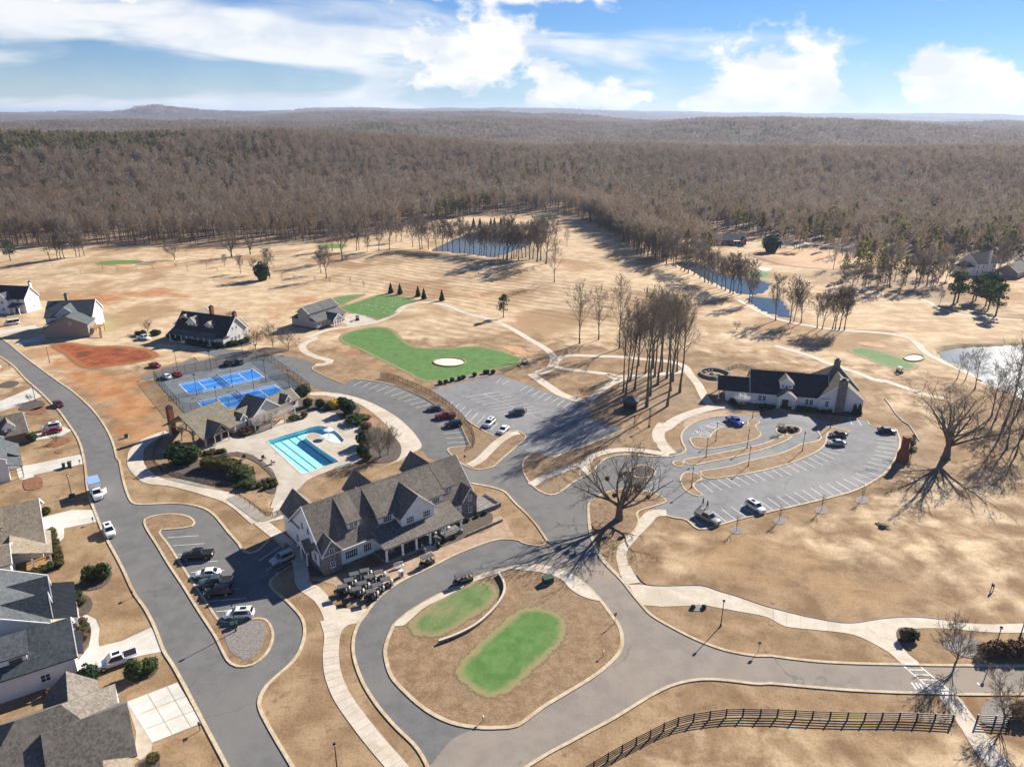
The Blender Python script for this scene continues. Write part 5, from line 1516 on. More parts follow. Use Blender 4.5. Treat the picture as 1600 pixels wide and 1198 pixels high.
b = Bld('house', 'two-storey taupe house with light roof planes and a wooden back stair', 'house', (-176.8, 260.0), 13)
b.walls(0, 15.2, 0, 9, 0, 5.0, 'taupe_wall'); b.gable(1.8, 15.2, 0, 9, 5.0, 8.2, 'v', 'roof_slate', 'taupe_wall', ov=.4, trim=False)
b.slope([(-.4, -.2, 3.1), (-.4, 9, 3.1), (2.0, 9, 5.1), (2.0, -.2, 5.1)][::-1], 'roof_slate', name='lean_to_roof')
b.walls(-2, 14.5, 9, 22, 0, 6.3, 'pale_wall', 'rear_block'); b.gable(-2, 14.5, 9, 22, 6.3, 11.0, 'u', 'roof_slate', 'pale_wall', ov=.4)
b.walls(2.5, 9.5, 7.5, 12, 5, 7.2, 'pale_wall', 'cross_gable'); b.gable(2.5, 9.5, 7.2, 15.4, 7.2, 10.3, 'v', 'roof_slate', 'pale_wall', ov=.4, ends=(1, 0))
b.chimney(4, 17, 9, 13.2, 1.1, .9, 'taupe_wall'); b.window(9.4, 0, 5.3, .8, 1.0, 'f', 2, 2); wins(b, [(11, 7.5, 5.2)], 'f')
b.part('back_deck', MB().box(15.2, 2, 2.6, 18.8, 8, 2.8), 'timber')
for u, v in ((15.6, 2.3), (18.5, 2.3), (18.5, 7.7), (15.6, 7.7)):
    b.part('deck_post', MB().box(u - .1, v - .1, 0, u + .1, v + .1, 3.7), 'timber')
b.part('stair', MB().bar((18.6, 2.2, 2.7), (19.8, -2.2, .1), .9, .2).bar((18.2, 2.2, 3.6), (19.4, -2.2, 1.0), .08, .12).bar((19.1, 2.2, 3.6), (20.2, -2.2, 1.0), .08, .12), 'timber')
b.door(0, 4.5, 0, 4.5, 2.3, 'l', 'plastic_white')

b = Bld('house', 'tall white house with dark roof, gabled front dormers and a porch', 'house', (-208.1, 298.3), 82)
b.walls(0, 8, 0, 26, 0, 6.3, 'white_wall'); b.gable(0, 8, 0, 26, 6.3, 10.6, 'v', 'roof_dark', 'white_wall', ov=.4)
b.chimney(5.5, .7, 8, 12.2, .9, .9, 'white_wall')
b.walls(-2.5, .0, 6, 11, 0, 6.0, 'white_wall', 'front_bay'); b.gable(-2.5, 4, 6, 11, 6.0, 8.6, 'u', 'roof_slate', 'white_wall', ov=.3, ends=(1, 0))
b.walls(-4, .0, 14, 21, 0, 5.2, 'white_wall', 'front_bay'); b.gable(-4, 4, 14, 21, 5.2, 8.4, 'u', 'roof_slate', 'white_wall', ov=.3, ends=(1, 0))
b.slope([(-3.4, .3, 2.9), (-3.4, 6, 2.9), (.2, 6, 4.2), (.2, .3, 4.2)][::-1], 'roof_slate', name='porch_roof')
for v in (.6, 3.1, 5.6):
    b.column(-3.2, v, 0, 2.9, .12)
wins(b, [(3, 0, 4.5), (4.6, 0, 1.3)], 'f', .8, 1.2); wins(b, [(-2.5, 8.5, 4.2), (0, 3, 4.6), (-4, 17.5, 3.0), (-2.5, 8.5, 1.2)], 'l', 1.2, 1.3); b.door(0, 4.6, .1, 1.0, 2.1, 'l')

b = Bld('house', 'brown-walled cottage with brown roof and one white gabled dormer', 'house', (-125.4, 169.1), 40)
b.walls(-12, 0, 0, 9, 0, 3.2, 'brown_wall'); b.gable(-12, 0, 0, 9, 3.2, 6.8, 'u', 'roof_brown', 'brown_wall', ov=.5)
b.walls(-4.6, -2.4, .6, 3, 3.3, 5.0, 'trim_white', 'dormer'); b.gable(-4.8, -2.2, .4, 4.5, 5.0, 6.5, 'v', 'roof_brown', 'trim_white', ov=.25, ends=(1, 0)); b.window(-3.5, .6, 3.6, 1.0, 1.1)
b.walls(-13, -6, 6, 17, 0, 3.2, 'brown_wall', 'garage'); b.gable(-13, -6, 6, 17, 3.2, 6.0, 'v', 'roof_brown', 'brown_wall', ov=.4); wins(b, [(0, 3, 1), (0, 6, 1)], 'r'); wins(b, [(-6, 0, .9)], 'f')
b = Bld('house', 'pale blue-grey house with slate roof and white front porch', 'house', (-116.0, 151.0), 36)
b.walls(-14, -2, -2, 13, 0, 5.4, 'white_wall'); b.gable(-14, -2, -2, 13, 5.4, 8.8, 'v', 'roof_slate', 'white_wall', ov=.4)
b.walls(-2, .5, 4.5, 12, 0, 3.0, 'white_wall', 'front_wing'); b.slope([(.9, 3.6, 3.0), (.9, 12.4, 3.0), (-2.4, 12.4, 5.2), (-2.4, 3.6, 5.2)], 'roof_slate', name='front_roof')
b.slope([(.9, -2, 2.9), (.9, 3.4, 2.9), (-2.2, 3.4, 4.0), (-2.2, -2, 4.0)], 'roof_slate', name='porch_roof')
for v in (-1.7, 3.1):
    b.column(.6, v, 0, 2.9, .13)
wins(b, [(-9, -2, 1), (-5, -2, 1), (-5, -2, 3.6)], 'f', 1.3, 1.4); b.door(-2, .8, 0, 1, 2.1, 'r'); wins(b, [(.5, 8, 1)], 'r')

b = Bld('house', 'white house with broad tan shingle roofs and a boarded front porch', 'house', (-86.1, 114.4), 33)
b.walls(-22, -1.5, 4.5, 21, 0, 3.2, 'white_wall'); b.gable(-22, -1.0, 3.5, 22, 3.3, 8.6, 'u', 'roof_tan', 'white_wall', ov=.5, ends=(1, 1))
b.walls(-22, -6, -3.5, 4.5, 0, 5.0, 'white_wall', 'side_wing'); b.gable(-22, -6, -3.5, 4, 5.0, 6.8, 'u', 'roof_tan', 'white_wall', ov=.4)
b.slope([(.3, -.3, 3.0), (.3, 9, 3.0), (-6, 9, 5.2), (-6, -.3, 5.2)], 'roof_tan', name='porch_roof')
b.part('porch_floor', MB().box(-5.9, -.1, 0, 0, 4.4, .35), 'timber')
for u, v in ((-.2, .1), (-3.0, .1), (-.2, 4.2)):
    b.column(u, v, .35, 3.0, .14)
b.walls(-15, -7, 8, 11, 5.2, 6.6, 'white_wall', 'dormer'); b.slope([(-15.3, 7.5, 6.7), (-6.7, 7.5, 6.7), (-6.7, 12.8, 8.7), (-15.3, 12.8, 8.7)], 'roof_tan', name='dormer_roof')
b.door(-1.5, 17, 0, 4.8, 2.3, 'r', 'plastic_white'); wins(b, [(-9, -3.5, 1), (-12, -3.5, 1), (-9, -3.5, 3.2)], 'f'); wins(b, [(-1.5, 8, 1)], 'r')

b = Bld('house', 'white farmhouse with slate-grey gables, dark metal porch roof and garage wing', 'house', (-65.4, 86.3), 32.5)
b.walls(-19, 0, 0, 8.5, 0, 4.2, 'white_wall', 'garage_wall'); b.gable(-19, 0, 0, 8.5, 4.2, 7.8, 'u', 'roof_slate', 'white_wall', ov=.5)
b.walls(-12.5, -5.6, 1.0, 4.0, 4.2, 6.2, 'trim_white', 'dormer'); b.slope([(-12.8, .6, 6.3), (-5.3, .6, 6.3), (-5.3, 4.4, 7.9), (-12.8, 4.4, 7.9)], 'roof_slate', name='dormer_roof')
b.window(-11.2, 1.0, 4.7, 1.0, 1.0, 'f', 2, 2, 'dark_grey'); b.window(-7.0, 1.0, 4.6, 1.6, 1.3, 'f', 2, 2, 'dark_grey')
b.walls(-18, -3, 9, 23, 0, 5.2, 'white_wall'); b.gable(-18, -3, 9, 23, 5.2, 9.4, 'v', 'roof_slate', 'white_wall', ov=.45)
for v0, v1, zt in ((10.3, 14.3, 8.4), (16.2, 19.8, 8.0)):
    b.walls(-8, -2.6, v0, v1, 3, 5.6, 'white_wall', 'front_gable'); b.gable(-10, -2.6, v0, v1, 5.6, zt, 'u', 'roof_slate', 'white_wall', ov=.4, ends=(0, 1)); b.window(-2.6, (v0 + v1) / 2, 4.4, 1.1, 1.2, 'r')
pr = b.slope([(.9, 11.4, 3.0), (.9, 22.6, 3.0), (-3.2, 22.6, 4.2), (-3.2, 11.4, 4.2)], 'metal_roof', .08, 'porch_roof')
mb = MB()
for k in range(28):
    v = 11.6 + k * .4
    mb.bar((.9, v, 3.10), (-3.1, v, 4.30), .05, .06)
b.part('standing_seams', mb, 'metal_roof', pr)
ar = b.slope([(1.2, 1.2, 2.9), (1.2, 7.4, 2.9), (-.05, 7.4, 3.5), (-.05, 1.2, 3.5)], 'metal_roof', .06, 'awning_roof')
mb = MB()
for k in range(15):
    v = 1.5 + k * .4
    mb.bar((1.2, v, 2.99), (.0, v, 3.59), .05, .05)
b.part('standing_seams', mb, 'metal_roof', ar)
for v in (11.7, 15.2, 18.8, 22.3):
    b.column(.6, v, 0, 3.0, .13)
b.part('porch_floor', MB().box(-3, 11.5, 0, .8, 22.5, .3), 'concrete'); b.door(-3, 15, .3, 1, 2.1, 'r'); b.door(0, 4.3, 0, 5, 2.3, 'r', 'plastic_white'); wins(b, [(-16, 0, 1), (-12, 0, 1.2), (-4, 0, 1.2)], 'f', 1.3, 1.3)

b = Bld('house', 'house with mottled brown hip roof beside the panelled concrete driveway', 'house', (-51.6, 74.2), 32.5)
b.walls(-16, -.5, -7, 8, 0, 3.2, 'white_wall'); b.hip(-17, -1.0, -4.5, 8.5, 3.3, 8.4, 5.5, 'roof_brown', 'u', .5)
b.walls(-8, 0, -6, 4.4, 0, 3.2, 'white_wall', 'garage'); b.gable(-9, .3, -5.8, 4.4, 3.3, 7.0, 'u', 'roof_brown', 'white_wall', ov=.4, ends=(0, 1), trim=False)
b.walls(-9, -3, 5, 10.8, 0, 3.0, 'white_wall', 'wing'); b.gable(-9, -3, 5, 11.2, 3.1, 6.0, 'v', 'roof_brown', 'white_wall', ov=.4, ends=(0, 1), trim=False)
b.slope([(.2, -12, 2.9), (.2, -6.1, 2.9), (-3, -6.1, 4.2), (-3, -12, 4.2)], 'roof_tan', name='porch_roof')
for v in (-11.7, -9.2, -6.5):
    b.column(-.1, v, 0, 2.9, .12)
b.door(.0, -.8, 0, 5, 2.3, 'r', 'plastic_white')

# --- far buildings
def far_house(label, px, py, ang, L_, W_, ze, zr, roof, wall, chim=None, cat='house'):
    x, y = g(px, py)
    b = Bld('house', label, cat, (x, y), ang, z=h1(x, y) - .3)
    b.walls(0, L_, 0, W_, 0, ze, wall); b.gable(0, L_, 0, W_, ze, zr, 'u', roof, wall, ov=.5)
    for k in range(max(2, int(L_ / 4))):
        b.window(2 + k * (L_ - 4) / max(1, int(L_ / 4) - 1), 0, 1.2, 1.3, 1.6)
        if ze > 4.5:
            b.window(2 + k * (L_ - 4) / max(1, int(L_ / 4) - 1), 0, 3.9, 1.3, 1.5)
    if chim:
        b.chimney(chim[0], chim[1], 0 if chim[2] else ze, zr + 1.6, 1.3, 1.0, wall)
    return b


b = far_house('red brick ranch house with grey roof and white porch at the wood edge', *vP([(290, 142)])[0], 4, 25, 11, 3.6, 6.8, 'roof_grey', 'brick')
b.gable(21, 25, -3, 6, 3.4, 5.6, 'v', 'roof_grey', 'brick', ov=.3, ends=(1, 0)); b.part('porch', MB().box(15.5, -2.4, .2, 20.5, -.05, .5).box(15.6, -2.3, .5, 15.8, -2.1, 3.2).box(20.2, -2.3, .5, 20.4, -2.1, 3.2).box(15.4, -2.5, 3.2, 20.6, -.05, 3.4), 'trim_white')
b = far_house('tall white house with black roof and white chimney near the pond', *vP([(1392, 268)])[0], 22, 16, 10, 6.8, 11.2, 'roof_dark', 'white_wall', (9, -.4, True))
b.walls(-7, 0, 1, 8, 0, 4.8, 'white_wall', 'side_wing'); b.hip(-7, 0, 1, 8, 4.8, 8.0, 3, 'roof_dark', 'u')
far_house('low grey-roofed house half hidden by bare trees', *vP([(1150, 222)])[0], -6, 15, 9, 2.8, 5.6, 'roof_grey', 'brown_wall')
far_house('small house with pale metal roof showing above the trees', *vP([(30, 70)])[0], 10, 14, 9, 4.6, 7.6, 'drive', 'brown_wall')
far_house('grey house at the end of the lane past the pines', *vP([(1570, 282)])[0], 40, 18, 11, 3.4, 7.2, 'roof_grey', 'taupe_wall')
far_house('low construction shed among piles near the brick house', *vP([(190, 112)])[0], 6, 10, 7, 2.6, 4.2, 'roof_grey', 'galv', cat='shed')
# garden hut by the lot
b = Bld('garden_hut', 'small open-fronted hut with shingle roof under the tall trees', 'hut', g(*vJ([(690, 880)])[0]), -12)
b.walls(0, .25, 0, 3.6, 0, 2.4, 'brown_wall'); b.walls(3.75, 4, 0, 3.6, 0, 2.4, 'brown_wall', 'side_wall'); b.walls(.25, 3.75, 3.35, 3.6, 0, 2.4, 'brown_wall', 'back_wall'); b.hip(0, 4, 0, 3.6, 2.4, 4.0, 1.6, 'roof_grey', 'u', .4)

# ------------------------------------------------------------------ pool
dk = patch('pool_deck', deck_poly, .06, M['deck'], holes=[pool_s])
for i in range(11):
    pass
n = len(pool_s)
mb = MB()
for i in range(n):
    a, c = pool_s[i], pool_s[(i + 1) % n]
    mb.quad((*a, .06), (*c, .06), (*c, -1.3), (*a, -1.3))
pb = mb.build('pool_basin', M['pool_plaster']); tag(pb, kind='structure')
fl = patch('pool_floor', pool_s, -1.25, M['pool_plaster'], parent=pb, drape=False)
patch('shallow_shelf', smooth(G(vE([(985, 345), (1040, 352), (1083, 390), (1066, 408), (1022, 404), (975, 380), (955, 360)])), True, 3), -.35, M['pool_white'], parent=pb, drape=False)
for a, c in zip(vE([(675, 408), (722, 397), (766, 383), (808, 370)]), vE([(885, 572), (930, 557), (977, 542), (1020, 526)])):
    (x0, y0), (x1, y1) = g(*a, -1.2), g(*c, -1.2)
    d = np.array((x1 - x0, y1 - y0)); d = d / np.linalg.norm(d); nn = np.array((-d[1], d[0])) * .16
    MB().quad((x0 + nn[0], y0 + nn[1], -1.235), (x0 - nn[0], y0 - nn[1], -1.235), (x1 - nn[0], y1 - nn[1], -1.235), (x1 + nn[0], y1 + nn[1], -1.235)).build('lane_line', M['tile_dark'], pb)
k1 = kerb(pool_s, True, .45, z0=.03, z1=.1, parent=pb, name='coping', mat=M['concrete'])
kerb(pool_s, True, .5, z0=-.3, z1=-.02, parent=pb, name='tile_band', mat=M['tile_dark']) if False else None
patch('water', pool_s, -.12, M['pool_water'], drape=False)
x, y = g(*vE([(995, 372)])[0])
t = thing('mushroom_fountain', 'white mushroom-shaped water fountain in the pool shallows', 'fountain', (x, y, -.4))
MB().lathe([(.12, 0), (.12, 2.4)], 10).build('stem', M['plastic_white'], t)
MB().lathe([(.1, 2.75), (1.25, 2.45), (1.3, 2.4), (1.1, 2.4), (.1, 2.55)][::-1], 20).build('cap', M['plastic_white'], t)
for i, pt in enumerate([(512, 498), (625, 500), (678, 525)]):
    x, y = g(*vE([pt])[0])
    t = thing('folding_seat', 'small dark folding seat standing on the pool deck', 'chair', (x, y, .06), i * .8, 'dark seats on the pool deck')
    MB().box(-.4, -.4, .4, .4, .4, .47).build('seat', M['dark_grey'], t); MB().box(-.4, .34, .47, .4, .42, 1.0).build('backrest', M['dark_grey'], t)
    for a_ in (-.35, .35):
        for c_ in (-.35, .35):
            MB().box(a_ - .04, c_ - .04, 0, a_ + .04, c_ + .04, .4).build('leg', M['dark_grey'], t)

# ------------------------------------------------------------------ tennis courts
cf = [g(*p) for p in vD([(165, 612), (355, 826), (1140, 690), (850, 477)])]
patch('tennis_court', cf, .036, M['court_grey'])
tc_obj = bpy.data.objects['tennis_court']
c1 = G(vD([(318, 640), (780, 545), (855, 600), (385, 705)]))


def court(q):
    patch('court_surface', q, .044, M['court_blue'], parent=tc_obj)
    def ln(u0, v0, u1, v1, w=.09):
        a, c = np.array(bil(q, u0, v0)), np.array(bil(q, u1, v1)); d = (c - a) / np.linalg.norm(c - a); nn = np.array((-d[1], d[0])) * w
        MB().quad((*(a + nn), .05), (*(a - nn), .05), (*(c - nn), .05), (*(c + nn), .05)).build('court_line', M['paint_white'], tc_obj)
    for a in ((0, 0, 1, 0), (0, 1, 1, 1), (0, 0, 0, 1), (1, 0, 1, 1), (0, .125, 1, .125), (0, .875, 1, .875), (.23, .125, .23, .875), (.77, .125, .77, .875), (.23, .5, .77, .5)):
        ln(*a)
    p0, p1 = bil(q, .5, -.06), bil(q, .5, 1.06)
    return p0, p1


u_ = np.array(c1[1]) - np.array(c1[0]); v_ = np.array(c1[3]) - np.array(c1[0])
sh = np.array(g(*vD([(915, 643)])[0])) - np.array(c1[1])
c2 = [tuple(np.array(p) + sh) for p in c1]
for ci, q in enumerate((c1, c2)):
    p0, p1 = court(q)
    t = thing('tennis_net', 'black tennis net across the court beside the parking row' if ci == 0 else 'black tennis net across the court beside the bathhouse', 'net', (*p0, .05))
    d = (p1[0] - p0[0], p1[1] - p0[1])
    MB().quad((0, 0, .08), (d[0], d[1], .08), (d[0], d[1], 1.0), (0, 0, 1.0)).build('mesh', M['net'], t)
    MB().bar((0, 0, 1.0), (d[0], d[1], 1.0), .06, .08).build('tape', M['paint_white'], t)
    for e in ((0, 0), d):
        MB().tube((e[0], e[1], 0), (e[0], e[1], 1.1), .05, .05, 6).build('post', M['black_metal'], t)


def mesh_fence(name, label, pts, h, step, mat_mesh, group=None, cat='fence', z=0.0, closed=False, post=.045, bottom=.05):
    P = resample(pts, step, closed)
    if closed:
        P = P + [P[0]]
    x0, y0 = P[0]
    t = thing(name, label, cat, (x0, y0, 0), 0, group)
    Z = [h1(*p) + z for p in P]
    key = ('post', h, post)
    if key not in _mesh_cache:
        _mesh_cache[key] = MB().tube((0, 0, 0), (0, 0, h + .05), post, post, 6).mesh('post', M['black_metal'])
    for p, zz in zip(P, Z):
        link('post', _mesh_cache[key], t, (p[0] - x0, p[1] - y0, zz))
    for (a, za), (c, zc) in zip(zip(P[:-1], Z[:-1]), zip(P[1:], Z[1:])):
        A_ = (a[0] - x0, a[1] - y0); C_ = (c[0] - x0, c[1] - y0)
        o = MB().quad((*A_, za + bottom), (*C_, zc + bottom), (*C_, zc + h - .03), (*A_, za + h - .03)).build('panel', M[mat_mesh], t)
        MB().bar((*A_, za + h), (*C_, zc + h), .05, .05).build('rail', M['black_metal'], o); MB().bar((*A_, za + bottom), (*C_, zc + bottom), .04, .04).build('rail', M['black_metal'], o)
    return t


mesh_fence('tennis_fence', 'tall black chain-link fence enclosing the blue tennis courts', cf, 3.0, 3.4, 'chain_link', closed=True)
mid = [tuple(np.array(bil(cf, 0, .47))), tuple(np.array(bil(cf, .18, .44)))]
mesh_fence('court_divider', 'short chain-link divider between the courts near the dirt slope', G(vD([(255, 745), (465, 695)])), 1.4, 3.0, 'chain_link')
mesh_fence('court_divider', 'short chain-link divider between the courts near the access road', G(vD([(830, 630), (1000, 595), (1120, 665)])), 1.4, 3.0, 'chain_link')
mesh_fence('iron_fence', 'dark iron fence curving along the grass strip between parking lots', smooth(G(vI([(300, 600), (370, 607), (440, 635), (530, 672), (620, 715), (700, 765), (770, 825), (830, 890), (870, 950), (885, 1010), (870, 1040)]))), 1.8, 2.4, 'iron_pickets')
mesh_fence('iron_fence', 'low dark iron fence around the lawn corner beside the clubhouse', G(vE([(465, 705), (650, 838), (760, 805), (745, 770)])), 1.3, 2.2, 'iron_pickets')
mesh_fence('iron_fence', 'low dark iron fence below the hedge along the pool walkway', smooth(G(vE([(40, 565), (120, 595), (240, 625), (350, 645), (470, 665)]))), 1.2, 2.4, 'iron_pickets')
mesh_fence('iron_fence', 'low iron fence around the terrace behind the white golf clubhouse', G(vK([(480, 150), (560, 118), (660, 150), (720, 150), (940, 175)])), 1.2, 2.4, 'iron_pickets')
mesh_fence('iron_fence', 'low dark iron fence around the curved bed at the pavilion foot', smooth(G(vE([(60, 365), (20, 420), (0, 480), (10, 530), (60, 575)]))), 1.2, 2.0, 'iron_pickets')
mesh_fence('iron_fence', 'short iron fence on the lawn bank by the round tree circle', G(vL([(435, 245), (500, 195), (605, 155)])), 1.0, 2.2, 'iron_pickets')


def rail_fence(label, pts, step=2.45, h=1.35):
    P = resample(pts, step)
    x0, y0 = P[0]
    t = thing('rail_fence', label, 'fence', (x0, y0, 0))
    pm = MB().box(-.08, -.08, 0, .08, .08, h + .1).mesh('post', M['black_metal'])
    for a in P:
        link('post', pm, t, (a[0] - x0, a[1] - y0, h1(*a)), rng.random() * .2)
    for a, c in zip(P[:-1], P[1:]):
        A_ = (a[0] - x0, a[1] - y0); C_ = (c[0] - x0, c[1] - y0)
        for k in range(4):
            zz = .25 + k * .34
            MB().bar((*A_, zz + h1(*a)), (*C_, zz + h1(*c)), .05, .15).build('rail', M['black_metal'], t)
    return t


rail_fence('long black four-rail fence following the entrance road', smooth(G(vN([(1148, 1150), (1060, 1145), (965, 1140), (770, 1134), (570, 1134), (390, 1130), (200, 1122), (0, 1112)]) + vO([(1130, 920), (1050, 915), (960, 920), (880, 930), (800, 942), (720, 960), (650, 985), (580, 1022), (500, 1062), (420, 1105), (340, 1150), (250, 1205), (150, 1265)]))))
rail_fence('short black four-rail fence beside the leaning path tree', G(vN([(1300, 1150), (1400, 1155), (1500, 1160)])))
# ------------------------------------------------------------------ vehicles
_car_cache = {}


def car_proto(kind, paint):
    key = (kind, paint)
    if key in _car_cache:
        return _car_cache[key]
    W = {'sedan': .92, 'suv': .97, 'pickup': 1.02, 'van': 1.0, 'truck': 1.05}[kind]
    # stations: x, roof of the lower body, half width factor
    st = {'sedan': [(-2.38, .70, .80), (-2.30, .92, .92), (-1.7, 1.0, 1), (-.6, 1.0, 1), (.9, .97, 1), (1.7, .88, .98), (2.2, .76, .90), (2.38, .58, .78)],
          'suv': [(-2.42, .72, .86), (-2.36, 1.08, .94), (-1.7, 1.10, 1), (0, 1.10, 1), (1.0, 1.08, 1), (1.9, 1.02, .97), (2.28, .90, .90), (2.42, .62, .80)],
          'pickup': [(-2.95, .75, .92), (-2.9, 1.12, .98), (-1.0, 1.12, 1), (.6, 1.14, 1), (1.6, 1.14, 1), (2.4, 1.10, .97), (2.8, 1.0, .9), (2.92, .68, .84)],
          'van': [(-2.75, .7, .94), (-2.7, 1.15, .98), (-1.0, 1.15, 1), (1.0, 1.15, 1), (1.9, 1.12, .98), (2.5, .98, .92), (2.75, .66, .82)],
          'truck': [(.6, 1.0, .95), (.7, 1.35, 1), (1.6, 1.35, 1), (2.4, 1.30, .96), (3.1, 1.2, .88), (3.25, .75, .82)]}[kind]
    mb = MB()
    for x, zt, wf in st:
        w = W * wf; zb = .30
        zm = zb + (zt - zb) * .55
        mb.v += [(x, -w * .9, zb), (x, -w, zm), (x, -w * .95, zt - .06), (x, -w * .82, zt), (x, w * .82, zt), (x, w * .95, zt - .06), (x, w, zm), (x, w * .9, zb)]
    n = len(st)
    for i in range(n - 1):
        for k in range(8):
            mb.f.append((8 * i + k, 8 * i + (k + 1) % 8, 8 * (i + 1) + (k + 1) % 8, 8 * (i + 1) + k)); mb.m.append(0)
    mb.f.append(tuple(range(8))[::-1]); mb.m.append(0)
    mb.f.append(tuple(range(8 * (n - 1), 8 * n))); mb.m.append(0)
    parts = [('body', mb.mesh('body', M[paint], True), [])]
    # cabin: bottom front/back, top front/back, heights
    cb = {'sedan': (1.05, -1.75, .30, -1.05, .98, 1.45), 'suv': (1.10, -2.25, .45, -1.95, 1.08, 1.74), 'pickup': (1.35, -1.0, .65, -.80, 1.12, 1.86), 'van': (2.0, -2.7, 1.3, -2.6, 1.13, 2.15), 'truck': (2.1, .75, 1.6, .8, 1.33, 2.15)}[kind]
    fb, bb, ft, bt, z0, z1 = cb
    wb, wt = W * .86, W * .70 if kind != 'van' else W * .8
    P = {'fbl': (fb, wb, z0), 'fbr': (fb, -wb, z0), 'bbl': (bb, wb, z0), 'bbr': (bb, -wb, z0), 'ftl': (ft, wt, z1), 'ftr': (ft, -wt, z1), 'btl': (bt, wt, z1), 'btr': (bt, -wt, z1)}
    gl = M['glass']
    parts.append(('windscreen', MB().quad(P['fbr'], P['fbl'], P['ftl'], P['ftr']).mesh('windscreen', gl), []))
    parts.append(('rear_window', MB().quad(P['bbl'], P['bbr'], P['btr'], P['btl']).mesh('rear_window', gl if kind != 'van' else M[paint]), []))
    parts.append(('side_window', MB().quad(P['fbl'], P['bbl'], P['btl'], P['ftl']).mesh('side_window', gl), []))
    parts.append(('side_window', MB().quad(P['bbr'], P['fbr'], P['ftr'], P['btr']).mesh('side_window', gl), []))
    rf = MB()
    ring = []
    for sx, sy, z in ((1, 1, z1 - .03), (1.0, 1.0, z1 + .01), (.86, .86, z1 + .06)):
        cx = (ft + bt) / 2; hx = (ft - bt) / 2 + .06
        ring.append([(cx + hx * sx, wt * sy + .02, z), (cx - hx * sx, wt * sy + .02, z), (cx - hx * sx, -wt * sy - .02, z), (cx + hx * sx, -wt * sy - .02, z)])
    vs = [p for r_ in ring for p in r_]
    rf.add(vs, [(4 * k + i, 4 * k + (i + 1) % 4, 4 * k + 4 + (i + 1) % 4, 4 * k + 4 + i) for k in range(2) for i in range(4)] + [(8, 9, 10, 11), (3, 2, 1, 0)])
    kids = []
    if kind in ('suv', 'pickup') and paint == 'car_white':
        kids = [('sunroof', MB().box((ft + bt) / 2 - .55, -.38, z1 + .05, (ft + bt) / 2 + .5, .38, z1 + .075).mesh('sunroof', gl))]
    parts.append(('roof', rf.mesh('roof', M[paint], False), kids))
    for a, c in (('fbl', 'ftl'), ('fbr', 'ftr'), ('bbl', 'btl'), ('bbr', 'btr')):
        parts.append(('pillar', MB().bar(P[a], P[c], .09, .09).mesh('pillar', M[paint]), []))
    if kind != 'truck':
        for s_ in (1, -1):
            xm = (fb + bb) / 2 - .1
            parts.append(('pillar', MB().bar((xm, s_ * (wb + .005), z0), (xm, s_ * (wt + .005), z1), .1, .06).mesh('pillar', M[paint] if kind == 'van' else M['plastic_black']), []))
            if kind == 'suv':
                parts.append(('pillar', MB().bar((xm - 1.15, s_ * (wb + .005), z0), (xm - 1.1, s_ * (wt + .005), z1), .22, .06).mesh('pillar', M[paint]), []))
    L0, L1 = st[0][0], st[-1][0]
    if kind == 'pickup':
        parts.append(('bed', MB().box(-2.85, -.82, 1.115, -1.1, .82, 1.15).mesh('bed', M['plastic_black']), [('bed_rail', MB().box(-2.9, .84, 1.1, -1.05, .95, 1.2).mesh('bed_rail', M[paint])), ('bed_rail', MB().box(-2.9, -.95, 1.1, -1.05, -.84, 1.2).mesh('bed_rail', M[paint]))]))
    if kind == 'truck':
        parts.append(('cargo_box', MB().box(-3.6, -1.15, .85, .55, 1.15, 3.25).mesh('cargo_box', M['trim_white']), [('box_roof', MB().box(-3.62, -1.17, 3.25, .57, 1.17, 3.32).mesh('box_roof', M['box_blue'])), ('rear_shutter', MB().box(-3.66, -1.0, .95, -3.605, 1.0, 3.1).mesh('rear_shutter', M['galv'])), ('chassis', MB().box(-3.5, -.5, .5, .9, .5, .86).mesh('chassis', M['dark_grey']))]))
        parts.append(('door', MB().quad((1.75, 1.1, .5), (1.0, 2.0, .5), (1.0, 2.0, 1.9), (1.75, 1.1, 1.9)).mesh('door', M['trim_white']), []))
        L0 = -3.66
    wr = {'sedan': .33, 'suv': .38, 'pickup': .42, 'van': .36, 'truck': .43}[kind]
    xs = {'sedan': (1.45, -1.4), 'suv': (1.5, -1.45), 'pickup': (1.9, -1.75), 'van': (1.85, -1.7), 'truck': (2.4, -2.3)}[kind]
    tyre = MB(); rim = MB()
    tyre.tube((0, -.12, 0), (0, .12, 0), wr, wr, 16); rim.tube((0, -.13, 0), (0, .13, 0), wr * .62, wr * .62, 12)
    tm, rm = tyre.mesh('wheel', M['rubber']), rim.mesh('rim', M['steel'] if paint != 'car_black' else M['galv'])
    wheels = [(x, s_ * (W - .10), wr) for x in xs for s_ in (1, -1)]
    hl = MB().box(-.05, -.2, -.08, .05, .2, .08).mesh('headlight', M['headlight']); tlm = MB().box(-.05, -.16, -.13, .05, .16, .13).mesh('taillight', M['taillight'])
    mir = MB().box(-.08, -.1, -.07, .08, .1, .07).mesh('mirror', M[paint] if kind != 'truck' else M['plastic_black'])
    grille = MB().box(-.04, -W * .5, -.1, .04, W * .5, .12).mesh('grille', M['plastic_black'])
    bump = [('grille', grille, (L1 - .05, 0, .62))]
    _car_cache[key] = dict(parts=parts, tm=tm, rm=rm, wheels=wheels, W=W, L0=L0, L1=L1, hl=hl, tl=tlm, mir=mir, extra=bump, z0=z0, fb=fb, zh=st[-2][1] - .12, zt=.85 if kind != 'truck' else .9)
    return _car_cache[key]


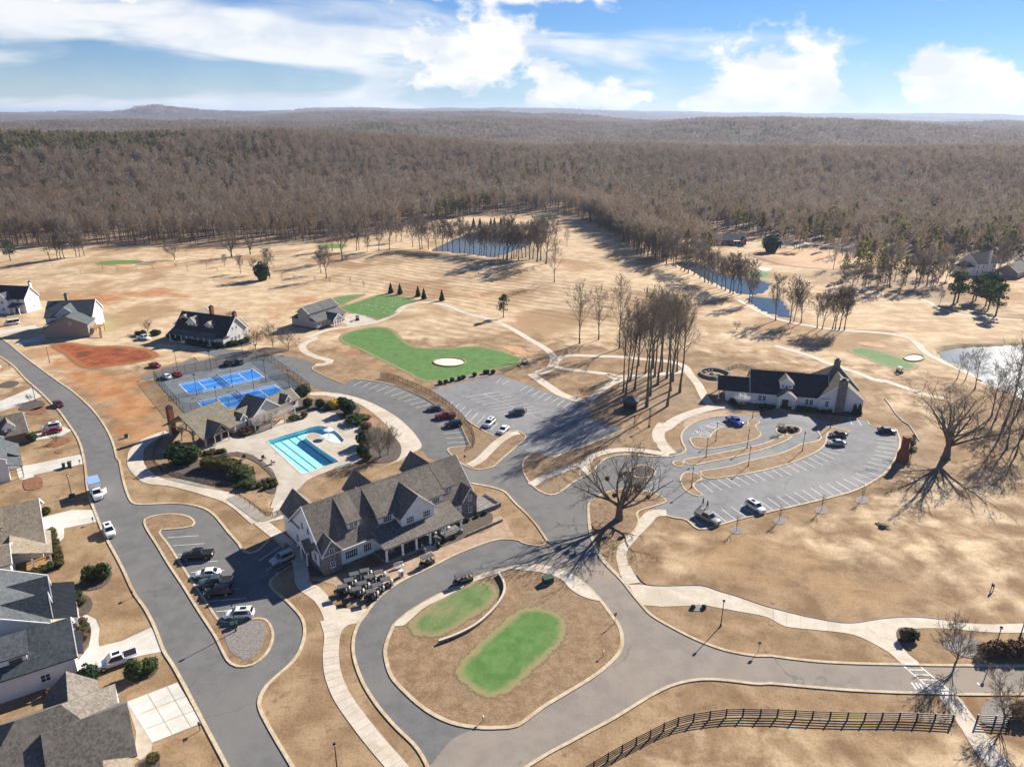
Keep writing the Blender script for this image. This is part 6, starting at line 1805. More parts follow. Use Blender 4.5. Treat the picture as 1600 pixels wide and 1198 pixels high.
def car(kind, paint, label, v, front, rear, cat='car', group=None, plates=True):
    pf, pr = v([front])[0], v([rear])[0]
    a, c = np.array(g(*pf)), np.array(g(*pr))
    d = a - c
    ang = math.atan2(d[1], d[0]); ctr = (a + c) / 2
    name = {'sedan': 'parked_car', 'suv': 'parked_suv', 'pickup': 'pickup_truck', 'van': 'passenger_van', 'truck': 'box_truck'}[kind]
    cp = car_proto(kind, paint)
    t = thing(name, label, cat, (ctr[0], ctr[1], .05), ang, group)
    for nm, me, kids in cp['parts']:
        o = link(nm, me, t)
        for kn, km in kids:
            link(kn, km, o)
    for w in cp['wheels']:
        o = link('wheel', cp['tm'], t, w); link('rim', cp['rm'], o)
    for s_ in (1, -1):
        link('headlight', cp['hl'], t, (cp['L1'] - .10, s_ * cp['W'] * .62, cp['zh'])); link('taillight', cp['tl'], t, (cp['L0'] + .03, s_ * cp['W'] * .72, cp['zt'])); link('mirror', cp['mir'], t, (cp['fb'] - .25, s_ * (cp['W'] + .08), cp['z0'] + .05))
    for nm, me, loc in cp['extra']:
        link(nm, me, t, loc)
    return t


car('pickup', 'car_black', 'black crew-cab pickup parked in the small lot', vB, (1135, 692), (1335, 677), 'pickup')
car('sedan', 'car_white', 'white sedan parked between the black pickup and the grey pickup', vB, (1208, 806), (1385, 790))
car('pickup', 'car_teal', 'dark grey-green pickup parked tightly beside the white sedan', vB, (1262, 862), (1435, 848), 'pickup')
car('suv', 'car_black', 'black SUV with roof rails parked in the small lot', vB, (1285, 918), (1448, 905), 'suv')
car('suv', 'car_white', 'white SUV parked at the end of the small lot by the gravel bed', vC, (1398, 262), (1598, 250), 'suv')
car('suv', 'car_silver', 'silver SUV parked in the clubhouse shade by the lot kerb', vE, (682, 1098), (785, 1052), 'suv')
car('suv', 'car_white', 'white compact SUV standing at the street kerb below the box truck', vB, (700, 568), (668, 498), 'suv')
car('truck', 'car_white', 'white box truck with blue-topped cargo box parked on the street', vB, (628, 356), (582, 236), 'truck')
car('pickup', 'car_white', 'white pickup with black bed cover on the farmhouse driveway', vC, (605, 590), (858, 502), 'pickup')
car('sedan', 'car_maroon', 'dark maroon car parked at the street kerb on the bend', vA, (392, 872), (340, 838))
car('suv', 'car_white', 'white crossover on the cottage driveway beside a red car', vA, (262, 1010), (380, 987), 'suv')
car('sedan', 'car_red', 'red car on the cottage driveway beside a white crossover', vA, (268, 1036), (385, 1013))
car('van', 'car_white', 'white passenger van on the driveway of the taupe house', vA, (28, 356), (122, 342), 'van')
car('pickup', 'car_white', 'white pickup beside the hedge of the grey lodge', vA, (932, 446), (868, 434), 'pickup')
car('sedan', 'car_red', 'red hatchback alone at the start of the tennis parking strip', vA, (994, 616), (944, 606))
car('sedan', 'car_white', 'white sedan parked against the tennis court fence', vD, (212, 592), (268, 614))
car('sedan', 'car_red', 'red car parked against the tennis court fence', vD, (284, 578), (328, 598))
car('suv', 'car_navy', 'dark navy SUV by the tennis fence nearer the courts corner', vD, (598, 506), (660, 535), 'suv')
car('suv', 'car_grey', 'dark grey SUV by the tennis fence next to the grass verge', vD, (664, 500), (718, 523), 'suv')
car('sedan', 'car_grey', 'grey-blue sedan next to the red pickup in the curved lot', vI, (585, 806), (682, 800))
car('pickup', 'car_red', 'bright red pickup in the curved lot by the iron fence', vI, (640, 855), (762, 845), 'pickup')
car('suv', 'car_navy', 'navy SUV in the curved lot below the red pickup', vI, (705, 908), (798, 896), 'suv')
car('suv', 'car_white', 'white SUV with dark windows in the big lot beside the verge', vI, (955, 916), (1000, 872), 'suv')
car('sedan', 'car_white', 'white car at the tip of the big lot beside the footpath', vI, (1042, 958), (1088, 912))
dk_suv = car('suv', 'car_grey', 'dark SUV with bicycles on its rear rack in the big lot', vI, (1102, 832), (1192, 826), 'suv')
car('pickup', 'car_blue', 'bright blue pickup in the accessible bays of the east lot', vK, (568, 458), (506, 424), 'pickup')
car('sedan', 'car_grey', 'dark grey sedan parked at the island nose of the east lot', vK, (1066, 518), (1182, 514))
car('sedan', 'car_silver', 'silver sedan parked below the dark grey sedan', vK, (1062, 564), (1166, 564))
car('sedan', 'car_navy', 'dark sedan at the far corner of the east lot by the lawn', vK, (1452, 497), (1350, 490))
car('pickup', 'car_tan', 'tan-grey pickup near the two walking people', vK, (432, 1018), (334, 966), 'pickup')
car('suv', 'car_white', 'white SUV parked nose-out at the lower kerb of the east lot', vK, (694, 955), (614, 905), 'suv')
# bicycle on the dark SUV's rack
bt = thing('bicycle', 'bicycle hanging on the rear rack of the dark SUV', 'bicycle', (dk_suv.location.x, dk_suv.location.y, .05), dk_suv.rotation_euler[2])
for yy in (-.55, .55):
    w_ = MB()
    for k in range(14):
        t0, t1 = 2 * math.pi * k / 14, 2 * math.pi * (k + 1) / 14
        w_.bar((-2.75, yy + .36 * math.cos(t0), 1.0 + .36 * math.sin(t0)), (-2.75, yy + .36 * math.cos(t1), 1.0 + .36 * math.sin(t1)), .06, .06)
    w_.build('wheel', M['rubber'], bt)
MB().bar((-2.75, -.55, 1.0), (-2.75, -.1, 1.5), .06, .06).bar((-2.75, -.1, 1.5), (-2.75, .45, 1.45), .06, .06).bar((-2.75, .55, 1.0), (-2.75, .42, 1.6), .06, .06).bar((-2.75, -.1, 1.5), (-2.75, .05, 1.0), .06, .06).bar((-2.75, .05, 1.0), (-2.75, .45, 1.45), .06, .06).build('frame', M['steel'], bt)
MB().bar((-2.95, .42, 1.6), (-2.55, .42, 1.6), .05, .05).build('handlebar', M['black_metal'], bt)
MB().box(-2.82, -.22, 1.52, -2.68, .06, 1.6).build('saddle', M['rubber'], bt)


plain('cart_roof', (.10, .10, .105), .55)
# ------------------------------------------------------------------ golf carts
def make_cart(seats=1, label='', group=None, bag=True):
    t = thing('golf_cart', label, 'golf cart', group=group)
    ex = .75 * (seats - 1)
    MB().add([(1.15, -.55, .3), (1.15, .55, .3), (.55, .6, .3), (.55, -.6, .3), (1.05, -.45, .72), (1.05, .45, .72), (.5, .58, .95), (.5, -.58, .95)],
             [(0, 1, 5, 4), (4, 5, 6, 7), (0, 4, 7, 3), (1, 2, 6, 5), (2, 3, 7, 6), (3, 2, 1, 0)]).build('cowl', M['cart_black'], t)
    MB().box(-1.15 - ex, -.6, .28, .55, .6, .40).build('floor', M['plastic_black'], t)
    MB().box(-1.1 - ex, -.6, .40, -.25 - ex, .6, .68).build('body', M['cart_black'], t)
    for k in range(seats):
        o = MB().box(-.75 - .75 * k, -.55, .68, -.2 - .75 * k, .55, .80).build('seat', M['seat_beige'], t)
        MB().box(-.85 - .75 * k, -.55, .80, -.73 - .75 * k, .55, 1.15).build('backrest', M['seat_beige'], o)
    MB().box(-1.05 - ex, -.62, 1.80, .75, .62, 1.87).box(-1.0 - ex, -.56, 1.87, .7, .56, 1.90).build('roof', M['cart_roof'], t)
    for x, z in ((.62, .9), (-1.0 - ex, .6)):
        for y in (-.55, .55):
            MB().bar((x + (.1 if x > 0 else 0), y, z), (x, y, 1.82), .045, .045).build('roof_post', M['black_metal'], t)
    MB().tube((.62, .25, 1.0), (.45, .25, 1.1), .17, .17, 10).build('steering_wheel', M['plastic_black'], t)
    MB().add([(.72, -.54, .95), (.72, .54, .95), (.64, .54, 1.75), (.64, -.54, 1.75)], [(0, 1, 2, 3)]).build('windscreen', M['chain_link'], t)
    wm = MB().tube((0, -.1, 0), (0, .1, 0), .23, .23, 12).mesh('wheel', M['rubber']); rm = MB().tube((0, -.11, 0), (0, .11, 0), .12, .12, 10).mesh('rim', M['steel'])
    for x in (.82, -.82 - ex):
        for y in (-.5, .5):
            o = link('wheel', wm, t, (x, y, .23)); link('rim', rm, o)
    if bag:
        for y in (-.25, .25):
            MB().tube((-1.25, y, .45), (-1.4, y, 1.35), .13, .16, 8).build('bag_well', M['plastic_white'], t)
        MB().box(-1.5, -.5, .40, -1.1, .5, .48).build('bag_shelf', M['plastic_black'], t)
    return remember(t)


vZ7 = view(500, 850, 6.667)
cart = None
roofs = [(225, 440), (290, 375), (345, 310), (455, 275), (370, 465), (430, 405), (500, 340), (600, 290), (520, 490), (580, 425), (670, 365)]
f0, r0 = np.array(g(*vZ7([(180, 510)])[0])), np.array(g(*vZ7([(290, 487)])[0]))
cang = math.atan2(*(f0 - r0)[::-1])
proto_cart = make_cart(1, 'golf cart with black roof in the packed cluster beside the clubhouse', 'golf carts lined up beside the clubhouse')
for i, p in enumerate(roofs):
    x, y = g(*vZ7([p])[0], 1.85)
    loc = (x, y, .05); rz = cang + rng.uniform(-.04, .04)
    if i == 0:
        proto_cart.location = loc; proto_cart.rotation_euler = (0, 0, rz)
    else:
        copy_tree(proto_cart, loc, rz)
c6 = make_cart(3, 'long six-seat golf cart with black roof standing on the loop road', None, False)
a, c = np.array(g(*vF([(1135, 945)])[0])), np.array(g(*vF([(1240, 910)])[0]))
c6.location = (*((a + c) / 2), .05); c6.rotation_euler = (0, 0, math.atan2(*(a - c)[::-1]))
c7 = make_cart(2, 'black four-seat golf cart on the paved edge in front of the porch steps', None, False)
a, c = np.array(g(*vF([(945, 825)])[0])), np.array(g(*vF([(1005, 800)])[0]))
c7.location = (*((a + c) / 2), .05); c7.rotation_euler = (0, 0, math.atan2(*(a - c)[::-1]))
for v, p, lb in ((vI, (1200, 515), 'small dark golf cart on the grass at the end of the putting green'), (vK, (1475, 152), 'small golf cart beside the far green near the sand'), (vU, (635, 722), 'golf cart parked on the apron of the range building')):
    q = copy_tree(proto_cart, (*g(*v([p])[0]), h1(*g(*v([p])[0]))), rng.uniform(0, 6), 1.0, lb)
    del q['group']


# ------------------------------------------------------------------ lamps, signs and small furniture
def lamp_proto(h, label):
    t = thing('street_lamp', label, 'street lamp', group='black street lamps along the streets and lots')
    MB().lathe([(.16, 0), (.16, .3), (.09, .45), (.065, h - .6), (.06, h - .45)], 8).build('pole', M['black_metal'], t)
    hd = MB().lathe([(.08, h - .5), (.2, h - .35), (.2, h - .1), (.26, h - .08), (.05, h + .12)], 8).build('lantern', M['black_metal'], t)
    MB().lathe([(.15, h - .34), (.205, h - .32), (.205, h - .12), (.15, h - .11)], 8).build('glass', M['lamp_glass'], hd)
    return remember(t)


lp = lamp_proto(5.2, 'black street lamp in the parking islands of the east lot')
first = True
for v, p, lb in [(vK, (430, 543), None), (vK, (615, 685), None), (vK, (922, 598), None), (vK, (1082, 468), None), (vK, (638, 415), None), (vK, (292, 808), None), (vK, (608, 582), None), (vK, (375, 632), None),
                 (vJ, (852, 985), 'black street lamp on the lawn between the hut and the curved path'), (vN, (1408, 722), 'black street lamp rising from the row of dark shrubs'), (vN, (1575, 610), 'black street lamp at the path beyond the row of dark shrubs'), (vO, (943, 418), 'black street lamp on the verge of the entrance road'),
                 (vC, (1475, 345), 'black street lamp in the gravel bed of the small lot'), (vB, (448, 298), 'black street lamp on the lawn behind the box truck'), (vA, (310, 585), 'black street lamp on the bare clay verge'), (vA, (222, 825), 'black street lamp in the oval garden bed on the street bend'), (vG, (556, 1240), 'black street lamp on the lawn strip between street and footpath'), (vK, (55, 462), 'black street lamp on the lawn beside the curved concrete path')]:
    x, y = g(*v([p])[0])
    if first:
        lp.location = (x, y, .05); first = False
    else:
        q = copy_tree(lp, (x, y, .05), 0, 1.0, lb)
        if lb:
            del q['group']
tl = thing('court_light', 'tall black floodlight pole at the tennis courts', 'floodlight', group='floodlight poles at the tennis courts')
MB().tube((0, 0, 0), (0, 0, 7.0), .08, .05, 6).build('pole', M['black_metal'], tl)
MB().box(-.45, -.2, 6.95, .45, .2, 7.15).build('lamp_head', M['black_metal'], tl)
remember(tl)
for i, p in enumerate([(430, 715), (520, 562), (310, 562), (562, 800), (652, 660), (860, 622), (722, 500), (788, 690), (1010, 690)]):
    x, y = g(*vD([p])[0])
    if i == 0:
        tl.location = (x, y, .04)
    else:
        copy_tree(tl, (x, y, .04), i * .7)
mbx = thing('mailbox', 'black mailbox on a post at the street kerb', 'mailbox', group='mailboxes along the street')
MB().box(-.05, -.05, 0, .05, .05, 1.05).build('post', M['black_metal'], mbx); MB().box(-.14, -.3, 1.05, .14, .3, 1.2).add([(-.14, -.3, 1.2), (.14, -.3, 1.2), (.14, .3, 1.2), (-.14, .3, 1.2), (0, -.3, 1.34), (0, .3, 1.34)], [(0, 1, 4), (1, 2, 5, 4), (2, 3, 5), (3, 0, 4, 5)]).build('box', M['black_metal'], mbx); MB().box(.14, -.1, 1.1, .17, .0, 1.35).build('flag', M['taillight'], mbx)
remember(mbx)
for i, (v, p) in enumerate([(vB, (500, 105)), (vB, (583, 468)), (vB, (828, 930)), (vC, (1250, 962)), (vA, (372, 925)), (vA, (60, 622))]):
    x, y = g(*v([p])[0])
    if i == 0:
        mbx.location = (x, y, .02); mbx.rotation_euler = (0, 0, .6)
    else:
        copy_tree(mbx, (x, y, .02), .6)
for p, lb, s_ in (((750, 975), 'small dark wheeled bin beside the concrete driveway', 1.0), ((820, 968), 'large dark wheeled bin beside the concrete driveway', 1.25)):
    x, y = g(*view(0, 600, 7.4875)([p])[0])
    t = thing('wheeled_bin', lb, 'bin', (x, y, .05), .4); t.scale = (s_,) * 3
    MB().add([(-.28, -.3, 0), (.28, -.3, 0), (.28, .3, 0), (-.28, .3, 0), (-.34, -.37, 1.0), (.34, -.37, 1.0), (.34, .37, 1.0), (-.34, .37, 1.0)], [(3, 2, 1, 0), (4, 5, 6, 7), (0, 1, 5, 4), (1, 2, 6, 5), (2, 3, 7, 6), (3, 0, 4, 7)]).build('body', M['car_teal'], t)
    MB().box(-.36, -.39, 1.0, .36, .39, 1.08).build('lid', M['dark_grey'], t)
    for y_ in (-.3, .3):
        MB().tube((-.3, y_ - .04, .12), (-.3, y_ + .04, .12), .12, .12, 10).build('wheel', M['rubber'], t)


def utility(label, v, p, w, d, h, rz=.4):
    x, y = g(*v([p])[0])
    t = thing('utility_box', label, 'utility box', (x, y, .05), rz)
    MB().box(-w / 2, -d / 2, .1, w / 2, d / 2, h).build('cabinet', M['plastic_green'], t); MB().box(-w / 2 - .1, -d / 2 - .1, 0, w / 2 + .1, d / 2 + .1, .1).build('pad', M['concrete'], t); MB().add([(-w / 2 - .03, -d / 2 - .03, h), (w / 2 + .03, -d / 2 - .03, h), (w / 2 + .03, d / 2 + .03, h + .08), (-w / 2 - .03, d / 2 + .03, h + .08), (-w / 2, -d / 2, h - .05), (w / 2, -d / 2, h - .05), (w / 2, d / 2, h), (-w / 2, d / 2, h)], [(0, 1, 2, 3), (4, 5, 1, 0), (5, 6, 2, 1), (6, 7, 3, 2), (7, 4, 0, 3)]).build('lid', M['plastic_green'], t)


utility('dark green utility cabinet on the oval lawn in the tree shadow', vH, (1022, 200), 1.9, 1.2, 1.2)
utility('green utility cabinet on the gravel bed of the small lot', vC, (1465, 318), 1.1, .9, .9)
utility('small green utility cabinet on the lawn behind the box truck', vB, (452, 312), 1.1, .9, .8)
utility('small dark cabinet on the bare clay bank below the tennis courts', vA, (790, 1052), .8, .6, .9)


def ball_post(label, v, p):
    x, y = g(*v([p])[0])
    t = thing('marker_post', label, 'post', (x, y, .1)); MB().tube((0, 0, 0), (0, 0, .75), .05, .05, 6).build('post', M['black_metal'], t); MB().lathe([(.02, .72), (.16, .82), (.18, .92), (.1, 1.03), (.02, 1.06)], 10).build('ball', M['plastic_white'], t)


ball_post('white ball-topped post on the oval lawn edge facing the entrance road', vH, (1366, 660)); ball_post('white ball-topped post at the lower kerb of the oval lawn', vH, (617, 1068))


def sign(label, v, p, h=1.7, rz=0., shape='oct', mat_='taillight'):
    x, y = g(*v([p])[0])
    t = thing('road_sign', label, 'sign', (x, y, .05), rz); MB().tube((0, 0, 0), (0, 0, h), .04, .04, 6).build('post', M['galv'], t)
    n = 8 if shape == 'oct' else 4; r_ = .38
    pts = [(r_ * math.cos(2 * math.pi * (k + .5) / n), h + r_ * .6 + r_ * math.sin(2 * math.pi * (k + .5) / n)) for k in range(n)]
    MB().add([(a, -.02, b_) for a, b_ in pts] + [(a, .02, b_) for a, b_ in pts], [tuple(range(n)), tuple(range(n, 2 * n))[::-1]] + [((k + 1) % n, k, n + k, n + (k + 1) % n) for k in range(n)]).build('plate', M[mat_], t)


sign('sign on a thin post at the right kerb of the oval lawn', vH, (1440, 455), 1.6, .6, 'oct', 'galv'); sign('small sign on a thin post on the verge of the entrance road', vO, (1152, 560), 1.5, -.2, 'sq', 'galv'); sign('small dark sign on the grass tip beside the clubhouse', vF, (1222, 165), 1.2, .3, 'sq', 'black_metal')
# bench and cabinet by the carts
x, y = g(*vF([(812, 828)])[0]); t = thing('garden_bench', 'white slatted garden bench with arched back beside the golf carts', 'bench', (x, y, .05), R(28))
MB().box(-.95, -.3, .40, .95, .25, .46).build('seat', M['plastic_white'], t)
bk = MB().box(-.95, .22, .46, -.87, .3, 1.0).box(.87, .22, .46, .95, .3, 1.0).bar((-.95, .26, 1.0), (0, .26, 1.15), .07, .09).bar((.95, .26, 1.0), (0, .26, 1.15), .07, .09).box(-.9, .23, .52, .9, .29, .58).build('backrest', M['plastic_white'], t)
for k in range(8):
    MB().box(-.75 + k * .21, .24, .58, -.69 + k * .21, .28, 1.02).build('slat', M['plastic_white'], bk)
for xx in (-.88, .88):
    for yy in (-.25, .2):
        MB().box(xx - .04, yy - .04, 0, xx + .04, yy + .04, .4).build('leg', M['plastic_white'], t)
    MB().box(xx - .05, -.3, .62, xx + .05, .25, .68).build('armrest', M['plastic_white'], t)
x, y = g(*vF([(826, 880)])[0]); t = thing('starter_cabinet', 'white upright cabinet with dark panel beside the white bench', 'cabinet', (x, y, .05), R(35))
MB().box(-.35, -.35, 0, .35, .35, 1.25).build('case', M['plastic_white'], t); MB().box(-.25, -.37, .2, .25, -.35, 1.05).build('door_panel', M['galv'], t); MB().box(-.4, -.4, 1.25, .4, .4, 1.32).build('top', M['plastic_white'], t)
# swing bench at the lodge
x, y = g(*vD([(350, 388)])[0]); t = thing('garden_bench', 'white garden bench in front of the lodge hedge', 'bench', (x, y, .05), R(-20)); MB().box(-1, -.3, .4, 1, .3, .47).build('seat', M['plastic_white'], t); MB().box(-1, .22, .47, 1, .3, 1.1).build('backrest', M['plastic_white'], t)
for xx in (-.9, .9):
    MB().box(xx - .05, -.3, 0, xx + .05, .3, .4).build('leg', M['plastic_white'], t)
# brick pillar
x, y = g(*vM([(835, 640)])[0]); t = thing('brick_pillar', 'tall tapered brick chimney pillar beside the lot kerb', 'pillar', (x, y, 0), .3)
MB().box(-1.1, -.9, 0, 1.1, .9, 2.2).build('base', M['brick'], t); MB().add([(-1.1, -.9, 2.2), (1.1, -.9, 2.2), (1.1, .9, 2.2), (-1.1, .9, 2.2), (-.7, -.6, 3.4), (.7, -.6, 3.4), (.7, .6, 3.4), (-.7, .6, 3.4)], [(0, 1, 5, 4), (1, 2, 6, 5), (2, 3, 7, 6), (3, 0, 4, 7), (4, 5, 6, 7)]).build('shoulder', M['brick'], t); MB().box(-.68, -.58, 3.4, .68, .58, 6.4).build('shaft', M['brick'], t); MB().box(-.8, -.7, 6.4, .8, .7, 6.7).build('cap', M['brick'], t)
# retaining wall on the oval lawn
pts = smooth(G(vH([(342, 580), (440, 545), (560, 485), (650, 412), (720, 332), (752, 262), (745, 205), (712, 152)])))
wl = resample(pts, 1.1)
t = thing('retaining_wall', 'low curved stone wall between the two greens on the oval lawn', 'wall', (*wl[0], .1))
wl2 = [(p[0] - wl[0][0], p[1] - wl[0][1]) for p in wl]
for a, c in zip(wl2[:-1], wl2[1:]):
    MB().bar((*a, .28), (c[0] - (c[0] - a[0]) * .03, c[1] - (c[1] - a[1]) * .03, .28), .32, .5 + rng.uniform(-.02, .02)).build('stone', M['stone'], t)
    MB().bar((*a, .58), (*c, .58), .42, .09).build('coping', M['concrete'], t)
# low log line, fire ring, stump
pts = resample(G(vK([(1388, 300), (1420, 340), (1440, 375), (1490, 430), (1525, 445), (1560, 500), (1585, 540)])), 3.0)
t = thing('log_edging', 'zigzag line of pale logs lying on the grass past the east lot', 'logs', (*pts[0], 0))
for a, c in zip(pts[:-1], pts[1:]):
    MB().tube((a[0] - pts[0][0], a[1] - pts[0][1], .12), (c[0] - pts[0][0], c[1] - pts[0][1], .12), .17, .15, 7).build('log', M['timber_pale'], t)
x, y = g(*vK([(425, 165)])[0]); t = thing('stone_ring', 'round stone-walled terrace with pale rubble behind the golf clubhouse', 'terrace', (x, y, 0))
for k in range(16):
    a0 = 2 * math.pi * k / 16
    MB().box(-1.0, -.3, 0, 1.0, .3, .9 + rng.uniform(-.1, .1)).build('stone', M['stone'], t, loc=(4.6 * math.cos(a0), 4.6 * math.sin(a0), 0)).rotation_euler = (0, 0, a0 + math.pi / 2)
for k in range(22):
    a0 = rng.uniform(0, 6.28); r_ = rng.uniform(0, 3.8); s_ = rng.uniform(.3, .7)
    o = MB().add([(-s_, -s_ * .7, 0), (s_, -s_ * .6, 0), (s_ * .8, s_ * .8, 0), (-s_ * .7, s_ * .7, 0), (-s_ * .5, -s_ * .3, s_ * .7), (s_ * .5, -s_ * .4, s_ * .6), (s_ * .4, s_ * .4, s_ * .8), (-s_ * .4, s_ * .3, s_ * .6)], [(4, 5, 6, 7), (0, 1, 5, 4), (1, 2, 6, 5), (2, 3, 7, 6), (3, 0, 4, 7)]).build('stone', M['drive'], t, loc=(r_ * math.cos(a0), r_ * math.sin(a0), .1)); o.rotation_euler = (0, 0, a0)
x, y = g(*vM([(715, 1055)])[0]); t = thing('tree_stump', 'broken tree stump with scattered bark on the brown field', 'stump', (x, y, h1(x, y)))
MB().lathe([(1.0, 0), (.75, .25), (.65, .6), (.5, .7)], 9).build('trunk', M['bark'], t)
for k in range(9):
    a0 = rng.uniform(0, 6.28); MB().bar((.6 * math.cos(a0), .6 * math.sin(a0), .2), (rng.uniform(1.2, 2) * math.cos(a0), rng.uniform(1.2, 2) * math.sin(a0), .05), .25, .15).build('root', M['bark'], t)


# ------------------------------------------------------------------ people
def person(label, loc, rz, pose, top, legs, prop=None, s=1.0):
    t = thing('person', label, 'person', loc, rz)
    t.scale = (s,) * 3
    J = pose
    me = bpy.data.meshes.new('body')
    V_ = [J[k] for k in ('pelvis', 'chest', 'neck', 'head', 'lsh', 'lel', 'lha', 'rsh', 'rel', 'rha', 'lhip', 'lkn', 'lan', 'lto', 'rhip', 'rkn', 'ran', 'rto')]
    E_ = [(0, 1), (1, 2), (2, 3), (1, 4), (4, 5), (5, 6), (1, 7), (7, 8), (8, 9), (0, 10), (10, 11), (11, 12), (12, 13), (0, 14), (14, 15), (15, 16), (16, 17)]
    rad = [.15, .17, .06, .105, .075, .055, .04, .075, .055, .04, .1, .075, .05, .045, .1, .075, .05, .045]
    me.from_pydata(V_, E_, [])
    o = link('body', me, t)
    me.materials.append(M[top])
    sk = o.modifiers.new('skin', 'SKIN')
    for i, sv in enumerate(me.skin_vertices[0].data):
        sv.radius = (rad[i], rad[i]); sv.use_root = (i == 0)
    sb = o.modifiers.new('sub', 'SUBSURF'); sb.levels = sb.render_levels = 1
    hx, hy, hz = J['head']
    MB().lathe([(.02, -.13), (.075, -.1), (.1, -.02), (.105, .06), (.075, .13), (.02, .15)], 10).build('face', M['skin'], t, True, (hx + .012, hy, hz))
    MB().lathe([(.1, .0), (.118, .05), (.09, .15), (.02, .175)], 10).build('hair', M['hair'], t, True, (hx - .012, hy, hz))
    for k in ('lha', 'rha'):
        p = J[k]
        h_ = MB().box(-.035, -.02, -.09, .035, .02, .0).build('hand', M['skin'], t, False, p)
        for q in range(4):
            MB().box(-.034 + q * .018, -.014, -.17 + abs(q - 1.4) * .012, -.02 + q * .018, .01, -.085).build('finger', M['skin'], h_)
        MB().bar((.035, 0, -.03), (.06, .02, -.09), .02, .02).build('thumb', M['skin'], h_)
    tr = MB()
    for a, c in (('lhip', 'lkn'), ('lkn', 'lan'), ('rhip', 'rkn'), ('rkn', 'ran')):
        tr.tube(J[a], J[c], .115 if 'hip' in a else .09, .09 if 'hip' in a else .07, 8)
    tr.build('trousers', M[legs], t)
    if prop:
        prop(t)
    return t


walk = dict(pelvis=(0, 0, .95), chest=(.03, 0, 1.32), neck=(.04, 0, 1.5), head=(.06, 0, 1.64), lsh=(.03, .2, 1.42), lel=(-.08, .26, 1.15), lha=(.02, .27, .92), rsh=(.03, -.2, 1.42), rel=(.06, -.26, 1.15), rha=(.22, -.25, .98),
            lhip=(0, .1, .92), lkn=(.16, .1, .5), lan=(.2, .1, .09), lto=(.36, .1, .05), rhip=(0, -.1, .92), rkn=(-.02, -.1, .5), ran=(-.24, -.1, .14), rto=(-.1, -.1, .05))
golf = dict(pelvis=(-.1, 0, .92), chest=(.2, 0, 1.18), neck=(.33, 0, 1.28), head=(.44, 0, 1.34), lsh=(.22, .19, 1.24), lel=(.34, .16, 1.0), lha=(.42, .05, .8), rsh=(.22, -.19, 1.24), rel=(.34, -.14, 1.0), rha=(.43, -.02, .74),
            lhip=(-.1, .12, .9), lkn=(.04, .17, .5), lan=(-.02, .18, .08), lto=(.14, .2, .05), rhip=(-.1, -.12, .9), rkn=(.04, -.17, .5), ran=(-.02, -.18, .08), rto=(.14, -.2, .05))


def club(t):
    o = MB().bar((.42, .02, .82), (.62, .02, .03), .02, .02).build('putter', M['steel'], t); MB().box(.56, -.03, .01, .68, .07, .05).build('club_head', M['steel'], o)


for p, lb, rz in (((357, 905), 'person in dark clothes walking across the lot, nearer the island', 2.4), ((382, 922), 'person in dark clothes walking across the lot, nearer the tan pickup', 2.2)):
    x, y = g(*vK([p])[0]); person(lb, (x, y, .06), rz, walk, 'cloth_dark', 'cloth_dark')
x, y = g(*vN([(1398, 325)])[0]); person('golfer in dark clothes bent over a putt on the pale practice green', (x, y, h1(x, y)), -2.6, golf, 'cloth_dark', 'dark_grey', club)
x, y = g(748, 431); person('golfer standing alone on the striped fairway', (x, y, h1(x, y)), 1.0, walk, 'cloth_dark', 'dark_grey')
# ------------------------------------------------------------------ bare trees
def rand_perp(d, r_):
    a = d.orthogonal().normalized(); b = d.cross(a)
    t = r_.uniform(0, 2 * math.pi)
    return a * math.cos(t) + b * math.sin(t)


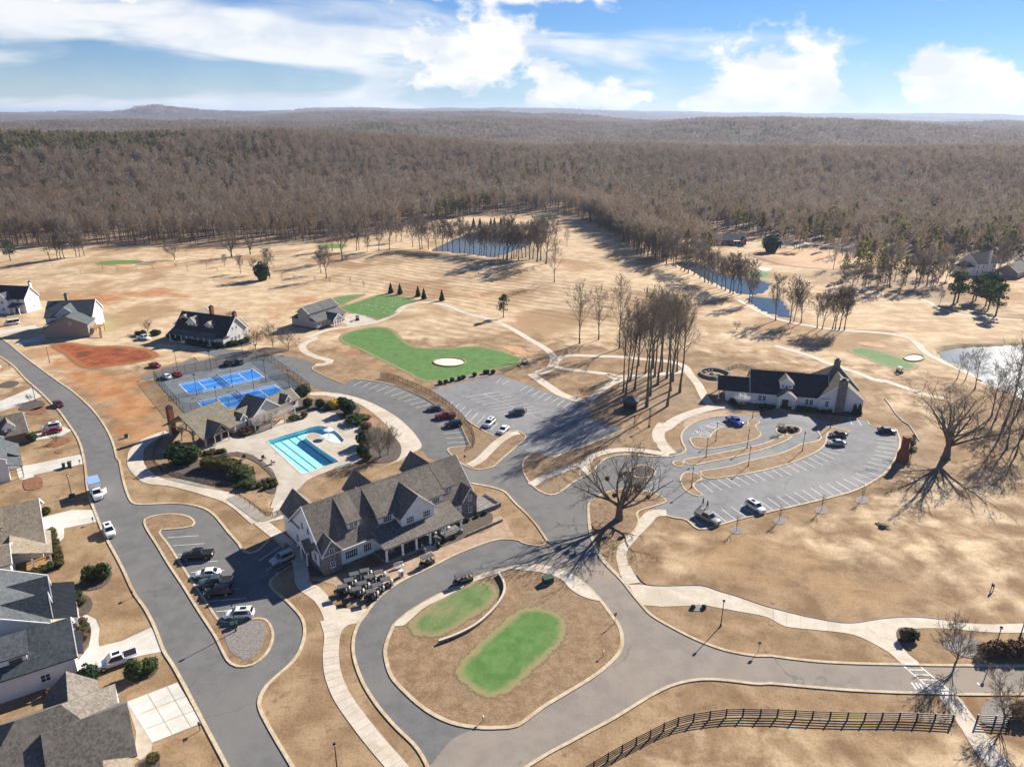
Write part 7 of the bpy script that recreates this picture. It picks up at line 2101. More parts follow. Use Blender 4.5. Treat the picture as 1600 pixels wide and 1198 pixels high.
def bare_tree(seed, kind):
    """returns (trunk mesh builder, crown mesh builder) for a leafless tree, unit = metres"""
    r_ = random.Random(seed)
    tr, cr = MB(), MB()
    K = {  # height, trunk share, trunk radius, limbs, spread angle, limb length, up pull
        'oak': dict(h=18, clear=.20, r=.72, limbs=11, ang=(12, 60), ll=(.46, .64), up=.13, lv=4, kids=(6, 5, 3, 3), tw=7),
        'poplar': dict(h=27, clear=.42, r=.34, limbs=22, ang=(16, 40), ll=(.17, .30), up=.22, lv=3, kids=(6, 5, 3), leader=True, tw=8),
        'field': dict(h=14, clear=.20, r=.20, limbs=15, ang=(22, 50), ll=(.28, .44), up=.16, lv=3, kids=(6, 5, 3), leader=True, tw=8),
        'far': dict(h=14, clear=.20, r=.22, limbs=16, ang=(22, 50), ll=(.28, .44), up=.16, lv=3, kids=(6, 5, 3), leader=True, tw=10, tww=.036),
        'round': dict(h=8, clear=.18, r=.14, limbs=10, ang=(18, 48), ll=(.46, .64), up=.12, lv=3, kids=(6, 5, 3)),
        'sapling': dict(h=3.2, clear=.3, r=.04, limbs=8, ang=(18, 40), ll=(.25, .4), up=.15, lv=1, kids=(6,), leader=True)}[kind]
    h_ = K['h']

    def twig(p, d, L, w):
        q = p + d * L
        s = rand_perp(d, r_) * w
        cr.v += [tuple(p - s), tuple(p + s), tuple(q)]
        n = len(cr.v); cr.f.append((n - 3, n - 2, n - 1)); cr.m.append(0)

    def branch(p, d, L, rad, level, target, sides):
        nseg = 4 if level <= 1 else 3
        pts = [p]; dirs = [d]; rr = [rad]
        for i in range(nseg):
            d = (d + rand_perp(d, r_) * (.13 + .05 * level) + Vector((0, 0, K['up'] * .5))).normalized()
            p = p + d * (L / nseg)
            pts.append(p); dirs.append(d); rr.append(rad * (1 - .74 * (i + 1) / nseg))
        tgt = tr if target == 0 else cr
        for i in range(nseg):
            tgt.tube(pts[i], pts[i + 1], rr[i], rr[i + 1], sides, 0, False)
        if level >= K['lv']:
            for k in range(K.get('tw', 10)):
                i = r_.randint(1, nseg); dd = (dirs[i] + rand_perp(dirs[i], r_) * r_.uniform(.4, .9) + Vector((0, 0, .15))).normalized()
                twig(pts[i] + (pts[i - 1] - pts[i]) * r_.random(), dd, L * r_.uniform(.35, .75), max(K.get('tww', .018), rad * .55))
            return
        nk = K['kids'][min(level - 1, len(K['kids']) - 1)] if level >= 1 else 0
        for k in range(nk):
            f_ = .25 + .75 * (k + r_.random()) / nk
            x = f_ * nseg; i = min(int(x), nseg - 1); q = pts[i].lerp(pts[i + 1], x - i)
            a = R(r_.uniform(22, 52))
            dd = (dirs[i + 1] * math.cos(a) + rand_perp(dirs[i + 1], r_) * math.sin(a) + Vector((0, 0, K['up']))).normalized()
            branch(q, dd, L * r_.uniform(.38, .58) * (1.15 - .4 * f_), max(.018, (rr[i] * (1 - (x - i)) + rr[i + 1] * (x - i)) * .55), level + 1, 1, 4 if level == 1 else 3)
    # trunk
    n = 7
    lean = Vector((r_.uniform(-.04, .04), r_.uniform(-.04, .04), 0))
    th = h_ * (K['clear'] if not K.get('leader') else .90)
    P = []; p = Vector((0, 0, -.15))
    for i in range(n + 1):
        P.append(p.copy()); p = p + Vector((r_.uniform(-.03, .03) * th / n * 3 + lean.x * th / n, r_.uniform(-.03, .03) * th / n * 3 + lean.y * th / n, th / n))
    rad = [K['r'] * ((1.35 if i == 0 else 1.0) - (.45 if not K.get('leader') else .93) * i / n) for i in range(n + 1)]
    for i in range(n):
        tr.tube(P[i], P[i + 1], max(.02, rad[i]), max(.02, rad[i + 1]), 7, 0, False)
    for k in range(K['limbs']):
        if K.get('leader'):
            f_ = K['clear'] + (.96 - K['clear']) * (k + r_.random() * .8) / K['limbs']
            z = f_ * h_ / (h_ * .90) * n; i = min(int(z), n - 1); q = P[i].lerp(P[i + 1], min(1, z - i)); br = max(.03, rad[i] * .5)
            L = h_ * r_.uniform(*K['ll']) * (1.25 - .75 * (f_ - K['clear']) / (1 - K['clear']))
        else:
            q = P[n - (k % 3)]; br = K['r'] * r_.uniform(.27, .42); L = h_ * r_.uniform(*K['ll'])
        a = R(r_.uniform(*K['ang'])); t = k * 2.4 + r_.uniform(-.4, .4)
        d = Vector((math.sin(a) * math.cos(t), math.sin(a) * math.sin(t), math.cos(a)))
        branch(q, d, L, br, 1, 0, 5)
    return tr, cr, h_


TREES = {}


def tree_proto(kind, seed, twig_mat='twig'):
    key = (kind, seed)
    if key not in TREES:
        a, b_, h_ = bare_tree(seed, kind)
        TREES[key] = (a.mesh('trunk', M['bark'], True), b_.mesh('crown', M[twig_mat]), h_)
    return TREES[key]


def plant(kind, seed, px, top, label, group=None, v=None, width=1.0, twig_mat='twig', name='bare_tree', hgt=None):
    if v:
        (px, py) = v([px])[0]; top = v([(0, top)])[0][1] if top is not None else None
    else:
        px, py = px
    x, y = g(px, py)
    z = h1(x, y)
    if hgt is None:
        hgt = height_at((px, py), top)
    ma, mb_, h0 = tree_proto(kind, seed, twig_mat)
    s = hgt / h0
    t = thing(name, label, 'tree', (x, y, z), rng.uniform(0, 6.28), group)
    t.scale = (s * width, s * width, s)
    link('trunk', ma, t); link('crown', mb_, t)
    return t


t = plant('oak', 11, (668, 604), 125, 'huge spreading bare oak on the mulched island beside the loop road', None, vL, 1.42, name='oak_tree'); t.rotation_euler = (0, 0, .6); HERO = t
plant('oak', 12, (1108, 622), 125, 'large bare oak standing alone between the brick pillar and the pond trees', None, vM, 1.35, name='oak_tree')
for p, top in [((710, 790), 300), ((695, 770), 270), ((765, 752), 250), ((840, 860), 170), ((968, 856), 190), ((1046, 770), 200), ((910, 722), 150), ((965, 682), 160), ((890, 672), 165), ((1005, 700), 175), ((832, 655), 250), ((790, 605), 300), ((935, 640), 170), ((862, 790), 180), ((990, 760), 180), ((735, 700), 220), ((880, 620), 200), ((1030, 640), 230)]:
    plant('poplar', rng.choice((21, 22, 23, 24)), p, top, 'tall slender bare tree in the dense grove behind the garden hut', 'tall bare trees of the grove', vJ, rng.uniform(.85, 1.15))
plant('field', 31, (670, 497), 95, 'thin tall bare tree standing just behind the grove', None, vJ, .8)
plant('field', 32, (422, 466), 105, 'upright bare tree beside the cart path, taller of the pair', None, vJ, .85)
plant('field', 33, (540, 442), 145, 'fan-shaped bare tree beside the cart path, shorter of the pair', None, vJ, 1.0)
plant('field', 34, (665, 496), 268, 'lone bare tree leaning beside the fairway below the pond grove', None, vW, .9)
plant('field', 31, (743, 266), 152, 'small bare tree alone on the far striped fairway', None, vW, .8)
for p, top in [((318, 282), 130), ((360, 272), 120), ((405, 266), 112), ((382, 268), 125), ((480, 256), 118), ((502, 258), 110), ((530, 250), 115)]:
    plant('far', rng.choice((35, 36, 37, 38)), p, top, 'bare tree in the small stand by the far left fairway', 'bare trees of the far left stand', vT, 1.1)
plant('round', 41, (1092, 268), 128, 'broad bare tree alone past the far green', None, vT, 1.3); plant('oak', 13, (1448, 247), 66, 'big pale bare tree at the wood edge, taller of two', None, vT, .8, name='oak_tree'); plant('oak', 12, (1565, 234), 84, 'big dark-trunked bare tree at the wood edge beside a pale one', None, vT, .8, name='oak_tree')
for p, top, v in [((1405, 313), 240, vT), ((1507, 356), 250, vT), ((1590, 362), 270, vT), ((88, 459), 282, vU), ((408, 429), 292, vU), ((440, 463), 268, vU), ((540, 356), 130, vU), ((478, 300), 150, vU)]:
    plant('round' if rng.random() < .5 else 'field', rng.choice((31, 33) if True else ()), p, top, 'bare tree scattered over the left fairway', 'bare trees scattered over the left fairway', v, 1.0) if False else plant('far', rng.choice((35, 36, 37, 38)), p, top, 'bare tree scattered over the left fairway', 'bare trees scattered over the left fairway', v, 1.15)
for p, top in [((630, 300), 130), ((645, 296), 140), ((695, 308), 215), ((768, 300), 160), ((835, 304), 90), ((875, 236), 110), ((908, 232), 120), ((980, 272), 130), ((1028, 293), 92), ((1040, 286), 110), ((1078, 292), 120), ((1165, 293), 110), ((1275, 299), 98), ((1335, 306), 160), ((1395, 315), 150), ((1410, 302), 160), ((1440, 322), 140), ((1465, 326), 150), ((1565, 366), 110), ((1130, 292), 120), ((1200, 297), 115), ((1232, 299), 130), ((1302, 304), 120), ((1362, 311), 140), ((1425, 319), 140), ((1492, 331), 140), ((1515, 336), 150)]:
    plant('far', rng.choice((35, 36, 37, 38)), p, top, 'bare tree in the row along the round pond', 'bare trees along the round pond', vU, rng.uniform(.9, 1.2))
for p, top in [((345, 350), 150), ((370, 366), 130), ((395, 345), 150), ((412, 342), 140), ((440, 362), 150), ((465, 340), 150), ((487, 332), 140), ((510, 350), 130), ((530, 345), 130), ((555, 374), 110), ((580, 360), 120), ((612, 390), 108), ((560, 342), 125), ((425, 330), 150)]:
    plant('far', rng.choice((35, 36, 37, 38)), p, top, 'bare tree in the thicket at the pond tip', 'bare trees of the thicket at the pond tip', vW, rng.uniform(.9, 1.2))
for p in [(150, 235), (170, 246), (185, 252), (200, 258), (225, 264), (250, 281), (270, 297), (285, 300), (300, 306), (320, 319), (340, 326), (375, 341), (387, 346), (420, 347), (405, 340), (455, 382), (465, 384), (140, 230), (110, 222), (355, 332)]:
    plant('far', rng.choice((35, 36, 37, 38)), p, None, 'bare tree in the row along the winding creek', 'bare trees along the winding creek', vP, rng.uniform(.9, 1.2), hgt=rng.uniform(13, 19))
for p, top in [((565, 456), 280), ((625, 466), 290), ((670, 469), 305), ((738, 491), 350), ((758, 496), 348), ((800, 499), 335), ((812, 501), 345), ((828, 503), 330), ((850, 504), 335), ((640, 462), 330)]:
    plant('far', rng.choice((35, 36, 37, 38)), p, top, 'bare tree in the group below the small pond', 'bare trees below the small pond', vP, rng.uniform(.85, 1.1))
plant('round', 41, (402, 499), 458, 'very small round bare tree alone on the open fairway', None, vP, 1.0)
for p, top in [((845, 311), 232), ((880, 331), 228), ((925, 331), 240), ((950, 326), 235), ((985, 331), 250), ((1040, 316), 140), ((1080, 346), 270), ((1145, 321), 170), ((1160, 311), 190), ((1195, 311), 170), ((1240, 301), 200), ((1250, 386), 330), ((1270, 302), 200), ((1105, 310), 220), ((1215, 330), 230), ((1330, 300), 210), ((1480, 300), 130), ((1010, 300), 220), ((905, 300), 225), ((1180, 280), 190)]:
    plant('far', rng.choice((35, 36, 37, 38)), p, top, 'bare tree in the loose belt before the far houses', 'bare trees before the far houses', vP, rng.uniform(.9, 1.15))
for p, top in [((1290, 192), -45), ((1180, 126), -30), ((1232, 132), -40), ((1395, 362), 40), ((1420, 382), 60), ((1470, 422), -150), ((1490, 562), 170), ((1545, 602), 260), ((1592, 480), 60), ((1560, 330), -60)]:
    plant('field' if top > -100 else 'poplar', rng.choice((31, 32, 33)) if top > -100 else 23, p, top, 'tall bare tree on the bank of the sunlit pond', 'bare trees on the bank of the sunlit pond', vM, 1.1)
plant('round', 42, (1165, 792), 445, 'bare round-crowned tree in the gravel bed by the crosswalk', None, vN, 1.05); plant('round', 43, (1468, 1165), 815, 'bare round-crowned tree beside the short rail fence', None, vN, 1.05)
for i, (p, top) in enumerate([((1151, 829), 806), ((1218, 814), 790), ((1284, 797), 772), ((1347, 781), 758)]):
    plant('sapling', 51, p, top, 'thin sapling in a round gravel ring below the east lot', 'saplings in gravel rings', None, 1.2)
for p, top, v in [((335, 326), 300, vT), ((505, 366), 335, vT), ((645, 346), 312, vT), ((735, 352), 318, vT), ((858, 336), 306, vT), ((965, 346), 308, vT), ((1105, 326), 288, vT), ((1178, 351), 305, vT), ((1292, 326), 290, vT), ((1365, 362), 328, vT), ((162, 471), 430, vU), ((238, 479), 432, vU), ((370, 491), 440, vU), ((462, 501), 450, vU), ((588, 504), 452, vU), ((675, 528), 470, vU)]:
    plant('sapling', 52, p, top, 'small staked sapling in the row across the left fairway', 'saplings across the left fairway', v, 1.1)
for p, top, v, lb in [((125, 316), 222, vD, 'bare fan-shaped tree beside the white pickup at the lodge'), ((905, 406), 238, vD, 'bare tree on the mulch bed by the lodge, tallest of three'), ((1002, 427), 285, vD, 'bare tree on the mulch bed closest to the range path'), ((797, 426), 275, vD, 'bare tree on the mulch bed closest to the lodge wall'), ((720, 285), 218, vD, 'small bare tree behind the lodge side wing'), ((640, 235), 172, vD, 'bare tree rising behind the lodge chimneys'), ((340, 545), 505, vJ, 'tiny bare sapling at the cart path fork'), ((430, 790), 735, vJ, 'small bare tree in the teardrop bed between cart paths'), ((660, 690), 560, view(0, 600, 7.4875), 'small bare tree in the red mulch oval by the street'), ((350, 205), 95, view(0, 600, 7.4875), 'small bare tree in the dark oval bed by the street lamp'), ((800, 500), 430, vK, 'slim young tree on the island beside the round bed'), ((1285, 492), 285, vE, 'bare multi-stemmed tree in the mulch bed beside the pool'), ((1330, 470), 300, vE, 'second bare multi-stemmed tree beside the pool, nearer the walk')]:
    plant('round', rng.choice((41, 42, 43)), p, top, lb, None, v, 1.0, 'twig')


# ------------------------------------------------------------------ evergreens, shrubs and hedges
def bush(seed, n=420, flat=1.0, leaf=.16, box=False):
    r_ = random.Random(seed); mb = MB()
    lumps = [(r_.uniform(-.5, .5), r_.uniform(-.5, .5), r_.uniform(.0, .8), r_.uniform(.3, .5)) for _ in range(9)]
    for i in range(n):
        if box:
            f_ = r_.randint(0, 4); a, b_ = r_.uniform(-1, 1), r_.uniform(-1, 1)
            p = Vector([(a, b_, 1.9), (1, a, .95 + .95 * b_), (-1, a, .95 + .95 * b_), (a, 1, .95 + .95 * b_), (a, -1, .95 + .95 * b_)][f_]); nrm = Vector([(0, 0, 1), (1, 0, 0), (-1, 0, 0), (0, 1, 0), (0, -1, 0)][f_])
            p += Vector((r_.gauss(0, .05), r_.gauss(0, .05), r_.gauss(0, .05)))
        else:
            t = r_.uniform(0, 6.283); z = r_.uniform(-.55, 1.0); q = math.sqrt(max(0, 1 - z * z))
            nrm = Vector((q * math.cos(t), q * math.sin(t), z))
            k = .86 + .18 * math.sin(3.1 * t + seed) * math.sin(4 * z + seed * 2) + r_.uniform(-.16, .14)
            p = Vector((nrm.x * k, nrm.y * k, .95 + nrm.z * k))
            if p.z < 0:
                p.z = .03
        d = (nrm + Vector((r_.gauss(0, .5), r_.gauss(0, .5), r_.gauss(0, .5)))).normalized()
        a = rand_perp(d, r_) * leaf * r_.uniform(.7, 1.3); b_ = d.cross(a.normalized()) * leaf * r_.uniform(.7, 1.3)
        mb.quad(p - a, p - b_ * .8, p + a, p + b_ * .8)
    if box:
        mb.box(-.94, -.94, 0, .94, .94, 1.82)
    else:
        mb.lathe([(.5, 0), (.68, .45), (.70, .95), (.5, 1.4), (.2, 1.6)], 9)
    return mb


BM = {}


def shrub(v, p, w, h_, mat_, label, group=None, kind='bush', name='shrub', rz=None, w2=None, cat='shrub'):
    x, y = g(*v([p])[0]) if v else g(*p)
    key = (kind, mat_, rng.randint(0, 1))
    if key not in BM:
        BM[key] = bush(60 + len(BM), 700 if kind == 'box' else 440, box=(kind == 'box'), leaf=.12 if kind == 'box' else .15).mesh('foliage', M[mat_])
    t = thing(name, label, cat, (x, y, h1(x, y) + .03), rng.uniform(0, 6) if rz is None else rz, group)
    t.scale = (w / 2, (w2 or w) / 2, h_ / 1.9)
    link('foliage', BM[key], t)
    if 'stem' not in BM:
        BM['stem'] = MB().tube((0, 0, -.1), (0, 0, .7), .12, .08, 6).mesh('stem', M['bark'])
    link('stem', BM['stem'], t)
    return t


def mound_tree(seed, kind):
    """evergreen tree: trunk plus clumps of needles or leaves"""
    r_ = random.Random(seed); tr, cr = MB(), MB()
    if kind == 'pine':
        tr.tube((0, 0, -.2), (0.1, 0, 6), .28, .2, 7, 0, False); tr.tube((0.1, 0, 6), (0, 0.1, 11), .2, .06, 6, 0, False)
        cl = []
        for k in range(26):
            z = 4.2 + 7.2 * r_.random(); t = r_.uniform(0, 6.28); rr = (1 - abs(z - 6.8) / 6.5) * 3.6 * r_.uniform(.45, 1.0)
            c = Vector((rr * math.cos(t), rr * math.sin(t), z)); cl.append((c, r_.uniform(.8, 1.5)))
            tr.tube((0, 0, z - .8), c, .07, .03, 4, 0, False)
        cl.append((Vector((0, 0, 11.4)), 1.0))
        for c, s_ in cl:
            for i in range(62):
                n_ = Vector((r_.gauss(0, 1), r_.gauss(0, 1), r_.gauss(0, .7))).normalized(); p = c + n_ * s_ * r_.uniform(.45, 1.0); a = rand_perp(n_, r_) * .2; b_ = (n_ + Vector((0, 0, .4))) * .3
                cr.quad(p - a, p - b_ * .5, p + a, p + b_)
    else:  # cone
        tr.tube((0, 0, -.1), (0, 0, 3.6), .12, .03, 6, 0, False)
        for i in range(520):
            z = .25 + 3.75 * r_.random() ** 1.25; rr = (1 - z / 4.1) * 1.15 * r_.uniform(.72, 1.05); t = r_.uniform(0, 6.28)
            p = Vector((rr * math.cos(t), rr * math.sin(t), z)); n_ = Vector((math.cos(t), math.sin(t), .5)).normalized(); a = rand_perp(n_, r_) * .14; b_ = (n_ + Vector((0, 0, .2))) * .16
            cr.quad(p - a, p - b_, p + a, p + b_)
        cr.lathe([(.75, .25), (.62, 1.2), (.3, 2.7), (.05, 3.6)], 8)
    return tr, cr


EV = {}


def evergreen(kind, v, p, hgt, label, group=None, mat_='pine', name='pine_tree', w=1.0):
    key = (kind, mat_)
    if key not in EV:
        a, c = mound_tree(5 + len(EV), kind); EV[key] = (a.mesh('trunk', M['bark']), c.mesh('crown', M[mat_]))
    x, y = g(*v([p])[0])
    s = hgt / (12.0 if kind == 'pine' else 4.1)
    t = thing(name, label, 'tree', (x, y, h1(x, y)), rng.uniform(0, 6), group); t.scale = (s * w, s * w, s)
    link('trunk', EV[key][0], t); link('crown', EV[key][1], t)


evergreen('pine', vI, (1065, 226), 10, 'full green pine alone beside the cart path', None, 'leaf', w=.95)
evergreen('pine', vT, (68, 279), 12, 'lone pine on the far left fairway', None, 'pine', w=1.1)
for p, hh in [((1305, 386), 15), ((1322, 380), 14), ((1385, 376), 12), ((1398, 372), 12), ((1450, 411), 13), ((1482, 436), 14), ((1440, 395), 12)]:
    evergreen('pine', vP, p, hh, 'dark pine in the row beside the lane of far houses', 'pines beside the lane', 'leaf', w=1.2)
for p in [(843, 552), (900, 559), (1013, 576), (1050, 596), (1162, 613)]:
    evergreen('cone', vU, p, 5.2, 'small conical evergreen behind the practice tee', 'conical evergreens behind the practice tee', 'leaf_dark', 'conical_evergreen', 1.0)
for p in [(160, 150), (200, 150), (268, 152), (290, 148), (330, 146), (380, 150)]:
    evergreen('cone', vW, p, 8, 'dark conical evergreen on the bank behind the pond', 'dark conical evergreens behind the pond', 'leaf_dark', 'conical_evergreen', .9)
shrub(vU, (42, 472), 8, 9, 'leaf_dark', 'dense dark round evergreen alone on the left fairway', name='round_evergreen', cat='tree')
shrub(vP, (545, 172), 12, 11, 'leaf_dark', 'big dark round evergreen on the slope by the brick house', name='round_evergreen', cat='tree'); shrub(vP, (1455, 332), 12, 9, 'leaf_dark', 'dark round evergreen below the tall white house', name='round_evergreen', cat='tree')
for p, hh in (((890, 560), 2.8), ((888, 622), 3.2)):
    evergreen('pine', vM, p, hh + 1, 'pair of small clipped pines behind the brick pillar', 'clipped pines at the brick pillar', 'leaf_dark', 'clipped_pine', 1.1)
# pool garden
for p, w, h_, m_, lb in [((150, 520), 6.0, 5.2, 'leaf_dark', 'largest dark evergreen at the pavilion foot'), ((215, 510), 5.4, 4.2, 'leaf', 'round green evergreen beside the largest one at the pavilion'), ((535, 655), 4.2, 1.8, 'leaf', 'low spreading green shrub at the hedge end by the walk'), ((500, 600), 6.0, 2.6, 'leaf', 'broad green shrub mound at the end of the brown hedge'),
                         ((875, 200), 3.0, 2.6, 'leaf_dark', 'round dark evergreen at the pool gate'), ((945, 205), 3.0, 2.6, 'leaf_dark', 'round dark evergreen between the pool gate and the yellow shrub'), ((1020, 208), 3.2, 2.6, 'leaf_yellow', 'bright yellow flowering shrub beside the pool deck'), ((985, 212), 2.6, 1.6, 'leaf_olive', 'low olive shrub beside the yellow shrub'), ((1070, 195), 3.4, 2.8, 'leaf_dark', 'dark shrub right behind the yellow one'), ((1105, 240), 4.8, 4.2, 'leaf_dark', 'big dark evergreen at the pool corner'), ((1150, 290), 6.0, 2.4, 'leaf', 'broad clipped green hedge mound along the pool deck'), ((1205, 325), 3.2, 1.8, 'leaf_brown', 'brownish low shrub past the clipped hedge mound'), ((1195, 420), 4.4, 4.0, 'leaf_dark', 'tall dark evergreen beside the bare pool trees'), ((1190, 470), 3.6, 2.6, 'leaf_dark', 'lower dark evergreen below the tall one at the pool'), ((1212, 500), 2.4, 1.6, 'leaf_olive', 'small olive shrub at the clubhouse end of the pool bed'), ((1210, 268), 2.6, 1.0, 'leaf_red', 'low red-leaved shrub in the pool bed'),
                         ((850, 135), 4.6, 3.0, 'leaf_dark', 'dark shrub mass at the tennis fence corner'), ((800, 272), 3.4, 1.2, 'leaf', 'low bright green hedge under the pergola end'), ((855, 262), 2.2, 1.8, 'leaf_brown', 'small brown shrub at the bathhouse corner'), ((520, 352), 5.2, 1.4, 'leaf_brown', 'dark brown planting mound before the bathhouse wall'), ((570, 335), 3.0, 1.2, 'leaf_dark', 'low dark planting under the pergola')]:
    shrub(vE, p, w, h_, m_, lb)
for k, (a, c) in enumerate([((300, 545), (385, 552)), ((385, 552), (465, 570))]):
    A_, C_ = np.array(g(*vE([a])[0])), np.array(g(*vE([c])[0])); d = C_ - A_
    pm = ((a[0] + c[0]) / 2, (a[1] + c[1]) / 2)
    shrub(vE, pm, float(np.linalg.norm(d)) + 1.2, 2.5, 'leaf_olive', ('brown-green clipped hedge block beside the round evergreen', 'brown-green clipped hedge block at the far end of the hedge')[k], kind='box', name='hedge', rz=math.atan2(d[1], d[0]), w2=3.2, cat='hedge')
for p in [(300, 470), (325, 475), (350, 466), (375, 462), (395, 460), (335, 458)]:
    shrub(vE, p, 1.7, 1.0, rng.choice(('leaf_brown', 'leaf_olive')), 'small clipped ball shrub in the bed before the pavilion', 'ball shrubs before the pavilion')
for p in [(600, 655), (628, 640), (655, 630), (683, 632), (640, 665), (672, 655), (690, 650)]:
    shrub(vE, p, 1.6, 1.1, rng.choice(('leaf', 'leaf_olive')), 'small ball shrub in the bed at the deck corner', 'ball shrubs at the deck corner')
for p in [(670, 640), (705, 634), (745, 622), (790, 614), (815, 606), (885, 590), (950, 574), (965, 572), (1000, 572)]:
    shrub(vI, p, 1.7, 1.3, 'leaf_dark', 'dark shrub in the gravel strip between the green and the big lot', 'dark shrubs along the big lot')
for p, w, h_, m_, lb in [((290, 410), 2.0, 1.6, 'leaf', 'round green shrub at the garage corner of the tan-roofed house')]:
    shrub(vB, p, w, h_, m_, lb)
for p in [(322, 535), (330, 570), (345, 605), (352, 640), (362, 672), (368, 705), (372, 738), (325, 752), (275, 770), (228, 788), (182, 805), (135, 825)]:
    shrub(vB, p, 2.0, 1.3, rng.choice(('leaf', 'leaf_olive', 'leaf_olive')), 'low clipped shrub around the porch of the tan-roofed house', 'shrubs around the porch of the tan-roofed house')
for p, lb in (((567, 830), 'small bushy evergreen in the mulch bed, the one beside bare twigs'), ((650, 812), 'small bushy evergreen in the mulch bed, the one closer to the street')):
    shrub(vB, p, 2.9, 3.2, 'leaf', lb, name='bushy_evergreen')
for p, w, h_, m_, lb in [((562, 660), 3.0, 2.9, 'leaf_dark', 'round dark evergreen at the garage of the white farmhouse'), ((845, 630), 2.8, 2.8, 'leaf', 'bushy evergreen in the lawn bed beside the white pickup'), ((940, 590), 2.6, 2.2, 'leaf', 'lower bushy evergreen in the lawn bed toward the street'), ((960, 1150), 1.8, .9, 'leaf_olive', 'yellow-green low shrub at the lower driveway corner')]:
    shrub(vC, p, w, h_, m_, lb)
for p in [(430, 85), (445, 110), (465, 150), (480, 180), (490, 130), (510, 175), (515, 300), (530, 330), (512, 345), (535, 365), (505, 385), (525, 395), (500, 412)]:
    shrub(vC, p, rng.uniform(1.3, 1.9), 1.2, rng.choice(('leaf', 'leaf_olive', 'leaf_brown')), 'small shrub in the front beds of the white farmhouse', 'shrubs in the farmhouse beds')
for p in [(310, 745), (340, 735), (370, 720), (400, 708), (430, 695)]:
    shrub(vC, p, 1.6, 1.2, rng.choice(('leaf', 'leaf_brown')), 'shrub in the strip between the farmhouse and its neighbour', 'shrubs between the two lower houses')
for p in [(65, 335), (95, 338), (165, 335), (185, 332), (262, 350), (285, 362), (310, 372), (385, 392), (410, 396), (440, 398), (470, 402), (545, 410), (580, 412), (640, 402), (675, 396), (710, 388), (742, 378)]:
    shrub(vD, p, rng.uniform(2.6, 3.4), rng.uniform(1.6, 2.3), 'leaf_dark', 'dark clipped shrub around the grey lodge', 'dark shrubs around the lodge')
for p in [(525, 325), (550, 330), (690, 355), (715, 358), (745, 362), (905, 368), (930, 370), (960, 374), (990, 378), (1040, 385), (1080, 388)]:
    shrub(vK, p, rng.uniform(1.8, 2.4), rng.uniform(1.1, 1.6), 'leaf_dark', 'dark shrub along the front wall of the golf clubhouse', 'shrubs along the golf clubhouse')
for p in [(1215, 398), (1242, 392)]:
    evergreen('cone', vK, p, 3.6, 'small upright evergreen at the golf clubhouse corner', 'upright evergreens at the golf clubhouse corner', 'leaf_dark', 'upright_evergreen', 1.0)
for p in [(1345, 735), (1390, 730), (1425, 712), (1490, 735), (1530, 715), (1575, 735), (1600, 705)]:
    shrub(vN, p, 2.5, 2.2, 'leaf_red' if False else 'leaf_brown', 'rounded dark brown shrub in the row along the entrance road', 'dark shrubs along the entrance road')
shrub(vN, (1560, 1115), 2.8, 2.2, 'leaf_brown', 'rounded dark brown shrub beside the tree at the short fence'); shrub(vN, (890, 628), 2.4, 1.7, 'leaf_dark', 'dark green shrub on the bed where the walk divides'); shrub(vN, (845, 630), 1.6, 1.9, 'leaf_brown', 'brown spiky shrub on the bed where the walk divides')
for p in [(790, 318), (850, 318)]:
    shrub(vO, p, .9, .6, 'leaf_dark', 'tiny dark shrub in the gravel patch by the walk', 'tiny shrubs in the gravel patch')
for p in [(800, 480), (820, 488), (845, 478), (865, 490), (885, 482)]:
    shrub(vK, p, 1.5, 1.0, 'leaf_brown', 'low dark shrub in the round island bed', 'shrubs in the round island bed')
for p in [(1020, 690), (1090, 660), (1160, 640), (1060, 700), (1190, 560), (1240, 535), (1300, 510), (1350, 492)]:
    shrub(vF, p, 1.1, .8, rng.choice(('leaf', 'leaf_olive')), 'small shrub in the bed before the clubhouse porch', 'shrubs before the clubhouse porch')
for x, y, z in ((3, 2, 15), (-2, 3, 14.5), (5, -1, 11), (6.5, 1.5, 9), (1, -4, 13), (5.5, -4, 8.5), (-4, -2, 12), (0.5, 1, 16)):
    o = link('mistletoe', [m_ for k_, m_ in BM.items() if k_[1] == 'leaf_olive'][0], HERO, (x * .6, y * .6, z * .6)); o.scale = (.38, .38, .5)
shrub(vA, (205, 1075), 2.8, 2.4, 'leaf', 'round green shrub at the brown cottage corner')
# ------------------------------------------------------------------ the far woods (one mass, too many to count)
def wood_tree(seed):
    """far bare tree: a trunk and a brush of upward twigs"""
    r_ = random.Random(seed); mb = MB()
    h_ = 17.0
    mb.tube((0, 0, -1), (0, 0, h_ * .75), .26, .08, 4, 0, False)
    for k in range(15):
        f_ = .30 + .62 * k / 15; a = R(r_.uniform(18, 48)); t = k * 2.4 + r_.random(); L = h_ * (.34 - .2 * (f_ - .3)) * r_.uniform(.8, 1.2)
        d = Vector((math.sin(a) * math.cos(t), math.sin(a) * math.sin(t), math.cos(a))); p = Vector((0, 0, f_ * h_)); q = p + d * L
        s = rand_perp(d, r_) * .09
        mb.add([p - s, p + s, q], [(0, 1, 2)])
        for j in range(26):
            u = r_.uniform(.25, 1.0); b_ = p.lerp(q, u); dd = (d * .7 + Vector((r_.gauss(0, .45), r_.gauss(0, .45), .35))).normalized(); LL = r_.uniform(1.3, 3.0)
            s = rand_perp(dd, r_) * r_.uniform(.045, .08)
            mb.add([b_ - s, b_ + s, b_ + dd * LL], [(0, 1, 2)])
    return mb


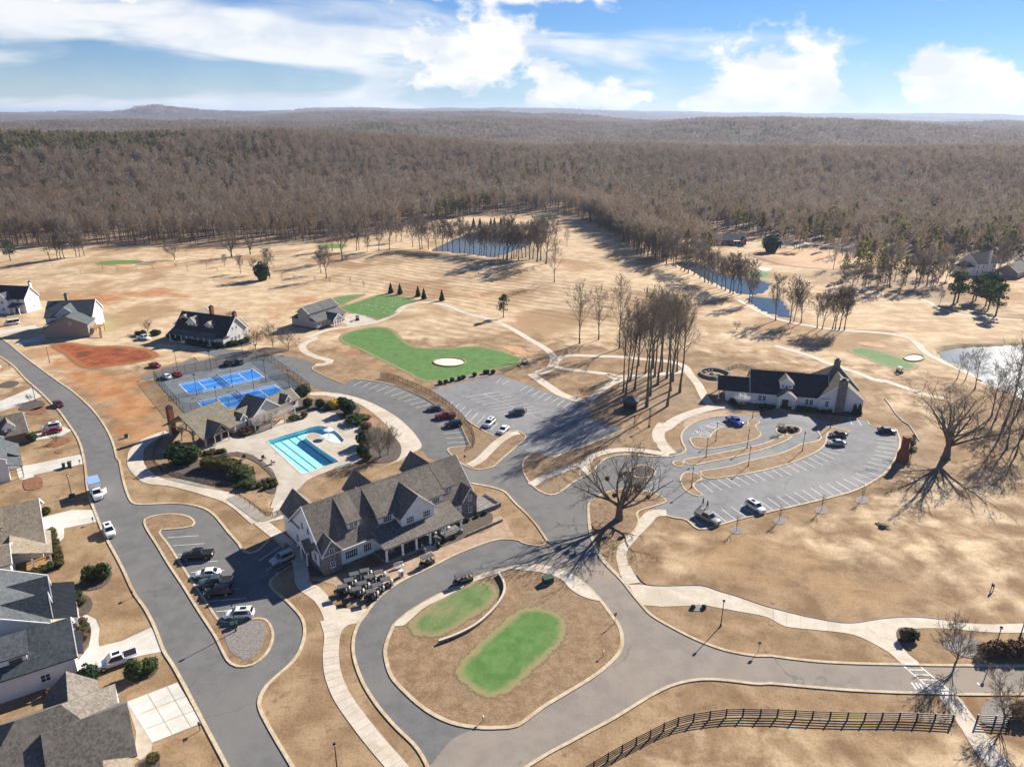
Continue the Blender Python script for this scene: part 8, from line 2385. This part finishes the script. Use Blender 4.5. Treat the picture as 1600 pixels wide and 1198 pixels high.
def wood_pine(seed):
    r_ = random.Random(seed); mb = MB()
    mb.tube((0, 0, -1), (0, 0, 15), .25, .08, 4, 0, False)
    for k in range(13):
        z = 7 + 10 * k / 13; rr = 3.1 * (1 - (k / 13) ** 1.6) * r_.uniform(.3, .9); t = k * 2.4
        c = Vector((rr * math.cos(t), rr * math.sin(t), z)); s_ = r_.uniform(1.0, 1.7)
        for i in range(17):
            n_ = Vector((r_.gauss(0, 1), r_.gauss(0, 1), r_.gauss(0, .7))).normalized(); p = c + n_ * s_ * r_.uniform(.5, 1); a = rand_perp(n_, r_) * .5; b_ = (n_ + Vector((0, 0, .4))) * .5
            mb.quad(p - a, p - b_, p + a, p + b_, 1)
    return mb


def wood_materials():
    for nm, c1, c2 in (('wood_grey', (.19, .155, .122), (.28, .232, .185)), ('wood_brown', (.18, .128, .085), (.26, .19, .132)), ('wood_green', (.11, .105, .03), (.19, .165, .05))):
        m, nt, b_ = mat_base(nm, .95, .1)
        oi = nt.nodes.new('ShaderNodeObjectInfo')
        big = n_noise(nt, n_pos(nt), .009, 4, .6)
        f_ = n_math(nt, 'ADD', n_math(nt, 'MULTIPLY', oi.outputs['Random'], .55), n_math(nt, 'MULTIPLY', n_range(nt, big, .35, .65), .45), True)
        nt.links.new(n_mix(nt, f_, c1, c2), b_.inputs['Base Color'])
        wrap_light(nm, .5)


wood_materials()


def scatter(name, pts, scales, rots, protos, label=None):
    """one object whose points carry shared tree meshes"""
    n = len(pts)
    me = bpy.data.meshes.new(name)
    me.vertices.add(n); me.vertices.foreach_set('co', np.asarray(pts, np.float32).ravel())
    for nm, ty, val in (('tree_scale', 'FLOAT', scales), ('tree_turn', 'FLOAT', rots)):
        at = me.attributes.new(nm, ty, 'POINT'); at.data.foreach_set('value', np.asarray(val, np.float32))
    me.update()
    o = link(name, me); tag(o, label, kind='stuff')
    ng = bpy.data.node_groups.new(name + '_nodes', 'GeometryNodeTree')
    ng.interface.new_socket('Geometry', in_out='INPUT', socket_type='NodeSocketGeometry'); ng.interface.new_socket('Geometry', in_out='OUTPUT', socket_type='NodeSocketGeometry')
    N = ng.nodes.new; L = ng.links.new
    gi, go = N('NodeGroupInput'), N('NodeGroupOutput')
    m2p = N('GeometryNodeMeshToPoints'); L(gi.outputs[0], m2p.inputs['Mesh'])
    join = N('GeometryNodeGeometryToInstance')
    for pm in protos:
        oi = N('GeometryNodeObjectInfo'); oi.inputs['Object'].default_value = pm
        L(oi.outputs['Geometry'], join.inputs[0])
    iop = N('GeometryNodeInstanceOnPoints'); L(m2p.outputs[0], iop.inputs['Points']); L(join.outputs[0], iop.inputs['Instance'])
    iop.inputs['Pick Instance'].default_value = True
    rv = N('FunctionNodeRandomValue'); rv.data_type = 'INT'
    rv.inputs[4].default_value = 0; rv.inputs[5].default_value = len(protos) - 1
    L(rv.outputs[2], iop.inputs['Instance Index'])
    a1 = N('GeometryNodeInputNamedAttribute'); a1.data_type = 'FLOAT'; a1.inputs['Name'].default_value = 'tree_scale'
    a2 = N('GeometryNodeInputNamedAttribute'); a2.data_type = 'FLOAT'; a2.inputs['Name'].default_value = 'tree_turn'
    cx = N('ShaderNodeCombineXYZ'); L(a2.outputs[0], cx.inputs[2]); L(cx.outputs[0], iop.inputs['Rotation'])
    L(a1.outputs[0], iop.inputs['Scale'])
    L(iop.outputs[0], go.inputs[0])
    md = o.modifiers.new('trees', 'NODES'); md.node_group = ng
    return o


def proto_objects(meshes):
    r = []
    for me in meshes:
        r.append(bpy.data.objects.new(me.name, me))   # shared shapes only, never linked to the scene
    return r


bare_m = proto_objects([wood_tree(100 + i).mesh('wood_tree', M['wood_grey' if i % 2 else 'wood_brown']) for i in range(5)])
pine_m = proto_objects([wood_pine(200 + i).mesh('wood_pine', [M['bark'], M['wood_green']]) for i in range(2)])
# patches of woodland for the distance: many trees as one shared block
def grove(seed, pine=False):
    r_ = random.Random(seed); mb = MB()
    for k in range(26):
        x, y = r_.uniform(-30, 30), r_.uniform(-30, 30); s_ = r_.uniform(.75, 1.2); h_ = 17 * s_
        conifer = r_.random() < (.85 if pine else .07)
        for i in range(40):
            t = r_.uniform(0, 6.283); z = r_.random(); rr = (3.9 * math.sin(math.pi * min(1, z * .8 + .15)) if not conifer else 3.2 * (1.05 - z)) * r_.uniform(.55, 1)
            p = Vector((x + rr * math.cos(t), y + rr * math.sin(t), h_ * (.35 + .65 * z))); n_ = Vector((math.cos(t) * .7, math.sin(t) * .7, .6 + r_.random()))
            if conifer:
                a = rand_perp(n_.normalized(), r_) * 1.0; b_ = n_.normalized() * 1.0; mb.quad(p - a, p - b_, p + a, p + b_, 1)
            else:
                d = n_.normalized(); s2 = rand_perp(d, r_) * .55; mb.add([p - s2, p + s2, p + d * 3.2], [(0, 1, 2)], 0)
    return mb


grove_m = proto_objects([grove(300 + i).mesh('grove', [M['wood_grey' if i % 2 else 'wood_brown'], M['wood_green']]) for i in range(4)])
pgrove_m = proto_objects([grove(320, True).mesh('pine_grove', [M['wood_grey'], M['wood_green']])])

rs = np.random.RandomState(5)


def pine_mask(x, y):
    a = np.degrees(np.arctan2(x, y)); r = np.hypot(x, y)
    m = np.clip((fbm(x / 160 + 40, y / 160, 3) - .60) * 3, .02, .5)
    for az, d, wa, wd, st in ((-31, 980, 8, 120, 1.1), (-11, 2150, 4, 260, .95), (-5, 640, 4, 60, .3), (22, 600, 16, 70, .07), (10, 1150, 9, 200, .2), (28, 1250, 8, 150, .12)):
        m = np.maximum(m, st * (np.exp(-((a - az) / wa) ** 2 - ((r - d) / wd) ** 2) > .4))
    return m


# near woods: tree by tree
RMAX = 1500
n = 54000
r2 = np.sqrt(rs.uniform(380 ** 2, RMAX ** 2, n)); aa = rs.uniform(-48, 48, n)
X = r2 * np.sin(np.radians(aa)); Y = r2 * np.cos(np.radians(aa))
keep = r2 > forest_edge(aa) + rs.uniform(0, 6, n)
for pd in PONDS:
    keep &= ~inside(pd, X, Y)
keep &= ~((np.abs(aa - 17) < 9) & (r2 < 530))          # clearing round the brick house
ha = math.degrees(math.atan2(*g(1540, 425))); keep &= ~((np.abs(aa - ha) < 2.6) & (r2 < 500))
X, Y = X[keep], Y[keep]
# belt of trees along the fairway toward the brick house
belt = G(vW([(800, 96), (870, 110), (1000, 180), (1080, 240), (1150, 290), (1250, 350), (1330, 375), (1400, 350), (1330, 270), (1240, 200), (1180, 130), (1050, 90), (900, 70)]))
bx0 = np.array(belt); nb = 420
bxx = rs.uniform(bx0[:, 0].min(), bx0[:, 0].max(), nb * 3); byy = rs.uniform(bx0[:, 1].min(), bx0[:, 1].max(), nb * 3)
k = inside(belt, bxx, byy)
X = np.concatenate([X, bxx[k][:nb]]); Y = np.concatenate([Y, byy[k][:nb]])
for pl, nb in ((vP([(760, 235), (1000, 185), (1280, 210), (1290, 300), (1250, 330), (1150, 330), (900, 322)]), 42), (vP([(560, 150), (760, 160), (1000, 190), (980, 215), (700, 185)]), 12), (vP([(120, 95), (280, 110), (270, 170), (330, 215), (180, 205), (60, 190)]), 70)):
    q = np.array(G(pl)); bxx = rs.uniform(q[:, 0].min(), q[:, 0].max(), nb * 4); byy = rs.uniform(q[:, 1].min(), q[:, 1].max(), nb * 4)
    k = inside(G(pl), bxx, byy)
    for pd in PONDS:
        k &= ~inside(offset(pd, -5), bxx, byy)
    X = np.concatenate([X, bxx[k][:nb]]); Y = np.concatenate([Y, byy[k][:nb]])
pm = pine_mask(X, Y) * .8 > rs.rand(len(X))
Z = H(X, Y)
edge = np.hypot(X, Y) - forest_edge(np.degrees(np.arctan2(X, Y)))
sc = rs.uniform(.7, 1.15, len(X))
o = scatter('bare_wood', np.stack([X, Y, Z], 1)[~pm], sc[~pm], rs.uniform(0, 6.28, (~pm).sum()), bare_m, 'brown leafless wood rising beyond the golf course')
o = scatter('pine_wood', np.stack([X, Y, Z], 1)[pm], sc[pm] * .95, rs.uniform(0, 6.28, pm.sum()), pine_m, 'scattered green pines standing in the leafless wood')
# far woods: block by block
pts = []
r = RMAX - 10
while r < 16000:
    step = 44 if r < 4000 else (60 if r < 8000 else 110)
    da = math.degrees(step / r)
    for a in np.arange(-46, 46, da):
        pts.append((r + rs.uniform(-15, 15), a + rs.uniform(-.3, .3) * da))
    r += step
pts = np.array(pts)
X = pts[:, 0] * np.sin(np.radians(pts[:, 1])); Y = pts[:, 0] * np.cos(np.radians(pts[:, 1]))
opn = fbm(X / 700 + 9, Y / 700 + 3, 3) > .80
X, Y = X[~opn], Y[~opn]
pm = pine_mask(X, Y) > rs.rand(len(X)) * 1.2
Z = H(X, Y)
sc = np.where(np.hypot(X, Y) > 8000, 1.7, np.where(np.hypot(X, Y) > 4000, 1.15, 1.0))
scatter('distant_wood', np.stack([X, Y, Z], 1)[~pm], sc[~pm], rs.uniform(0, 6.28, (~pm).sum()), grove_m, 'hazy leafless woods rolling to the horizon')
scatter('distant_pine_wood', np.stack([X, Y, Z], 1)[pm], sc[pm], rs.uniform(0, 6.28, pm.sum()), pgrove_m, 'dark pine plantations in the distant woods')

# ------------------------------------------------------------------ air
m = bpy.data.materials.new('haze'); m.use_nodes = True; M['haze'] = m
nt = m.node_tree; nt.nodes.clear()
out = nt.nodes.new('ShaderNodeOutputMaterial'); pv = nt.nodes.new('ShaderNodeVolumePrincipled')
pv.inputs['Color'].default_value = (.55, .67, .90, 1); pv.inputs['Density'].default_value = HAZE; pv.inputs['Anisotropy'].default_value = .25
nt.links.new(pv.outputs[0], out.inputs['Volume'])
S = 64000
MB().box(-S, -S, -42, S, S, 200).build('haze', m)
tag(bpy.data.objects['haze'], kind='stuff')

# smoke drifting from the grill at the golf clubhouse
ms = bpy.data.materials.new('smoke'); ms.use_nodes = True; M['smoke'] = ms
nt = ms.node_tree; nt.nodes.clear()
out = nt.nodes.new('ShaderNodeOutputMaterial'); pv = nt.nodes.new('ShaderNodeVolumePrincipled'); pv.inputs['Color'].default_value = (.92, .94, .97, 1)
p = nt.nodes.new('ShaderNodeTexCoord').outputs['Object']
ln = nt.nodes.new('ShaderNodeVectorMath'); ln.operation = 'LENGTH'; nt.links.new(p, ln.inputs[0])
d = n_math(nt, 'ADD', n_math(nt, 'SUBTRACT', 1.0, ln.outputs['Value']), n_math(nt, 'MULTIPLY', n_math(nt, 'SUBTRACT', n_noise(nt, p, 2.2, 3), .55), 2.6))
nt.links.new(n_math(nt, 'MULTIPLY', n_math(nt, 'MAXIMUM', d, 0.0), .9), pv.inputs['Density']); nt.links.new(pv.outputs[0], out.inputs['Volume'])
x, y = g(*vK([(575, 345)])[0])
sm = MB().lathe([(.05, -1), (.7, -.7), (1, 0), (.7, .7), (.05, 1)], 12).build('smoke', ms, loc=(x, y, 2.6)); sm.scale = (2.9, 2.0, 2.1)
tag(sm, 'white puff of smoke beside the golf clubhouse wall', kind='stuff')
t = thing('smoker_grill', 'black barrel grill smoking beside the golf clubhouse wall', 'grill', (x - .6, y - .4, .02), .3)
MB().tube((-.8, 0, .95), (.8, 0, .95), .38, .38, 10).build('barrel', M['black_metal'], t); MB().tube((.6, 0, 1.3), (.6, 0, 2.0), .07, .07, 6).build('flue', M['black_metal'], t)
for a in (-.6, .6):
    for c in (-.25, .25):
        MB().box(a - .04, c - .04, 0, a + .04, c + .04, .7).build('leg', M['black_metal'], t)
